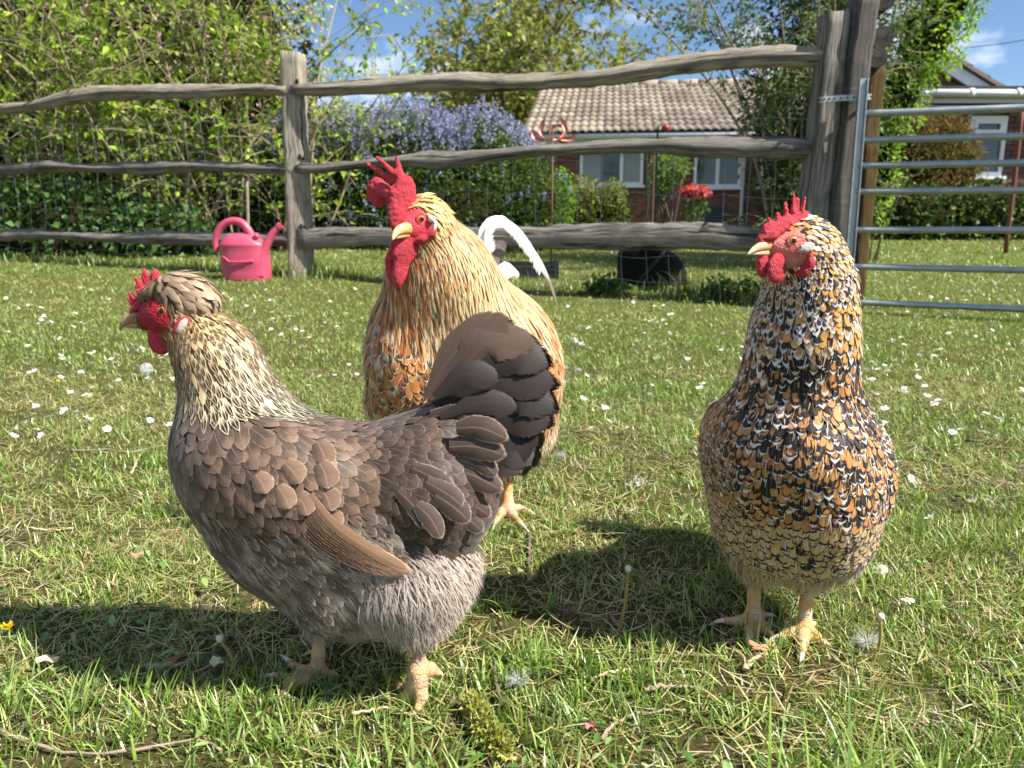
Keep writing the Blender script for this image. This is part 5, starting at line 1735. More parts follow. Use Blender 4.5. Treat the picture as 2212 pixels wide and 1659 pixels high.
    spec = {  # radius, length, halfwidth, lift, profile, jitter
        'breast': (0.0076, 0.023, 0.0064, 0.0010, 'round', 0.24),
        'belly': (0.0080, 0.025, 0.0066, 0.0016, 'round', 0.30),
        'belly2': (0.0070, 0.022, 0.0050, 0.002, 'lance', 0.35),
        'back': (0.0070, 0.022, 0.0060, 0.0012, 'round', 0.18),
        'wing': (0.0094, 0.030, 0.0086, 0.0014, 'round', 0.26),
        'cushion': (0.0078, 0.026, 0.0076, 0.0015, 'round', 0.22),
        'neck': (0.0054, 0.025, 0.0037, 0.0016, 'lance', 0.12),
        'fluff': (0.0040, 0.026, 0.0013, 0.0050, 'hair', 0.45),
        'head': (0.0040, 0.008, 0.0018, 0.0010, 'lance', 0.2),
    }
    R = np.array([spec[q][0] for q in reg])
    f = facefn(V)
    # neck feathers small by the head, larger over the shoulders
    hd = np.linalg.norm(V - W(360, 670, Y0), axis=1)
    isn = reg == 'neck'
    nk = np.clip((hd - 0.03) / 0.13, 0.0, 1.0)
    R = np.where(isn, 0.0036 + 0.0040 * nk, R)
    keep = poisson(V, R, 3)
    keep = keep[f[keep] < 0.35]
    for rname, (rad, L0, hw0, lift, prof, ja) in spec.items():
        ids = keep[reg[keep] == rname]
        if not len(ids): continue
        n = len(ids)
        L = L0 * (0.85 + 0.3 * r.random(n)); hw = hw0 * (0.85 + 0.3 * r.random(n))
        if rname == 'neck':
            L = L * (0.42 + 0.75 * nk[ids]); hw = hw * (0.5 + 0.75 * nk[ids])
        m = 6
        path, nr, w = grow(s, V[ids], L, lift * (0.6 + 0.8 * r.random(n)), m, r.normal(0, ja, n), seed=5)
        nu = 3 if prof == 'hair' else 5
        P, UV = feather_grid(path, nr, hw, prof, nu, 0.09 if prof != 'hair' else 0.0, 0.09, r)
        k = r.random(n); tp = path[:, -1]
        # position dependent colours
        nx = (tp[:, 0] - W(400, 900, Y0)[0]); nz = tp[:, 2]
        cA = np.zeros((n, 3)); cB = np.zeros((n, 3)); cC = np.zeros((n, 3)); par = np.zeros((n, 3))
        dk = 0.75 + 0.45 * k[:, None]
        if rname == 'neck':
            t = nk[ids]
            front = smooth(0.03, -0.02, nx - 0.02 * t)
            cream = cm(lin(214, 190, 138), lin(216, 206, 176), t)
            orange = cm(lin(204, 140, 70), lin(190, 150, 100), t)
            o_amt = np.clip(front * 0.6 + (1 - t) * 0.55 - 0.12 + 0.35 * (k - 0.5), 0, 1)[:, None]
            edge = cream * (1 - o_amt) + orange * o_amt
            cA[:] = edge * 0.8; cC[:] = edge
            spot = cm(lin(48, 36, 27), lin(30, 24, 20), t)
            noSpot = (r.random(n) < 0.25 * (1 - t))
            cB[:] = np.where(noSpot[:, None], edge * 0.85, spot)
            par[:, 0] = 0.34 - 0.10 * t; par[:, 1] = 0.80 + 0.06 * t; par[:, 2] = 1.0 + 0.15 * r.random(n)
        elif rname in ('back', 'wing', 'cushion'):
            bcol = {'back': lin(114, 92, 78), 'wing': lin(120, 97, 81), 'cushion': lin(88, 71, 60)}[rname]
            low = smooth(0.24, 0.17, nz)[:, None] if rname != 'cushion' else smooth(0.03, 0.0, nz)[:, None] * 0
            bcol = bcol * (1 - 0.25 * low)
            cA[:] = bcol * 0.36 * dk; cB[:] = bcol * 1.05 * dk * (0.95 if rname != 'cushion' else 0.8)
            cC[:] = np.clip(bcol * (1.9 if rname == 'cushion' else 1.55), 0, 1) * (0.8 + 0.3 * r.random((n, 1)))
            par[:, 0] = 0.66; par[:, 1] = 0.885 if rname == 'cushion' else 0.90; par[:, 2] = 0.97
        elif rname in ('breast', 'belly', 'belly2'):
            up = smooth(0.14, 0.27, nz)[:, None]
            bcol = lin(158, 143, 128) * (1 - up) + lin(112, 94, 80) * up
            gold = smooth(-0.02, -0.05, nx + 0.03)[:, None] * up * 0.5
            bcol = bcol * (1 - gold) + lin(168, 132, 92) * gold
            cA[:] = bcol * 0.5 * dk; cB[:] = bcol * (0.55 + 0.5 * r.random((n, 1))) * dk; cC[:] = np.clip(bcol * 1.4, 0, 1)
            par[:, 0] = 0.55; par[:, 1] = 0.86 - 0.14 * (1 - up[:, 0]); par[:, 2] = 0.92
        elif rname == 'fluff':
            bcol = lin(168, 153, 141)
            cA[:] = bcol * 0.75 * dk; cB[:] = bcol * dk; cC[:] = np.clip(bcol * 1.15, 0, 1)
            par[:] = (0.5, 1.2, 0.9)
        else:
            bcol = lin(140, 104, 66)
            cA[:] = bcol * dk; cB[:] = bcol * dk; cC[:] = bcol * 1.2; par[:] = (0.5, 0.9, 1.0)
        sc = vis_score(path, nr, hw, L) * (0.2 if prof in ('hair', 'lance') else 1.0)
        plum.add(P, UV, cA, cB, cC, par, sc)
    # second, finer coat on the fluff and thighs
    ids = np.where(np.isin(reg, ['fluff', 'belly2']))[0]
    ids = r.choice(ids, 7000)
    n = len(ids)
    st = V[ids] + r.normal(0, 0.002, (n, 3))
    path, nr, w = grow(s, st, 0.016 + 0.016 * r.random(n), 0.004 + 0.010 * r.random(n), 4, r.normal(0, 0.6, n), seed=6)
    P, UV = feather_grid(path, nr, 0.0004 + 0.0005 * r.random(n), 'hair', 2, 0, 0.02, r)
    c = lin(186, 171, 158) * (0.7 + 0.5 * r.random((n, 1)))
    plum.add(P, UV, c * .8, c, c, np.tile((0.4, 1.2, 0.5), (n, 1)), np.zeros(n))

    ids = np.where(np.isin(reg, ['breast', 'belly', 'belly2']) & (V[:, 2] < 0.23))[0]
    def cf(tp, n):
        m_ = smooth(0.42, 0.60, vnoise(tp * 75, 21))[:, None]
        return (lin(112, 96, 82) * m_ + lin(176, 160, 146) * (1 - m_)) * (0.7 + .45 * r.random((n, 1)))
    soft_coat(s, plum, V, ids, 5200, .010, .022, .0016, .0008, cf, r, 31, .35)
    # ---------------- big quills: tail, coverts, wing
    def quill(pts, wpx, Yv, prof, bcol, edge, thr=0.6, cup=0.12, tilt=(0, -1, 0.1), nu=9, m=14, score=1.0, lace=0.95, rag=0.03):
        Y_ = np.linspace(Yv[0], Yv[1], len(pts))
        path = bez([W(p[0], p[1], y) for p, y in zip(pts, Y_)], m + 1)[None]
        nr = np.tile(unit(np.array(tilt, float)), (1, m + 1, 1))
        hw = np.array([0.5 * wpx * scale_at(pts[-1][0], pts[-1][1], Yv[1])])
        P, UV = feather_grid(path, nr, hw, prof, nu, cup, rag, r)
        bcol = np.asarray(bcol, float)
        plum.add(P, UV, [bcol * 0.8], [bcol], [np.asarray(edge, float)], [(thr, lace, 0.97)], [score])
    sy = lambda x, y: float(surf(s, x, y)[0][1])
    dk, mid = lin(40, 31, 26), lin(80, 63, 50)
    tails = [
        ([(926, 862), (972, 780), (1030, 712), (1108, 676)], 74, mid * 1.15),
        ([(930, 866), (1010, 785), (1085, 735), (1163, 742)], 80, dk),
        ([(938, 872), (1030, 818), (1115, 778), (1198, 800)], 78, dk * 0.9),
        ([(950, 884), (1045, 850), (1125, 832), (1196, 858)], 74, dk),
        ([(960, 895), (1065, 885), (1130, 882), (1192, 905)], 72, dk * 1.1),
        ([(968, 905), (1065, 918), (1130, 932), (1178, 956)], 70, dk),
        ([(975, 918), (1060, 948), (1110, 968), (1148, 992)], 66, dk * 1.1),
        ([(980, 930), (1045, 968), (1085, 990), (1112, 1018)], 62, dk * 1.15),
    ]
    TP = np.array([t_[0] if len(t_[0]) == 4 else [t_[0][0], ((t_[0][0][0] + t_[0][1][0]) / 2, (t_[0][0][1] + t_[0][1][1]) / 2), t_[0][1], t_[0][2]] for t_ in tails], float)
    nq = 9
    for i in range(nq):                              # near and far halves of the folded tail
        u = i / (nq - 1) * (len(TP) - 1); k = min(int(u), len(TP) - 2); p = TP[k] + (TP[k + 1] - TP[k]) * (u - k)
        p = p + r.normal(0, 1, p.shape) * np.array([[1], [3], [6], [10]])
        c = (mid * 1.1 if i < 2 else dk * (0.85 + .4 * r.random()))
        quill([tuple(q) for q in p], 88 + 12 * r.random(), (Y0 - 0.012, Y0 - 0.002 - 0.0042 * i), 'tail', c, c * 1.3, tilt=(0.25, -1, 0.35), cup=0.08, rag=.05)
        q = [(a + 12, b + 4) for a, b in p]
        quill(q, 86, (Y0 + 0.012, Y0 + 0.004 + 0.0042 * i), 'tail', c * 0.9, c * 1.4, tilt=(-0.25, -1, -0.35), cup=0.08, score=0.5, rag=.05)
    for p, w_ in [([(938, 858), (1005, 806), (1078, 822)], 62), ([(950, 900), (1040, 868), (1118, 884)], 58)]:
        quill(p, w_, (Y0 - 0.035, Y0 - 0.030), 'tail', dk * 1.1, dk * 1.6, tilt=(0.1, -1, 0.3))
    cov = [([(985, 925), (1040, 925), (1100, 950)], 56), ([(970, 965), (1030, 965), (1096, 985)], 60), ([(965, 1010), (1030, 1030), (1088, 1062)], 58),
           ([(960, 1050), (1010, 1080), (1062, 1118)], 52), ([(940, 1070), (980, 1095), (1016, 1128)], 56), ([(900, 1090), (930, 1120), (955, 1165)], 46),
           ([(985, 985), (1040, 1000), (1075, 1030)], 44), ([(920, 1040), (970, 1070), (1000, 1095)], 50), ([(890, 1010), (940, 1035), (985, 1072)], 48),
           ([(960, 1090), (1010, 1120), (1045, 1150)], 44), ([(930, 900), (990, 895), (1045, 915)], 46), ([(860, 1060), (900, 1100), (925, 1145)], 42)]
    for i, (p, w_) in enumerate(cov):
        c = lin(78, 63, 53) * (0.8 + 0.35 * r.random())
        y_ = min(Y0 - 0.030, sy(*p[0]) - 0.004) if p[0][0] < 960 else Y0 - 0.058 + 0.002 * (i % 4)
        quill(p, w_, (y_, y_ - 0.004), 'round', c, lin(142, 120, 104), cup=0.22, tilt=(0.25, -1, 0.1), nu=7, m=9, lace=0.90)
    # wing quills: the folded secondaries showing under the cushion
    sy = lambda x, y: float(surf(s, x, y)[0][1])
    for i in range(10):
        t = i / 9.0
        p = [(622 + 48 * t, 1098 - 30 * t), (670 + 48 * t, 1156 - 26 * t), (752 + 46 * t, 1206 - 20 * t), (852 + 42 * t, 1250 - 12 * t)]
        c = lin(118, 90, 68) * (0.42 + 0.62 * t ** 1.5) * (0.85 + .3 * (i % 2))
        ys_ = [sy(*q) + e_ - 0.0007 * i for q, e_ in zip(p, (0.004, -0.002, -0.004, -0.005))]
        path = bez([W(q[0], q[1], y) for q, y in zip(p, ys_)], 15)[None]
        hw = np.array([0.5 * 27 * scale_at(800, 1200, 0.70)])
        P, UV = feather_grid(path, np.tile(unit(np.array([0.05, -1, 0.30])), (1, 15, 1)), hw, 'wing', 7, 0.18, .02, r)
        plum.add(P, UV, [c * .85], [c], [lin(176, 142, 114)], [(.6, .90, .97)], [1.0])
    for p, w_ in [([(692, 1052), (708, 1078), (716, 1104)], 56), ([(694, 1092), (716, 1118), (732, 1142)], 50), ([(690, 1000), (703, 1026), (708, 1056)], 58), ([(686, 955), (698, 980), (702, 1006)], 56),
                  ([(615, 1000), (634, 1020), (650, 1044)], 54), ([(552, 1025), (566, 1044), (576, 1066)], 52), ([(640, 1066), (656, 1090), (664, 1114)], 50), ([(600, 1050), (616, 1076), (626, 1100)], 50)]:
        c = lin(142, 114, 95) * (0.85 + 0.25 * r.random())
        y_ = sy(*p[-1]) - 0.006
        quill(p, w_, (y_ + .004, y_), 'round', c, lin(190, 160, 138), cup=0.22, nu=7, m=8, lace=0.91)
    # ---------------- crest: a helmet of small feathers over the crown, and the forelock
    cs = SDF(0.005)
    flat_ell(cs, 400, 634, Y0, 58, 42, 0.024, -0.25, flow=fl(0.85, -0.55))
    flat_ell(cs, 436, 656, Y0, 30, 30, 0.019, -0.3, flow=fl(0.55, -0.85))
    flat_ell(cs, 406, 668, Y0, 24, 22, 0.023, 0.0, flow=fl(0.45, -0.9))
    flat_ell(cs, 344, 626, Y0, 38, 13, 0.017, 0.50, flow=fl(-0.85, -0.5))
    Vc, Qc = sdf_mesh(cs, 0.004); Vc, _ = cs.project(Vc, 0, 1)
    link('crest', MB().add(Vc, Qc, col=np.tile(lin(90, 74, 58), (len(Vc), 1)), leg=np.zeros(len(Vc)), face=np.zeros(len(Vc)), band=np.zeros(len(Vc))).mesh('crest', BODY_MAT), hen)
    kp = poisson(Vc, np.full(len(Vc), 0.0050), 9); n = len(kp)
    path, nr, w = grow(cs, Vc[kp], 0.015 + 0.010 * r.random(n), 0.0015 + 0.0055 * r.random(n) ** 2, 6, r.normal(0, 0.35, n), seed=15)
    P, UV = feather_grid(path, nr, 0.0026 + 0.0022 * r.random(n), 'lance', 5, 0.18, 0.14, r)
    ff = smooth(W(368, 630, Y0)[0], W(346, 630, Y0)[0], Vc[kp][:, 0])[:, None]
    c = cm(lin(122, 100, 80), lin(178, 154, 126), r.random(n)) * (1 - ff) + cm(lin(160, 118, 64), lin(104, 78, 50), r.random(n)) * ff
    plum.add(P, UV, c * .6, c * .95, np.clip(c * 1.35, 0, 1), np.tile((.45, .84, .95), (n, 1)), vis_score(path, nr, np.full(n, .004), np.full(n, .02)) * .6)
    plum.emit(hen, feather_mat('brown_feather', shaft=0.85, barb=0.36, fray=0.84), 290)

    # ---------------- head parts
    c = SDF(0.0011)
    for a, b in [((298, 664, Y0, 9), (276, 646, Y0, 3.0)), ((303, 657, Y0, 9), (280, 634, Y0, 3.2)), ((312, 650, Y0, 9), (294, 620, Y0 - .002, 3.6)), ((322, 640, Y0, 9), (291, 599, Y0 - .002, 3.4)),
                 ((328, 632, Y0, 9), (306, 593, Y0, 3.6)), ((334, 624, Y0, 9), (311, 583, Y0, 3.4)), ((340, 620, Y0, 12), (336, 592, Y0, 9)),
                 ((288, 672, Y0, 8), (305, 662, Y0, 13)), ((305, 662, Y0, 13), (325, 642, Y0, 14)), ((325, 642, Y0, 14), (342, 622, Y0, 13))]:
        pcone(c, a, b)
    v, q = sdf_mesh(c, 0.0012, 0.0010, 380)
    link('comb', MB().add(v, q).mesh('comb', RED_SKIN), hen)
    for sg in (-1, 1):
        c = SDF(0.002)
        flat_ell(c, 345, 738, Y0 + sg * 0.011, 25, 29, 0.0030, 0.15, yaw=sg * 0.15)
        flat_ell(c, 340, 712, Y0 + sg * 0.010, 20, 18, 0.0036)
        v, q = sdf_mesh(c, 0.0014, 0.001, 300)
        link('wattle', MB().add(v, q).mesh('wattle', RED_SKIN), hen)
        c = SDF(0.0015)
        yl, _ = surf(s, 391, 706); ye, ne = surf(s, 353, 671)
        yl = Y0 + sg * (Y0 - yl[1] - 0.0005); ye = Y0 + sg * (Y0 - ye[1] - 0.0042)
        flat_ell(c, 391, 706, yl, 27, 14, 0.0040, 0.95)
        v, q = sdf_mesh(c, 0.0012)
        lobe = link('earlobe', MB().add(v, q).mesh('earlobe', RED_SKIN), hen)
        c = SDF(0.0015)
        flat_ell(c, 393, 704, yl + sg * 0.0026, 20, 8.5, 0.0024, 0.95)
        v, q = sdf_mesh(c, 0.0011)
        link('pale_centre', MB().add(v, q).mesh('pale_centre', PALE_SKIN), lobe)
        eye_parts(hen, W(353, 671, ye), (0.0, sg, 0.03), 11.5 * m0, lin(222, 120, 40), lidmat=RED_SKIN)
    beak_mesh(hen, [(322, 684, Y0, 16), (300, 683, Y0, 14.5), (280, 688, Y0, 11.5), (266, 698, Y0, 7.5), (259, 713, Y0, 1.5)],
              [(326, 700, Y0, 9), (300, 703, Y0, 7.5), (280, 704, Y0, 5), (267, 705, Y0, 1.5)],
              beak_mat('horn_beak', lin(84, 58, 46), lin(170, 138, 92), lin(150, 130, 100)))
    return hen
brown_hen()
# ================================================================== SPANGLED HEN (facing the camera)
def spread(s, r, plum, V, reg, spec, keep, colour, seed=5, scale=None, m=6):
    for rname, (rad, L0, hw0, lift, prof, ja) in spec.items():
        ids = keep[reg[keep] == rname]
        if not len(ids): continue
        n = len(ids)
        k = np.ones(n) if scale is None else scale[ids]
        L = L0 * (0.82 + 0.36 * r.random(n)) * k; hw = hw0 * (0.85 + 0.3 * r.random(n)) * k
        path, nr, w = grow(s, V[ids], L, lift * (0.5 + 1.0 * r.random(n)), m, r.normal(0, ja, n), seed=seed)
        P, UV = feather_grid(path, nr, hw, prof, 3 if prof == 'hair' else 5, 0.0 if prof == 'hair' else 0.10, 0.10, r)
        cA, cB, cC, par = colour(rname, path[:, -1], nr[:, -1], k, r, n)
        plum.add(P, UV, cA, cB, cC, par, vis_score(path, nr, hw, L) * (0.15 if prof == 'hair' else 1.0))

def spangled_hen():
    r = np.random.default_rng(202)
    base = on_ground(1682, 1352)
    hen = thing('hen', 'orange hen spangled black and white, facing the camera on the right', 'hen', (base[0], base[1], 0))
    s = SDF(0.012)
    D = np.array([0, 0, -1.0])
    fl = lambda x, y, z: unit([x, y, z])
    flat_ell(s, 1712, 1030, 0.930, 156, 180, 0.142, reg='breast', flow=fl(0, 0.10, -1))
    flat_ell(s, 1712, 960, 0.880, 142, 130, 0.098, reg='breast', flow=fl(0, 0.0, -1))
    flat_ell(s, 1580, 985, 0.945, 46, 115, 0.110, 0.05, reg='wing', flow=fl(-0.15, 0.45, -0.9))
    flat_ell(s, 1822, 985, 0.945, 44, 112, 0.110, -0.05, reg='wing', flow=fl(0.15, 0.45, -0.9))
    flat_ell(s, 1710, 1142, 0.920, 156, 88, 0.100, reg='belly', flow=fl(0, 0.25, -1))
    flat_ell(s, 1716, 1000, 1.060, 120, 120, 0.110, reg='back', flow=fl(0, 1, -0.2))
    pcone(s, (1718, 880, 0.885, 132), (1734, 730, 0.860, 98), reg='neck', flow=fl(0, 0, -1))
    pcone(s, (1734, 730, 0.860, 97), (1750, 615, 0.845, 74), reg='neck', flow=fl(0, 0, -1))
    pcone(s, (1752, 615, 0.845, 74), (1748, 545, 0.838, 56), reg='neck', flow=fl(0.35, 0.1, -0.93))
    flat_ell(s, 1716, 522, 0.828, 50, 43, 0.019, -0.15, yaw=0.30, reg='head', flow=fl(0.95, 0.3, -0.25))
    pcone(s, (1700, 535, 0.822, 33), (1668, 531, 0.812, 16), reg='head', flow=fl(0.9, 0.2, -0.4))
    pcone(s, (1640, 1180, 0.905, 55), (1629, 1232, 0.908, 24), reg='fluff', flow=D)
    pcone(s, (1758, 1190, 0.905, 58), (1745, 1250, 0.898, 24), reg='fluff', flow=D)
    regs = np.array([q['reg'] for q in s.p])
    Y0 = 0.815; m0 = scale_at(1700, 525, Y0)
    fc = W(1692, 535, Y0)
    def facefn(P):
        e = ((P[:, 0] - fc[0]) / (50 * m0)) ** 2 + ((P[:, 2] - fc[2]) / (40 * m0)) ** 2 + ((P[:, 1] - Y0) / 0.045) ** 2
        return smooth(1.2, 0.75, e)
    def colfn(P, f):
        c = np.tile(lin(150, 112, 66), (len(P), 1))
        n = vnoise(P * 300, 5)[:, None]
        red = lin(206, 112, 104) * (0.75 + 0.5 * n)
        lo = smooth(fc[2] - 0.008, fc[2] - 0.022, P[:, 2])[:, None]
        red = red * (1 - lo) + lin(190, 160, 148) * lo
        return c * (1 - f[:, None]) + red * f[:, None]
    skin, skin2 = lin(214, 170, 110), lin(206, 186, 156)
    a1 = on_ground(1627, 1350); a2 = on_ground(1735, 1376)
    l1 = leg_geom(W(1629, 1236, a1[1] + 0.006), a1 + [0, 0, 0.012], [
        [G(1598, 1352, .006), G(1567, 1350, .006), G(1531, 1353, .002)],
        [G(1620, 1372, .006), G(1617, 1392, .006), G(1616, 1414, .001)],
        [G(1648, 1366, .006), G(1664, 1378, .006), G(1676, 1386, .001)],
        [G(1650, 1338, .006), G(1678, 1334, .001)]], 0.0074, skin, skin2)
    l2 = leg_geom(W(1745, 1258, a2[1] + 0.006), a2 + [0, 0, 0.012], [
        [G(1707, 1380, .006), G(1684, 1384, .006), G(1660, 1386, .001)],
        [G(1733, 1396, .006), G(1733, 1418, .006), G(1727, 1445, .001)],
        [G(1760, 1386, .006), G(1780, 1399, .006), G(1799, 1408, .001)],
        [G(1752, 1358, .006), G(1765, 1350, .001)]], 0.0074, skin, skin2)
    V, N, body = make_body('body', s, 0.0050, hen, colfn, facefn, [l1, l2])
    plum = Plumage()
    _, wv = s.dw(V); reg = regs[wv.argmax(1)]; f = facefn(V)
    spec = {'breast': (0.0062, 0.024, 0.0062, 0.0020, 'round', 0.32), 'wing': (0.0062, 0.022, 0.0058, 0.002, 'round', 0.28),
            'belly': (0.0058, 0.021, 0.0050, 0.002, 'round', 0.42), 'back': (0.0100, 0.026, 0.0080, 0.002, 'round', 0.2),
            'neck': (0.0060, 0.024, 0.0050, 0.0024, 'round', 0.28), 'fluff': (0.0046, 0.018, 0.0012, 0.004, 'hair', 0.5), 'head': (0.0034, 0.0075, 0.0017, 0.0014, 'lance', 0.3)}
    R = np.array([spec[q][0] for q in reg])
    hd = np.linalg.norm(V - W(1718, 525, 0.82), axis=1)
    sc = np.ones(len(V)); isn = reg == 'neck'
    sc[isn] = np.clip(0.40 + 0.72 * (hd[isn] - 0.035) / 0.11, 0.38, 1.1)
    R = R * np.where(isn, np.clip(sc, .45, 1.1), 1)
    keep = poisson(V, R, 4); keep = keep[f[keep] < 0.5]
    zt, zb = W(1720, 700, .86)[2], W(1720, 1180, .86)[2]
    def colour(rn, tp, nr, k, r, n):
        cA = np.zeros((n, 3)); cB = np.zeros((n, 3)); cC = np.zeros((n, 3)); par = np.zeros((n, 3))
        q = r.random(n); h = np.clip((tp[:, 2] - zb) / (zt - zb), 0, 1.6)
        orange = cm(lin(178, 116, 54), lin(196, 142, 82), r.random(n)) * (0.75 + 0.4 * r.random((n, 1)))
        orange = np.where((h < 0.15)[:, None], cm(lin(206, 176, 126), lin(184, 146, 94), r.random(n)), orange)
        black = np.tile(lin(26, 20, 18), (n, 1)); white = cm(lin(226, 218, 210), lin(186, 178, 172), r.random(n))
        cA[:] = orange; cB[:] = black; cC[:] = white
        par[:, 0] = 0.40 + 0.14 * r.normal(0, 1, n); par[:, 1] = 0.84 + 0.14 * r.normal(0, 1, n); par[:, 2] = 0.62
        blk = q < np.clip(0.10 + 0.52 * smooth(0.40, 0.85, h), 0, 0.75)      # more black up the neck
        cA[blk] = black[blk] * 1.6; par[blk, 0] = 0.1
        q2 = r.random(n)
        wt = q2 < 0.10 + 0.25 * smooth(.5, .9, h); par[wt, 1] -= 0.22
        none = (q2 > 0.80) & (h < 0.75); par[none, 0] = 0.72; par[none, 1] = 0.95
        low = h < 0.18; par[low, 0] = 0.62; par[low, 1] = 0.88
        if rn == 'neck':
            hi = h > 0.85
            orr = hi & (r.random(n) < 0.08 + 0.36 * (tp[:, 0] > W(1745, 600, .84)[0]))
            cA[orr] = lin(206, 156, 84); cB[orr] = lin(206, 156, 84) * 0.9; cC[orr] = black[orr]; par[orr, 1] = 0.86
            whh = hi & (~orr) & (r.random(n) < 0.75)
            cB[whh] = white[whh] * 0.85; par[whh, 0] = 0.5
        if rn == 'fluff':
            c = cm(lin(196, 176, 138), lin(160, 130, 90), r.random(n)); cA[:] = c; cB[:] = c; cC[:] = c; par[:] = (0.5, 1.2, 0.5)
        if rn == 'head':
            c = cm(lin(232, 226, 214), lin(204, 150, 80), (r.random(n) < 0.4) * 1.0); b = r.random(n) < 0.2
            c[b] = black[b] * 2; cA[:] = c; cB[:] = c; cC[:] = c; par[:] = (.5, .95, 1)
        return cA, cB, cC, par
    spread(s, r, plum, V, reg, spec, keep, colour, 7, sc)
    # loose down under the belly
    ids = np.where(np.isin(reg, ['fluff', 'belly']))[0]; zz = V[ids][:, 2]
    ids = ids[zz < W(1712, 1185, .9)[2]]; ids = r.choice(ids, 1500); n = len(ids)
    path, nr, w = grow(s, V[ids] + r.normal(0, .002, (n, 3)), 0.012 + 0.014 * r.random(n), 0.003 + 0.009 * r.random(n), 4, r.normal(0, .7, n), seed=8)
    P, UV = feather_grid(path, nr, 0.0006 + 0.0008 * r.random(n), 'hair', 2, 0, .02, r)
    c = cm(lin(206, 190, 156), lin(170, 140, 100), r.random(n))
    plum.add(P, UV, c * .8, c, c, np.tile((0.4, 1.2, 0.5), (n, 1)), np.zeros(n))
    ids = np.where(np.isin(reg, ['breast', 'belly', 'wing', 'neck']) & (f < .3))[0]
    def cf(tp, n):
        h_ = np.clip((tp[:, 2] - zb) / (zt - zb), 0, 1.6)
        q = r.random(n); c = cm(lin(190, 142, 86), lin(206, 170, 116), r.random(n))
        c[q < .30] = lin(40, 32, 28); c[(q > .3) & (q < .5)] = lin(220, 214, 206)
        return c
    soft_coat(s, plum, V, ids, 5200, .006, .014, .0016, .0007, cf, r, 33, .4)
    # tail held up behind the back
    for i in range(9):
        a = (i - 4) * 0.16
        x0 = W(1718, 900, 1.06)
        path = bez([x0, x0 + [0.03 * a, 0.05, 0.03], x0 + [0.09 * a, 0.09, 0.085 - 0.02 * abs(a)]], 9)[None]
        nn = np.tile(unit(np.array([math.cos(a) * 0.9, -0.5, 0.3])), (1, 9, 1))
        P, UV = feather_grid(path, nn, np.array([0.017]), 'tail', 5, 0.1, .04, r)
        plum.add(P, UV, [lin(40, 34, 30)], [lin(190, 130, 70)], [lin(225, 220, 215)], [(.6, .93, .9)], [0])
    plum.emit(hen, feather_mat('spangled_feather', 0.55, 0.3, 0.25, 0.25, fray=0.86), 295)
    # ---------------- head parts
    Yh = 0.822
    c = SDF(0.0012)
    tips = [((1712, 472, 6.5), (1714, 416, 2.4)), ((1722, 474, 6), (1722, 430, 3.6)), ((1731, 472, 6.5), (1738, 428, 2.8)), ((1736, 480, 6), (1743, 460, 3.4)), ((1699, 476, 7), (1696, 437, 3.0)),
            ((1682, 486, 10), (1679, 461, 4)), ((1666, 496, 9), (1661, 473, 4)), ((1656, 503, 8), (1650, 486, 3.5))]
    for (ax, ay, ar), (bx, by, br) in tips:
        yo = Yh - 0.006 - 0.0004 * (1738 - ax) * 0.35
        pcone(c, (ax, ay, yo, ar), (bx, by, yo, br))
    for a, b in [((1645, 518, 11), (1662, 506, 17)), ((1662, 506, 17), (1700, 482, 15)), ((1700, 482, 12), (1735, 478, 8))]:
        pcone(c, (a[0], a[1], Yh - 0.006 - 0.00014 * (1738 - a[0]), a[2]), (b[0], b[1], Yh - 0.006 - 0.00014 * (1738 - b[0]), b[2]))
    v, q = sdf_mesh(c, 0.0013, 0.0020, 420)
    link('comb', MB().add(v, q).mesh('comb', RED_SKIN), hen)
    for (px, py, Yw, rx, ry) in [(1677, 583, 0.802, 23, 29), (1646, 571, 0.806, 14, 30)]:
        c = SDF(0.002); flat_ell(c, px, py, Yw, rx, ry, 0.0045, 0.1, yaw=0.25); flat_ell(c, px + 2, py - 24, Yw + .002, rx * .55, 14, 0.004)
        v, q = sdf_mesh(c, 0.0013, 0.001, 320)
        link('wattle', MB().add(v, q).mesh('wattle', RED_SKIN), hen)
    ys = lambda x, y: float(surf(s, x, y)[0][1]) - 0.001
    c = SDF(0.002)
    for a, b in [((1751, 552, .806, 6), (1750, 568, .803, 8)), ((1750, 568, .803, 8), (1737, 586, .801, 8)), ((1737, 586, .801, 8), (1719, 596, .802, 4))]:
        a = (a[0], a[1], ys(a[0], a[1]), a[3]); b = (b[0], b[1], ys(b[0], b[1]), b[3])
        pcone(c, a, b)
    v, q = sdf_mesh(c, 0.0012, 0.001, 300)
    link('earlobe', MB().add(v, q).mesh('earlobe', RED_SKIN), hen)
    c = SDF(0.002); flat_ell(c, 1741, 535, ys(1741, 535) + 0.001, 20, 11, 0.005, 0.35, yaw=0.2)
    v, q = sdf_mesh(c, 0.0012, 0.0025, 500)
    link('ear_tuft', MB().add(v, q).mesh('ear_tuft', soft_mat('pale_down', lin(226, 214, 200), 0.8, 1400.0, 0.0, 0.9)), hen)
    axis = unit([0.10, -0.97, 0.12])
    ep, en = surf(s, 1713, 519, -0.0042)
    eye_parts(hen, ep, axis, 11.5 * m0, lin(214, 142, 70), lidmat=soft_mat('eyelid_skin', lin(196, 110, 100), sss=.1))
    eye_parts(hen, W(1700, 519, 0.845), -axis * [1, 1, -1], 10 * m0, lin(214, 142, 70))
    beak_mesh(hen, [(1674, 530, .812, 13), (1654, 530, .803, 11.5), (1636, 535, .797, 8.5), (1624, 542, .793, 5.2), (1615, 550, .790, 1.5)],
              [(1676, 545, .812, 8), (1655, 546, .804, 6.5), (1636, 547, .798, 4), (1624, 548, .795, 1.5)],
              beak_mat('cream_beak', lin(206, 150, 120), lin(222, 168, 118), lin(226, 204, 176)))
    return hen
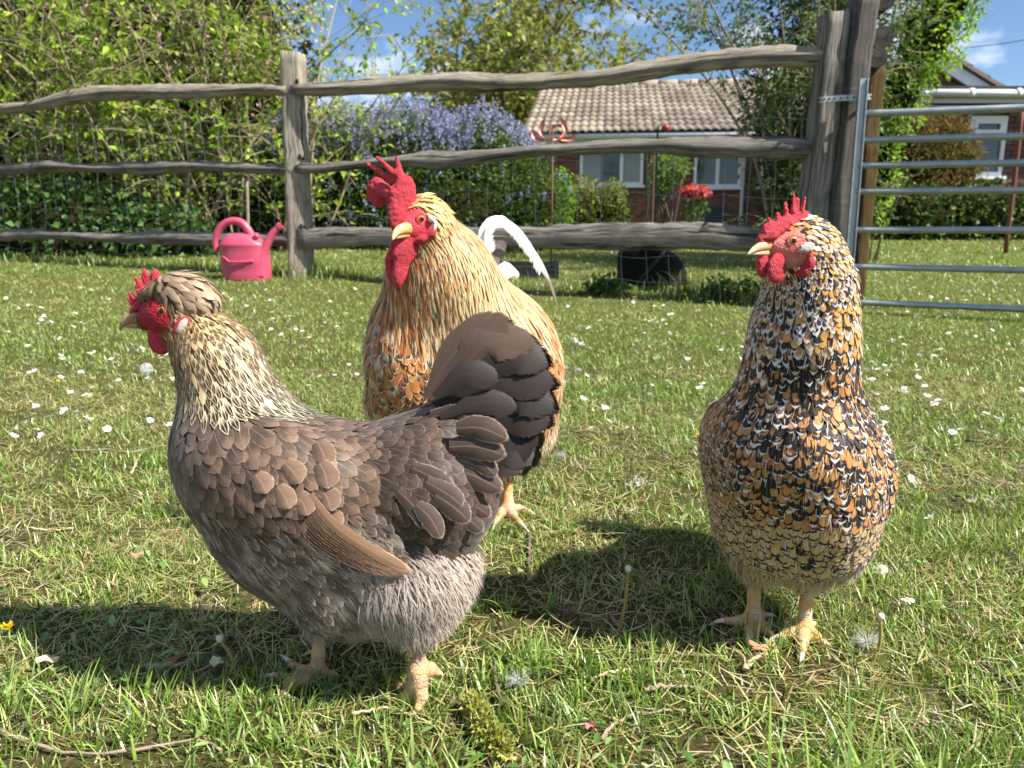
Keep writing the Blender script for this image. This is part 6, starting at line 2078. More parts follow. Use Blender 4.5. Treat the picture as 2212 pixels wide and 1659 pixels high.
spangled_hen()
# ================================================================== COCKEREL (three quarter view behind)
def rooster():
    r = np.random.default_rng(303)
    base = on_ground(1010, 1105)
    bird = thing('cockerel', 'golden cream cockerel with tall red comb and white tail plume', 'cockerel', (base[0], 1.28, 0))
    s = SDF(0.014)
    fl = lambda x, y, z: unit([x, y, z])
    flat_ell(s, 1005, 820, 1.285, 190, 178, 0.140, 0.1, reg='breast', flow=fl(0.15, 0.15, -1))
    flat_ell(s, 875, 780, 1.200, 84, 140, 0.080, 0.0, reg='breast', flow=fl(0.10, 0.05, -1))
    flat_ell(s, 1115, 825, 1.330, 92, 135, 0.110, -0.1, reg='saddle', flow=fl(0.30, 0.3, -0.9))
    flat_ell(s, 1075, 745, 1.320, 112, 120, 0.110, 0.55, reg='saddle', flow=fl(0.62, 0.3, -0.75))
    pcone(s, (1000, 720, 1.250, 150), (955, 590, 1.180, 98), reg='hackle', flow=fl(0.22, 0.08, -1))
    pcone(s, (955, 590, 1.180, 98), (922, 500, 1.135, 46), reg='hackle', flow=fl(0.30, 0.1, -0.95))
    pcone(s, (905, 690, 1.180, 75), (900, 560, 1.140, 48), reg='hackle', flow=fl(0.0, 0.0, -1))
    flat_ell(s, 916, 470, 1.125, 38, 37, 0.026, 0.2, reg='head', flow=fl(0.8, 0.3, -0.5))
    pcone(s, (905, 488, 1.112, 30), (882, 492, 1.095, 16), reg='head', flow=fl(0.8, 0.2, -0.5))
    flat_ell(s, 830, 875, 1.255, 34, 52, 0.05, 0.1, reg='fluff', flow=fl(-0.1, 0, -1))
    flat_ell(s, 1140, 925, 1.36, 58, 62, 0.08, 0.1, reg='fluff', flow=fl(0.3, .2, -1))
    pcone(s, (1088, 920, 1.30, 82), (1094, 1006, 1.305, 30), reg='fluff', flow=fl(0, 0, -1))
    pcone(s, (930, 960, 1.27, 90), (925, 1010, 1.27, 30), reg='fluff', flow=fl(0, 0, -1))
    regs = np.array([q['reg'] for q in s.p])
    Yh = 1.105; m0 = scale_at(905, 480, Yh)
    fc = W(898, 486, Yh)
    def facefn(P):
        e = ((P[:, 0] - fc[0]) / (40 * m0)) ** 2 + ((P[:, 2] - fc[2]) / (37 * m0)) ** 2 + ((P[:, 1] - Yh) / 0.05) ** 2
        return smooth(1.2, 0.8, e)
    def colfn(P, f):
        c = np.tile(lin(170, 130, 84), (len(P), 1))
        n = vnoise(P * 260, 5)[:, None]
        return c * (1 - f[:, None]) + lin(202, 62, 74) * (0.75 + .5 * n) * f[:, None]
    sk, sk2 = lin(206, 176, 146), lin(216, 160, 100)
    an = W(1096, 1097, 1.305)
    l1 = leg_geom(W(1094, 1000, 1.31), an, [
        [G(1108, 1122, .007), G(1124, 1140, .007), G(1146, 1158, .002)],
        [G(1082, 1118, .007), G(1072, 1132, .006), G(1064, 1148, .001)],
        [G(1120, 1108, .007), G(1142, 1112, .006), G(1160, 1118, .001)],
        [G(1090, 1096, .007), G(1084, 1088, .001)]], 0.0092, sk, sk2)
    a2 = on_ground(925, 1112)
    l2 = leg_geom(W(925, 1020, 1.28), a2 + [0, 0, .014], [
        [G(910, 1130, .007), G(895, 1146, .007), G(884, 1160, .002)],
        [G(930, 1136, .007), G(934, 1154, .006), G(936, 1168, .001)],
        [G(900, 1118, .007), G(880, 1122, .006), G(866, 1128, .001)],
        [G(935, 1102, .007), G(944, 1096, .001)]], 0.0092, sk, sk2)
    V, N, body = make_body('body', s, 0.0062, bird, colfn, facefn, [l1, l2])
    plum = Plumage()
    _, wv = s.dw(V); reg = regs[wv.argmax(1)]; f = facefn(V)
    spec = {'breast': (0.0086, 0.030, 0.0066, 0.0026, 'round', 0.26), 'saddle': (0.0058, 0.048, 0.0027, 0.0030, 'lance', 0.16),
            'hackle': (0.0050, 0.046, 0.0024, 0.0028, 'lance', 0.16), 'fluff': (0.0058, 0.024, 0.0016, 0.005, 'hair', 0.5), 'head': (0.0042, 0.012, 0.0022, 0.003, 'lance', 0.35)}
    R = np.array([spec[q][0] for q in reg])
    hd = np.linalg.norm(V - W(910, 475, 1.12), axis=1)
    sc = np.ones(len(V)); isn = reg == 'hackle'
    sc[isn] = np.clip(0.38 + 0.75 * (hd[isn] - 0.04) / 0.12, 0.36, 1.15)
    R = R * np.where(isn, np.clip(sc, .5, 1.1), 1)
    keep = poisson(V, R, 4); keep = keep[f[keep] < 0.5]
    xL, xR = W(800, 760, 1.2)[0], W(1200, 760, 1.3)[0]
    zt, zb = W(900, 560, 1.15)[2], W(900, 880, 1.2)[2]
    def colour(rn, tp, nr, k, r, n):
        q = r.random(n); h = np.clip((tp[:, 2] - zb) / (zt - zb), -0.4, 1.5); xx = np.clip((tp[:, 0] - xL) / (xR - xL), 0, 1)
        cream = cm(lin(220, 196, 148), lin(232, 220, 190), r.random(n)); orange = cm(lin(200, 132, 62), lin(176, 98, 44), r.random(n)); dark = np.tile(lin(52, 38, 28), (n, 1))
        par = np.zeros((n, 3))
        if rn in ('hackle', 'saddle'):
            o = np.clip(0.30 - 0.25 * smooth(0.25, 0.6, xx) + 0.45 * smooth(0.45, 0.2, xx) + 0.35 * smooth(0.85, 1.0, xx), 0.08, 0.9)
            isO = r.random(n) < o
            mid = np.where(isO[:, None], orange, cm(lin(190, 146, 84), lin(214, 182, 126), r.random(n)))
            cA = mid * 0.9; cB = mid; cC = cream
            par[:, 0] = 0.5; par[:, 1] = 0.72 + 0.2 * isO; par[:, 2] = 1.0
            dkm = r.random(n) < 0.10 * smooth(0.5, 0.2, xx) + 0.03
            cB = np.where(dkm[:, None], dark * 2.0, cB)
        elif rn == 'breast':
            isO = r.random(n) < 0.7
            cA = np.where(isO[:, None], orange * 0.75, cream * 0.8)
            cB = np.where((r.random(n) < 0.18 + 0.30 * smooth(0.4, 0.05, h))[:, None], dark, orange * 0.9)
            cC = cream * (0.7 + 0.3 * r.random((n, 1)))
            par[:, 0] = 0.62; par[:, 1] = 0.86; par[:, 2] = 0.92
        elif rn == 'fluff':
            c = cm(lin(216, 206, 184), lin(186, 160, 120), r.random(n)); cA = cB = cC = c; par[:] = (.5, 1.2, .5)
        else:
            c = cm(lin(232, 206, 146), lin(214, 168, 96), r.random(n)); cA = cB = c; cC = c * 1.1; par[:] = (.5, .9, 1)
        return cA, cB, cC, par
    spread(s, r, plum, V, reg, spec, keep, colour, 9, sc, m=7)
    # tuft standing on the nape behind the comb
    for i in range(46):
        a = r.random()
        p0 = W(905 + 45 * a, 445 + 8 * a, 1.122 + r.normal(0, .008)); up = 12 + 14 * r.random()
        p1 = p0 + np.array([0.006, 0.0, up * m0 * (1.0 - 0.6 * a)]); p2 = p1 + np.array([0.012 + .006 * r.random(), 0.004, 0.002 - 0.012 * a])
        path = bez([p0, p1, p2], 6)[None]
        P, UV = feather_grid(path, np.tile([[0.0, -1.0, 0.2]], (1, 6, 1)), np.array([0.0026]), 'lance', 3, .1, .1, r)
        c = cm(lin(232, 206, 146), lin(206, 150, 80), [r.random()])
        plum.add(P, UV, c, c, np.clip(c * 1.1, 0, 1), [(.5, .9, 1)], [0])
    # white tail plume and its neighbours
    def plume(pts, w0, col, colend, Yv=(1.42, 1.46), cup=.15, tilt=(0.0, -1, 0.25), prof='tail', score=1., nu=9, m=26, taper=True, rag=.05):
        ys = np.linspace(Yv[0], Yv[1], len(pts))
        path = bez([W(a, b, y) for (a, b), y in zip(pts, ys)], m + 1)[None]
        hw = np.array([0.5 * w0 * scale_at(pts[0][0], pts[0][1], Yv[0])])
        P, UV = feather_grid(path, np.tile(unit(np.array(tilt)), (1, m + 1, 1)), hw, prof, nu, cup, rag, r)
        if taper:
            k = np.interp(np.linspace(0, 1, m + 1), [0, .15, .4, .7, 1], [1, 1, .72, .42, .25])[None, :, None, None]
            P = path[:, :, None] + (P - path[:, :, None]) * k
        plum.add(P, UV, [col], [colend], [np.asarray(col)], [(.62, 1.2, .5)], [score])
    wht = lin(240, 238, 236)
    plume([(1062, 600), (1052, 535), (1058, 492), (1082, 478), (1112, 495), (1144, 536), (1170, 576), (1190, 618), (1207, 668)], 34, wht, lin(150, 132, 120))  # shade on the falling half is put into the end colour
    plume([(1050, 600), (1040, 545), (1043, 505), (1062, 482), (1086, 480), (1106, 496)], 30, wht, wht * .95, (1.43, 1.44), taper=False)
    plume([(1075, 610), (1068, 570), (1074, 540), (1092, 520)], 34, lin(120, 108, 100), lin(100, 90, 84), (1.45, 1.46), taper=False, m=12)
    for i in range(7):
        plume([(1068 + 4 * i, 585 + 3 * i), (1088 + 3 * i, 572 + 3 * i), (1100 + 2 * i, 582 + 2 * i), (1108 + i, 604)], 22, lin(236, 232, 228), lin(220, 216, 214), (1.40, 1.41), taper=False, m=8, nu=5)
    # loose barbs hanging from the inside of the plume
    pc = bez([W(a, b, 1.43) for a, b in [(1058, 545), (1057, 498), (1082, 482), (1112, 500), (1144, 540), (1170, 580)]], 240)
    n = 240
    d_ = unit(np.gradient(pc, axis=0)); inw = unit(np.cross(d_, [0, -1.0, 0])); inw = np.where((inw[:, 2:] > 0) & (np.arange(n)[:, None] > 60), -inw, inw); inw = np.where((np.arange(n)[:, None] <= 60), np.array([1.0, 0, -.2]), inw)
    L = .005 + .008 * r.random((n, 1))
    path = np.stack([pc, pc + inw * L * .5 + d_ * L * .3, pc + inw * L + d_ * L * .9], 1)
    P, UV = feather_grid(path, np.tile([[0, -1.0, .1]], (n, 3, 1)), .0012 + .001 * r.random(n), 'hair', 2, 0, .05, r)
    c = np.tile(wht * .95, (n, 1)); plum.add(P, UV, c, c, c, np.tile((.4, 1.2, .5), (n, 1)), np.zeros(n))
    plum.emit(bird, feather_mat('golden_feather', 0.5, 0.35, 0.28, 0.5, fray=0.84), 260)
    # ---------------- comb, wattles, lobes
    c = SDF(0.0016)
    pcone(c, (867, 392, 1.098, 11), (857, 340, 1.100, 3.2)); pcone(c, (856, 378, 1.100, 8), (814, 340, 1.108, 3.2)); pcone(c, (850, 392, 1.104, 9), (794, 354, 1.114, 3.4))
    flat_ell(c, 869, 436, 1.096, 29, 58, 0.0062, -0.22, yaw=0.2)
    flat_ell(c, 858, 470, 1.092, 17, 34, 0.0060, -0.05, yaw=0.2)
    flat_ell(c, 816, 416, 1.126, 27, 32, 0.0062, 0.25, yaw=-0.35)
    pcone(c, (842, 420, 1.104, 12), (826, 410, 1.118, 16)); pcone(c, (847, 414, 1.094, 6), (843, 404, 1.094, 2.5))
    v, q = sdf_mesh(c, 0.0016, 0.0022, 260)
    link('comb', MB().add(v, q).mesh('comb', RED_SKIN), bird)
    for (pts, rd) in [(((880, 512, 20), (876, 545, 23), (864, 590, 11), (858, 612, 4)), 1.088), (((858, 528, 12), (853, 560, 16), (850, 590, 10), (854, 606, 4)), 1.100)]:
        c = SDF(0.003)
        for a, b in zip(pts[:-1], pts[1:]):
            m_ = scale_at(a[0], a[1], rd)
            for t in np.linspace(0, 1, 4):
                x = a[0] + (b[0] - a[0]) * t; y = a[1] + (b[1] - a[1]) * t; rr = a[2] + (b[2] - a[2]) * t
                flat_ell(c, x, y, rd, rr, 12, 0.0042, 0.15, yaw=0.3)
        v, q = sdf_mesh(c, 0.0018, 0.001, 250)
        link('wattle', MB().add(v, q).mesh('wattle', RED_SKIN), bird)
    ys = lambda x, y: float(surf(s, x, y)[0][1]) - 0.001
    c = SDF(0.002)
    for a, b in [((938, 485, 1.100, 7), (932, 502, 1.096, 9)), ((932, 502, 1.096, 9), (912, 517, 1.092, 9)), ((912, 517, 1.092, 9), (893, 524, 1.090, 6))]:
        a = (a[0], a[1], ys(a[0], a[1]), a[3]); b = (b[0], b[1], ys(b[0], b[1]), b[3])
        pcone(c, a, b)
    v, q = sdf_mesh(c, 0.0016, 0.001, 250)
    lobe = link('earlobe', MB().add(v, q).mesh('earlobe', RED_SKIN), bird)
    c = SDF(0.002); flat_ell(c, 932, 473, ys(932, 473), 8, 8, 0.006); flat_ell(c, 939, 492, ys(939, 492) - .004, 4, 12, 0.004, -0.3)
    v, q = sdf_mesh(c, 0.0014)
    link('pale_centre', MB().add(v, q).mesh('pale_centre', PALE_SKIN), lobe)
    axis = unit([0.42, -0.9, 0.10])
    ep, en = surf(s, 909, 472, -0.0045)
    eye_parts(bird, ep, axis, 10 * m0, lin(226, 132, 62), lidmat=RED_SKIN)
    eye_parts(bird, W(884, 470, 1.120), unit([-0.9, 0.3, 0.1]), 8.6 * m0, lin(226, 132, 62))
    beak_mesh(bird, [(890, 494, 1.090, 15), (873, 494, 1.078, 13), (860, 499, 1.068, 10), (852, 508, 1.062, 6.5), (848, 519, 1.058, 2)],
              [(888, 505, 1.090, 10), (872, 507, 1.079, 8), (860, 511, 1.070, 5), (853, 514, 1.065, 2)],
              beak_mat('yellow_beak', lin(206, 140, 84), lin(220, 176, 112), lin(228, 206, 160)), 0.8)
    return bird
rooster()
# ================================================================== WATERING CAN, TUB, STAKES
def watering_can():
    b = on_ground(512, 608)
    Yc = b[1]
    m = scale_at(518, 560, Yc)
    can = thing('watering_can', 'pink plastic watering can standing on the grass by the fence post', 'watering can', b)
    t = NT('pink_plastic')
    n = t.noise(t.pos(), 30.0, 4, 0.6)
    t.set(color=t.mix(n, lin(178, 66, 92), lin(194, 84, 108)), rough=0.38, spec=0.45, sss=0.08)
    t.bsdf.inputs['Subsurface Radius'].default_value = (0.01, 0.003, 0.004)
    M = t.m
    zof = lambda py: W(518, py, Yc)[2]
    xof = lambda px, py=560: W(px, py, Yc)[0]
    # body: rounded oblong section, slightly tapering down, domed shoulder
    prof = [(611, 471, 572, .92), (604, 470, 573, .96), (590, 468.5, 574, .97), (578, 468, 574, .97), (575, 467, 574, 1.0), (560, 466, 573, 1.0), (545, 466, 572, 1.0), (533, 466, 570, 1.0), (530, 465, 570, 1.04), (527, 467, 568, 1.0),
            (516, 474, 556, .92), (508, 486, 540, .7), (504, 498, 520, .3)]
    seg = 36; V = []; dep = 0.088
    for (py, l, r_, k) in prof:
        c = 0.5 * (xof(l) + xof(r_)); h = 0.5 * (xof(r_) - xof(l)); z = max(zof(py), b[2] - .01)
        for j in range(seg):
            a = 2 * math.pi * j / seg; ca, sa = math.cos(a), math.sin(a)
            e = 1 / (abs(ca) ** 2.5 + abs(sa) ** 2.5) ** (1 / 2.5)
            V.append([c + ca * e * h, Yc + 0.09 + sa * e * dep * k, z])
    n = len(prof)
    i = np.arange(n - 1)[:, None] * seg; j = np.arange(seg)[None]; kk = (j + 1) % seg
    Q = np.stack([i + j, i + kk, i + seg + kk, i + seg + j], -1).reshape(-1, 4)
    V = np.array(V); V = np.concatenate([V, [V[-seg:].mean(0)], [V[:seg].mean(0)]])
    jj = np.arange(seg); k2 = (jj + 1) % seg
    T = np.concatenate([np.stack([(n - 1) * seg + jj, (n - 1) * seg + k2, np.full(seg, n * seg)], -1), np.stack([k2, jj, np.full(seg, n * seg + 1)], -1)])
    link('body', MB().add(V, Q, T).mesh('body', M), can)
    Ym = Yc + 0.09
    hp = [(467, 545), (465, 520), (472, 498), (487, 482), (506, 477), (523, 482), (536, 497), (545, 514), (549, 524)]
    v, q, t_ = tube(bez([W(a, c, Ym) for a, c in hp], 40), np.interp(np.linspace(0, 1, 40), [0, .2, .6, .85, 1], np.array([5.5, 7.5, 8.2, 9.6, 10.5]) * m), 14, True, up=(0, 1, 0))
    link('handle', MB().add(v, q, t_).mesh('handle', M), can)
    sp = [(562, 598), (563, 570), (566, 552), (575, 530), (588, 506), (604, 489)]
    v, q, t_ = tube(bez([W(a, c, Ym - .03) for a, c in sp], 30), np.interp(np.linspace(0, 1, 30), [0, .3, .55, .8, 1], np.array([15, 14, 10.5, 8, 7]) * m), 16, True, up=(0, 1, 0))
    spout = link('spout', MB().add(v, q, t_).mesh('spout', M), can)
    a, c = W(602, 491, Ym - .03), W(607, 486, Ym - .03)
    v, q, t_ = tube([a, c], 8.6 * m, 16); rim = link('rim', MB().add(v, q, t_).mesh('rim', M, False), spout)
    d = unit(c - a)
    v, q, t_ = tube([c, c + d * .001], 5.0 * m, 14); link('spout_hole', MB().add(v, q, t_).mesh('spout_hole', plain('spout_dark', lin(110, 30, 40), .8), False), spout)
    v, q, t_ = tube(bez([W(545, 524, Ym - .04), W(556, 506, Ym - .06)], 6), np.array([6.5, 6.2, 6.2, 6.4, 6.4, 5.5]) * m, 14); link('filler_stub', MB().add(v, q, t_).mesh('filler_stub', M), can)
    # moulded ledge round the lower body
    P = [W(480, 555, Yc - .002), W(484, 556, Yc - .004), W(490, 561, Yc - .006), W(495, 565, Yc - .008), W(510, 565.5, Yc - .010), W(530, 565.5, Yc - .006), W(548, 564, Yc + .004)]
    v, q, t_ = tube(bez(P, 26), 2.2 * m, 8); link('moulding', MB().add(v, q, t_).mesh('moulding', M), can)
watering_can()

def black_tub():
    b = W(1415, 608, 4.95); m = scale_at(1415, 580, 4.95)
    zb = float(gz(b[0], 4.95))
    prof = [(607, 1338, 1492), (590, 1338, 1489), (572, 1339, 1481), (555, 1339, 1470), (546, 1341, 1458), (540, 1346, 1446), (537, 1356, 1434)]
    seg = 32; V = []
    for k, (py, l, r_) in enumerate(prof):
        L, R = W(l, py, 4.95), W(r_, py, 4.95); z = L[2] if k else min(L[2], zb - .01)
        c = .5 * (L[0] + R[0]); h = .5 * (R[0] - L[0])
        for j in range(seg):
            a = 2 * math.pi * j / seg; ca, sa = math.cos(a), math.sin(a); e = 1 / (abs(ca) ** 3 + abs(sa) ** 3) ** (1 / 3)
            V.append([c + ca * e * h, 5.05 + sa * e * .13, z])
    n = len(prof); i = np.arange(n - 1)[:, None] * seg; j = np.arange(seg)[None]; k = (j + 1) % seg
    Q = np.stack([i + j, i + k, i + seg + k, i + seg + j], -1).reshape(-1, 4)
    V = np.array(V); V = np.concatenate([V, [V[-seg:].mean(0)]]); jj = np.arange(seg)
    T = np.stack([(n - 1) * seg + jj, (n - 1) * seg + (jj + 1) % seg, np.full(seg, n * seg)], -1)
    th = thing('plastic_tub', 'upturned black plastic tub under the bottom rail', 'tub', (b[0], 5.05, zb))
    M = plain('black_plastic', (0.006, 0.006, 0.007), 0.7, var=.3, spec=.15)
    link('body', MB().add(V, Q, T).mesh('body', M), th)
    V = []
    L, R = W(1334, 606, 4.95), W(1496, 606, 4.95); c = .5 * (L[0] + R[0]); h = .5 * (R[0] - L[0])
    P = [(c + math.cos(a) / (abs(math.cos(a)) ** 3 + abs(math.sin(a)) ** 3) ** (1 / 3) * h, 5.05 + math.sin(a) / (abs(math.cos(a)) ** 3 + abs(math.sin(a)) ** 3) ** (1 / 3) * .14, zb + .012) for a in np.linspace(0, 2 * math.pi, 33)]
    v, q, t_ = tube(P, .008, 8, False); link('rim', MB().add(v, q).mesh('rim', M), th)
black_tub()

def crate():
    c = W(1140, 586, 5.35); zb = float(gz(c[0], 5.35))
    th = thing('low_crate', 'low dark plastic crate with teal end behind the white tail plume', 'crate', (c[0], 5.35, zb))
    M = plain('crate_black', (0.014, 0.015, 0.018), 0.5); Tl = plain('crate_teal', lin(30, 92, 110), 0.5)
    for k in range(3):
        z = zb + .02 + .035 * k
        for (cx, cy, hx, hy, mt) in [(c[0], 5.25, .20, .006, M), (c[0], 5.45, .20, .006, M), (c[0] - .20, 5.35, .006, .1, M), (c[0] + .20, 5.35, .008, .104, Tl)]:
            link('slat', MB().add(*box_vq((cx, cy, z), (hx, hy, .012))).mesh('slat', mt, False), th)
    for sx in (-1, 1):
        for sy in (-1, 1):
            link('corner', MB().add(*box_vq((c[0] + sx * .195, 5.35 + sy * .095, zb + .055), (.012, .012, .06))).mesh('corner', M, False), th)
crate()

def stake(name, label, p0, p1, Y, r_, mat, cat='stake'):
    a = W(p0[0], p0[1], Y); b = W(p1[0], p1[1], Y); zb = float(gz(b[0], Y)) - .03
    if b[2] > zb: b = a + (b - a) * ((a[2] - zb) / (a[2] - b[2]))
    v, q, t_ = tube(bez([a, .5 * (a + b) + [.004, 0, 0], b], 8), r_, 8)
    tag(link(name, MB().add(v, q, t_).mesh(name, mat)), label, cat)
RUST = plain('rusty_iron', lin(116, 78, 62), 0.8, metal=0.3, var=.4, scale=25, bump=.4)
stake('garden_stake', 'black stake in front of the bungalow wall', (1394, 300), (1398, 482), 10.4, .014, plain('black_stake', (.015, .02, .016), .5))
stake('garden_stake', 'brown wooden stake right of the black stake', (1413, 300), (1408, 482), 10.4, .016, plain('brown_stake', lin(92, 64, 46), .8))
stake('garden_stake', 'thin rusty stake in front of the clipped hedge', (1166, 395), (1163, 492), 8.6, .010, RUST)
stake('garden_stake', 'thin grey stake beside the blue bush', (1119, 395), (1117, 490), 8.6, .010, plain('grey_stake', lin(130, 132, 130), .6))
stake('garden_stake', 'pale stake behind the pink watering can', (533, 385), (535, 520), 6.1, .013, plain('pale_stake', lin(140, 124, 112), .8))
pb = on_ground(2172, 548)
stake('iron_pole', 'leaning rusty iron pole standing on the lawn behind the gate', (2209, 225), (2172, 546), pb[1], .020, RUST, 'pole')

def ornament():
    Yo = 5.3
    c = W(1194, 285, Yo); m = scale_at(1194, 285, Yo)
    th = thing('copper_flower', 'curled copper leaf ornament above the middle rail', 'ornament', (c[0], Yo, float(gz(c[0], Yo))))
    t = NT('copper'); n = t.noise(t.pos(), 40.0, 3)
    t.set(color=t.mix(n, lin(226, 150, 128), lin(150, 84, 70)), rough=.35, metal=.85); M = t.m
    v, q, t_ = tube([(c[0], Yo, float(gz(c[0], Yo))), c], .006, 6); link('stem', MB().add(v, q, t_).mesh('stem', RUST), th)
    for (p, w_) in [([(1180, 300), (1168, 285), (1172, 268), (1178, 255)], 5), ([(1180, 305), (1160, 300), (1152, 288), (1150, 278)], 6), ([(1195, 300), (1212, 303), (1222, 312), (1216, 318)], 6),
                    ([(1205, 300), (1222, 285), (1216, 265), (1212, 252)], 5.5), ([(1200, 300), (1235, 300), (1240, 285)], 5), ([(1185, 295), (1195, 275), (1212, 272), (1220, 284)], 3.5)]:
        P = bez([W(a, b_, Yo + .01 * i) for i, (a, b_) in enumerate(p)], 12)
        k = np.sin(np.linspace(.15, np.pi, 12)) + .12
        d = unit(np.gradient(P, axis=0)); sd = unit(np.cross(d, [0.2, -1.0, 0.3]))
        A = P + sd * (w_ * m * k)[:, None]; B = P - sd * (w_ * m * k)[:, None]; C = P + np.array([0, .018, 0]) * k[:, None]
        V = np.concatenate([A, C, B]); i = np.arange(11)
        link('petal', MB().add(V, np.concatenate([np.stack([i, i + 1, i + 13, i + 12], -1), np.stack([i + 12, i + 13, i + 25, i + 24], -1)])).mesh('petal', M), th)
ornament()
def lamp():
    Yo = 5.0
    th = thing('garden_light', 'small hooked garden light with red cap above the middle rail', 'garden light', (W(1425, 290, Yo)[0], Yo, float(gz(1, Yo))))
    P = [W(1420, 380, Yo), W(1420, 300, Yo), W(1424, 286, Yo), W(1434, 279, Yo)]; P[0][2] = float(gz(1, Yo))
    v, q, t_ = tube(bez(P, 14), .006, 8); link('hook', MB().add(v, q, t_).mesh('hook', plain('hook_black', (.02, .02, .022), .3, metal=.6)), th)
    m = scale_at(1440, 278, Yo)
    v, q, t_ = tube(bez([W(1431, 280, Yo), W(1437, 277, Yo), W(1446, 280, Yo)], 7), np.array([3, 6, 8, 9, 9, 8, 4]) * m, 12); link('cap', MB().add(v, q, t_).mesh('cap', plain('red_cap', lin(140, 50, 50), .4)), th)
lamp()
for i, (px, py) in enumerate([(1362, 187), (1492, 184)]):
    p = on_line(px, py - 12, FA, FB); v, q, t_ = tube([p + [0, 0, .03], p, p - [0, 0, .005], p - [0, 0, .05]], [.001, .001, .006, .004], 6)
    tag(link('hanging_prism', MB().add(v, q, t_).mesh('hanging_prism', plain('clear_pink' if i else 'clear_white', (.75, .6, .75) if i else (.8, .82, .85), .2))), ['small white bead hanging under the top rail', 'small pink bead hanging under the top rail nearer the gate'][i], 'bead')

# ================================================================== DAISIES
DPET = NT('daisy_petal'); DPET.set(color=(0.83, 0.83, 0.82), rough=.6, spec=.2); DPET.translucent((.8, .8, .78), .25); DPET = DPET.m
DCEN = plain('daisy_centre', lin(226, 180, 30), .7, var=.2, scale=400, bump=.4)
DSTEM = plain('daisy_stem', lin(120, 140, 70), .7)
def daisy_mesh(np_, seed, R=.0085, cupz=.15, detail=True):
    r = np.random.default_rng(seed); mb = MB()
    for i in range(np_):
        a = 2 * math.pi * i / np_ + r.normal(0, .05); L = R * (.85 + .3 * r.random()); w = .0016 if detail else .0026
        d = np.array([math.cos(a), math.sin(a), cupz + r.normal(0, .12)]); s_ = np.array([-math.sin(a), math.cos(a), 0])
        P = np.array([d * .0022, d * L * .6 + [0, 0, .0004], d * L])
        V = np.concatenate([[P[0] - s_ * w * .4, P[0] + s_ * w * .4], [P[1] - s_ * w, P[1] + s_ * w], [P[2] - s_ * w * .5, P[2] + s_ * w * .5]])
        mb.add(V, [[0, 1, 3, 2], [2, 3, 5, 4]])
    return mb.mesh('petals', DPET)
def dome_mesh(R=.0030):
    V = []; seg = 10
    for k, e in enumerate([0, .5, 1.0, 1.35]):
        for j in range(seg): V.append([R * math.cos(e) * math.cos(j * 2 * math.pi / seg), R * math.cos(e) * math.sin(j * 2 * math.pi / seg), R * .7 * math.sin(e)])
    Q = []
    for k in range(3):
        for j in range(seg): Q.append([k * seg + j, k * seg + (j + 1) % seg, (k + 1) * seg + (j + 1) % seg, (k + 1) * seg + j])
    return MB().add(V, Q).mesh('centre', DCEN)
DM = [daisy_mesh(21, i, cupz=c) for i, c in enumerate([.12, .3, .55, -.05])]
DMF = [daisy_mesh(11, 20 + i, .0088, c, False) for i, c in enumerate([.15, .4, .0, .25])]
DOME = dome_mesh()
def daisy(px, py, label, group=None, near=True, tilt=(0, 0), h=.018, sc=1.0, r=random):
    b = on_ground(px, py + 4)
    top = b + np.array([r.uniform(-.004, .004), r.uniform(-.004, .004), h])
    th = thing('daisy', label, 'daisy', b, group)
    o = link('petals', r.choice(DM if near else DMF), th); o.matrix_parent_inverse = Matrix()
    rot = (tilt[0] + r.uniform(-.25, .25), tilt[1] + r.uniform(-.25, .25), r.uniform(0, 6.28))
    for ob in (o, link('centre', DOME, th)):
        ob.matrix_parent_inverse = Matrix(); ob.location = Vector(top - b); ob.rotation_euler = rot; ob.scale = (sc,) * 3
    if near:
        v, q, t_ = tube(bez([np.zeros(3), (top - b) * .5 + [.002, 0, 0], top - b], 5), .0007, 5)
        s_ = link('stem', MB().add(v, q, t_).mesh('stem', DSTEM), th); s_.matrix_parent_inverse = Matrix()
near_d = [(1370, 1122, 'open daisy in the shade between the hens'), (1408, 1068, 'daisy with yellow eye, right of a close pair'), (1375, 1052, 'daisy seen edge-on above a close trio'), (1386, 1064, 'middle daisy of the trio above the shadow'), (1362, 1072, 'drooping daisy at left of the trio above the shadow'),
          (2130, 1105, 'daisy with bright yellow eye near the right edge'), (2102, 1108, 'white daisy just left of the yellow-eyed one at the right edge'), (2010, 1148, 'small daisy right of the spangled hen, lower of a diagonal pair'), (1968, 1054, 'lone daisy by the spangled hen flank'), (1957, 1328, 'daisy beside the spangled hen feet'), (1900, 1253, 'closed white daisy bud by the spangled hen belly'),
          (135, 905, 'large open daisy left of a tilted one near the left edge'), (170, 908, 'tilted daisy with yellow showing at left'), (42, 945, 'daisy near the left edge with a twin below'), (95, 958, 'flat daisy right of the left-edge daisy'), (230, 943, 'daisy alone in the turf left of the brown hen'), (28, 957, 'half hidden daisy low at the left edge'), (290, 858, 'daisy just left of the brown hen breast'), (205, 830, 'daisy upper right of the yellow dandelion'),
          (130, 822, 'daisy above the yellow dandelion'), (115, 750, 'paired daisies left of the dandelion clock'), (2052, 948, 'daisy right of the spangled hen, upper of the diagonal pair')]
for i, (px, py, lb) in enumerate(near_d):
    daisy(px, py, lb, 'nearest daisies in the turf', True, (-.5 + random.uniform(-.3, .3), random.uniform(-.3, .3)), .016 + .01 * random.random(), 1.0 + .15 * random.random())
far = 0
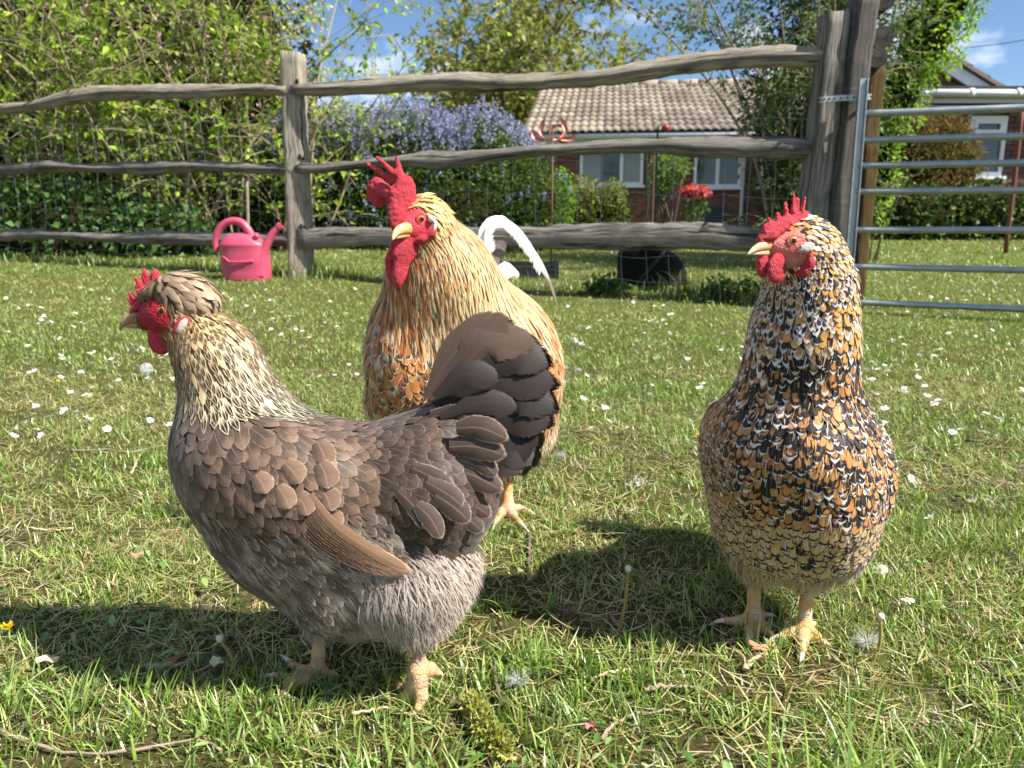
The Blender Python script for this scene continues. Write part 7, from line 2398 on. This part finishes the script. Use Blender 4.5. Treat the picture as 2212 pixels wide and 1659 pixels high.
while far < 272:
    px = random.random() * 2212; py = 625 + 330 * random.random() ** 1.25
    dens = .30
    if px > 1850 and 760 < py < 900: dens = .9
    if 1200 < px < 1640 and 650 < py < 760: dens = .75
    if px < 420 and 620 < py < 800: dens = .75
    if 560 < px < 800 and 680 < py < 800: dens = .45
    if 400 < px < 900 and 830 < py: dens = 0
    if random.random() > dens: continue
    q = np.array([[px * .001, py * .001, 0]]) * 14
    if vnoise(q, 3)[0] < .36: continue
    zone = (('small white daisy in the drift right of the spangled hen', 'drift of daisies at right') if px > 1850 else
            ('small white daisy in the lawn between the cockerel and the spangled hen', 'daisies between the birds') if px > 1150 else
            ('small white daisy in the lawn between the brown hen and the cockerel', 'daisies behind the brown hen back') if px > 420 else
            ('small white daisy scattered in the lawn left of the brown hen head', 'daisies at left'))
    daisy(px, py, zone[0], zone[1], False, (-.35, 0), .018 + .014 * random.random(), 1.0 + .35 * random.random()); far += 1

# the many more too small to pick apart
def far_daisies():
    r = np.random.default_rng(77); mb = MB(); k = 0
    while k < 420:
        px = r.random() * 2212; py = 612 + 240 * r.random() ** 1.4
        if vnoise(np.array([[px * .012, py * .012, 1.0]]), 5)[0] < .42: continue
        b = on_ground(px, py); R = .006 + .004 * r.random(); c = b + [0, 0, .016 + .014 * r.random()]
        t = r.normal(0, .5, 2); a = np.linspace(0, 2 * np.pi, 7, endpoint=False)
        V = c + np.stack([R * np.cos(a), R * np.sin(a), R * (t[0] * np.cos(a) + (t[1] - .4) * np.sin(a)) * .6], -1)
        mb.add(np.concatenate([V, [c + [0, 0, .001]]]), None, [[j, (j + 1) % 7, 7] for j in range(7)]); k += 1
    o = link('distant_daisies', mb.mesh('distant_daisies', DPET)); o['kind'] = 'stuff'; o['label'] = 'specks of far daisies in the lawn'; o['category'] = 'daisies'
far_daisies()
# ================================================================== DANDELIONS, TWIGS, LEAVES
def clock(px, py, R, label, h=.05):
    b = on_ground(px, py + R * 1.8); th = thing('dandelion_clock', label, 'dandelion', b)
    c = W(px, py, b[1]); m = scale_at(px, py, b[1]) * R
    v, q, t_ = tube(bez([b - [0, 0, .01], .5 * (b + c) + [.003, 0, 0], c], 6), .0014, 6); link('stem', MB().add(v, q, t_).mesh('stem', DSTEM), th)
    r = np.random.default_rng(int(px)); n = 170
    d = unit(r.normal(0, 1, (n, 3))); mb = MB()
    A = c + d * m * .25; B = c + d * m * (.9 + .12 * r.random((n, 1)))
    sd = unit(np.cross(d, r.normal(0, 1, (n, 3)))) * .0003
    V = np.stack([A - sd, A + sd, B + sd, B - sd], 1).reshape(-1, 3); i = np.arange(n) * 4
    mb.add(V, np.stack([i, i + 1, i + 2, i + 3], -1))
    for k in range(4):
        e = unit(d + r.normal(0, .22, (n, 3))); C = B + (e * m * 1.05 + c - B) * .9; s2 = unit(np.cross(e, r.normal(0, 1, (n, 3)))) * .00035
        V = np.stack([B - s2, B + s2, C + s2, C - s2], 1).reshape(-1, 3); mb.add(V, np.stack([i, i + 1, i + 2, i + 3], -1))
    link('seed_head', mb.mesh('seed_head', plain('seed_down', (.60, .60, .58), .9, var=.1)), th)
clock(316, 797, 13, 'round white dandelion clock left of the brown hen neck')
def bud(p_top, p_base, label):
    b = on_ground(*p_base); c = W(p_top[0], p_top[1], b[1]); th = thing('dandelion_stalk', label, 'dandelion', b)
    v, q, t_ = tube(bez([b - [0, 0, .01], .5 * (b + c) + [.003, 0, 0], c], 8), np.linspace(.0022, .0017, 8), 7); link('stem', MB().add(v, q, t_).mesh('stem', plain('bud_stem', lin(150, 130, 70), .6)), th)
    v, q, t_ = tube([c - [0, 0, .002], c + [0, 0, .0015], c + [0, 0, .005], c + [0, 0, .0065]], [.0022, .0042, .004, .0012], 10); link('bud', MB().add(v, q, t_).mesh('bud', plain('bud_pale', lin(206, 204, 180), .7)), th)
bud((1357, 1232), (1335, 1362), 'upright bare dandelion stalk in the shadow between the hens')
bud((475, 1383), (512, 1452), 'leaning dandelion stalk under the brown hen')
bud((1902, 1336), (1890, 1430), 'short dandelion stalk beside the fluffy seed tuft')
def dandelion(px, py, label, n=34, R=.009):
    b = on_ground(px, py); th = thing('dandelion', label, 'dandelion', b); r = np.random.default_rng(int(py)); mb = MB(); c = b + [0, 0, .018]
    for k in range(n):
        a = r.random() * 6.28; e = r.random() * 1.1; d = np.array([math.cos(a) * math.cos(e), math.sin(a) * math.cos(e), math.sin(e)]); s_ = np.array([-math.sin(a), math.cos(a), 0]) * .0011
        L = R * (.6 + .5 * r.random()); mb.add([c - s_, c + s_, c + d * L + s_, c + d * L - s_], [[0, 1, 2, 3]])
    link('petals', mb.mesh('petals', plain('dandelion_yellow', lin(236, 196, 30), .6)), th)
    v, q, t_ = tube([b - [0, 0, .01], c], .0014, 6); link('stem', MB().add(v, q, t_).mesh('stem', DSTEM), th)
dandelion(128, 838, 'yellow dandelion at left below a daisy'); dandelion(22, 1385, 'yellow dandelion at the lower left edge'); dandelion(1508, 958, 'yellow dandelion touching the left side of the spangled hen')

TW = [plain('dry_twig', lin(150, 132, 112), .9, var=.35, scale=90, bump=.5), plain('grey_twig', lin(104, 92, 82), .9, var=.35, scale=90, bump=.5), plain('straw_twig', lin(196, 176, 138), .9, var=.25, scale=90)]
def twig(pts, w, k, label, lift=.006, group='dry twigs lying in the turf'):
    P = np.array([on_ground(a, b) for a, b in pts]); P[:, 2] += lift + np.random.default_rng(int(pts[0][0])).random(len(P)) * .004
    P = bez(P, 22); r = np.random.default_rng(int(pts[0][1])); P[1:-1] += r.normal(0, .0009, (20, 3))
    v, q, t_ = tube(P, w * np.linspace(1, .55, 22) * (1 + .15 * r.normal(0, 1, 22)), 6); tag(link('twig', MB().add(v, q, t_).mesh('twig', TW[k])), label, 'twig', group)
for a in [([(0, 1592), (60, 1618), (150, 1636), (280, 1634), (420, 1614), (480, 1640)], .0020, 0, 'long curved dark twig along the bottom left corner'),
          ([(1068, 1440), (1070, 1490), (1090, 1530), (1150, 1560), (1190, 1566)], .0022, 1, 'hooked dark twig below the brown hen rear foot'),
          ([(1300, 1616), (1330, 1575), (1400, 1558), (1480, 1545)], .0024, 0, 'bent pale twig at the bottom centre'),
          ([(1390, 1506), (1450, 1500), (1520, 1500)], .0026, 0, 'short straight twig left of a grass tuft at bottom centre'),
          ([(1275, 1478), (1310, 1470), (1360, 1458)], .0026, 2, 'pale stick end in the sunlit turf between the hens'),
          ([(1395, 1440), (1430, 1446), (1470, 1440)], .0018, 0, 'small pale twig left of the spangled hen toes'),
          ([(1610, 1458), (1630, 1436), (1656, 1422)], .0036, 2, 'split pale stick by the spangled hen front toe'),
          ([(150, 978), (230, 980), (285, 985), (340, 970), (395, 968)], .0022, 0, 'thin twig in the turf left of the brown hen shoulder'),
          ([(285, 1030), (295, 1005), (310, 980)], .0026, 2, 'short pale stick standing off the thin twig at left'),
          ([(1430, 1263), (1480, 1238), (1540, 1222)], .0022, 1, 'grey twig in the shadow left of the spangled hen legs'),
          ([(1142, 1160), (1143, 1200), (1141, 1240)], .0034, 1, 'dark stick end below the cockerel toe'),
          ([(60, 1150), (120, 1152), (160, 1147)], .0022, 2, 'pale straw stalk at the left edge above the shadow'),
          ([(330, 1035), (360, 1060), (400, 1100)], .0020, 1, 'dark bent twig in the small shadow at left'),
          ([(420, 1395), (470, 1400), (520, 1440)], .0022, 1, 'dark twig in the brown hen shadow'),
          ([(310, 1450), (360, 1455), (420, 1440)], .0040, 0, 'thick lichened stick in the brown hen shadow'),
          ([(2110, 1440), (2160, 1480), (2205, 1520)], .0030, 1, 'dark twig at the lower right edge'),
          ([(1640, 1215), (1700, 1290), (1900, 1280)], .0014, 1, 'thin wiry stem behind the spangled hen legs'),
          ([(1895, 1270), (1960, 1340), (2040, 1400)], .0018, 0, 'straight grey stalk right of the spangled hen'),
          ([(1255, 1400), (1300, 1430), (1320, 1455)], .0016, 0, 'tiny twig in the bright turf right of the brown hen foot'),
          ([(760, 1560), (840, 1545), (930, 1575)], .0018, 2, 'straw stalk below the brown hen rear foot'),
          ([(1860, 1560), (1960, 1570), (2050, 1600)], .0018, 0, 'long straw at the lower right')]:
    twig(*a)
def scrap(px, py, R, col, label, name='dry_leaf', cat='dry leaf'):
    b = on_ground(px, py); r = np.random.default_rng(int(px)); V = [b + [0, 0, .012]]; n = 11
    for j in range(n):
        a = 2 * math.pi * j / n; rr = R * (.7 + .5 * r.random()); V.append(b + [rr * math.cos(a), rr * .7 * math.sin(a), .006 + .010 * r.random()])
    T = [[0, 1 + j, 1 + (j + 1) % n] for j in range(n)]
    mb = MB().add(V, None, T); V2 = np.array(V) - [0, 0, .0012]; mb.add(V2, None, [t_[::-1] for t_ in T])
    tag(link(name, mb.mesh(name, plain('scrap', col, .8, var=.3, scale=150, bump=.3), False)), label, cat)
scrap(112, 1442, .014, lin(206, 186, 150), 'pale crumpled leaf in the lower left turf'); scrap(1640, 1412, .012, lin(190, 130, 100), 'reddish crumpled leaf between the spangled hen feet')
scrap(388, 1440, .012, lin(150, 96, 66), 'brown curled leaf in the brown hen shadow'); scrap(300, 1212, .010, lin(170, 130, 100), 'tan leaf in the turf left of the brown hen'); scrap(1278, 1590, .006, lin(206, 120, 120), 'tiny pink petal scrap at bottom centre', 'petal_scrap', 'petal'); scrap(470, 1445, .009, lin(196, 196, 150), 'pale yellowish leaf scrap beside the leaning stalk')
def down_tuft(px, py, R, label):
    b = on_ground(px, py) + [0, 0, .012]; r = np.random.default_rng(int(px)); n = 240
    d = unit(r.normal(0, 1, (n, 3)) * [1, 1, .5]); L = R * (.4 + .8 * r.random((n, 1))); sd = unit(np.cross(d, r.normal(0, 1, (n, 3)))) * .00016; B = b + d * L + [0, 0, .002]
    V = np.stack([b - sd, b + sd + 0 * B, B + sd * .5, B - sd * .5], 1).reshape(-1, 3); i = np.arange(n) * 4
    tag(link('down_tuft', MB().add(V, np.stack([i, i + 1, i + 2, i + 3], -1)).mesh('down_tuft', plain('white_down', (.5, .5, .48), .9, var=.2))), label, 'feather tuft')
down_tuft(1872, 1405, .022, 'wispy white down caught in the turf right of the spangled hen'); down_tuft(1118, 1490, .016, 'small white down tuft by the hooked twig'); down_tuft(1212, 995, .016, 'white down tuft in the turf behind the brown hen tail')
def catkin():
    r = np.random.default_rng(8); mb = MB()
    pts = bez([on_ground(1022, 1540), on_ground(1045, 1590), on_ground(1095, 1652)], 60); pts[:, 2] += .012
    n = 900; k = r.integers(0, 60, n); d = unit(r.normal(0, 1, (n, 3)) + [0, 0, .3]); P = pts[k] + d * .012 * r.random((n, 1)) ** .5
    V, T, C = leaf_geo(P, d, .004 + .004 * r.random(n), pal([lin(150, 150, 70), lin(120, 122, 54), lin(176, 172, 96)], n, r), .8, r=r)
    tag(link('fallen_catkin', MB().add(V, None, T, col=C).mesh('fallen_catkin', PETAL, False)), 'yellow-green fallen flower spike at the bottom edge', 'flower spike')
catkin()
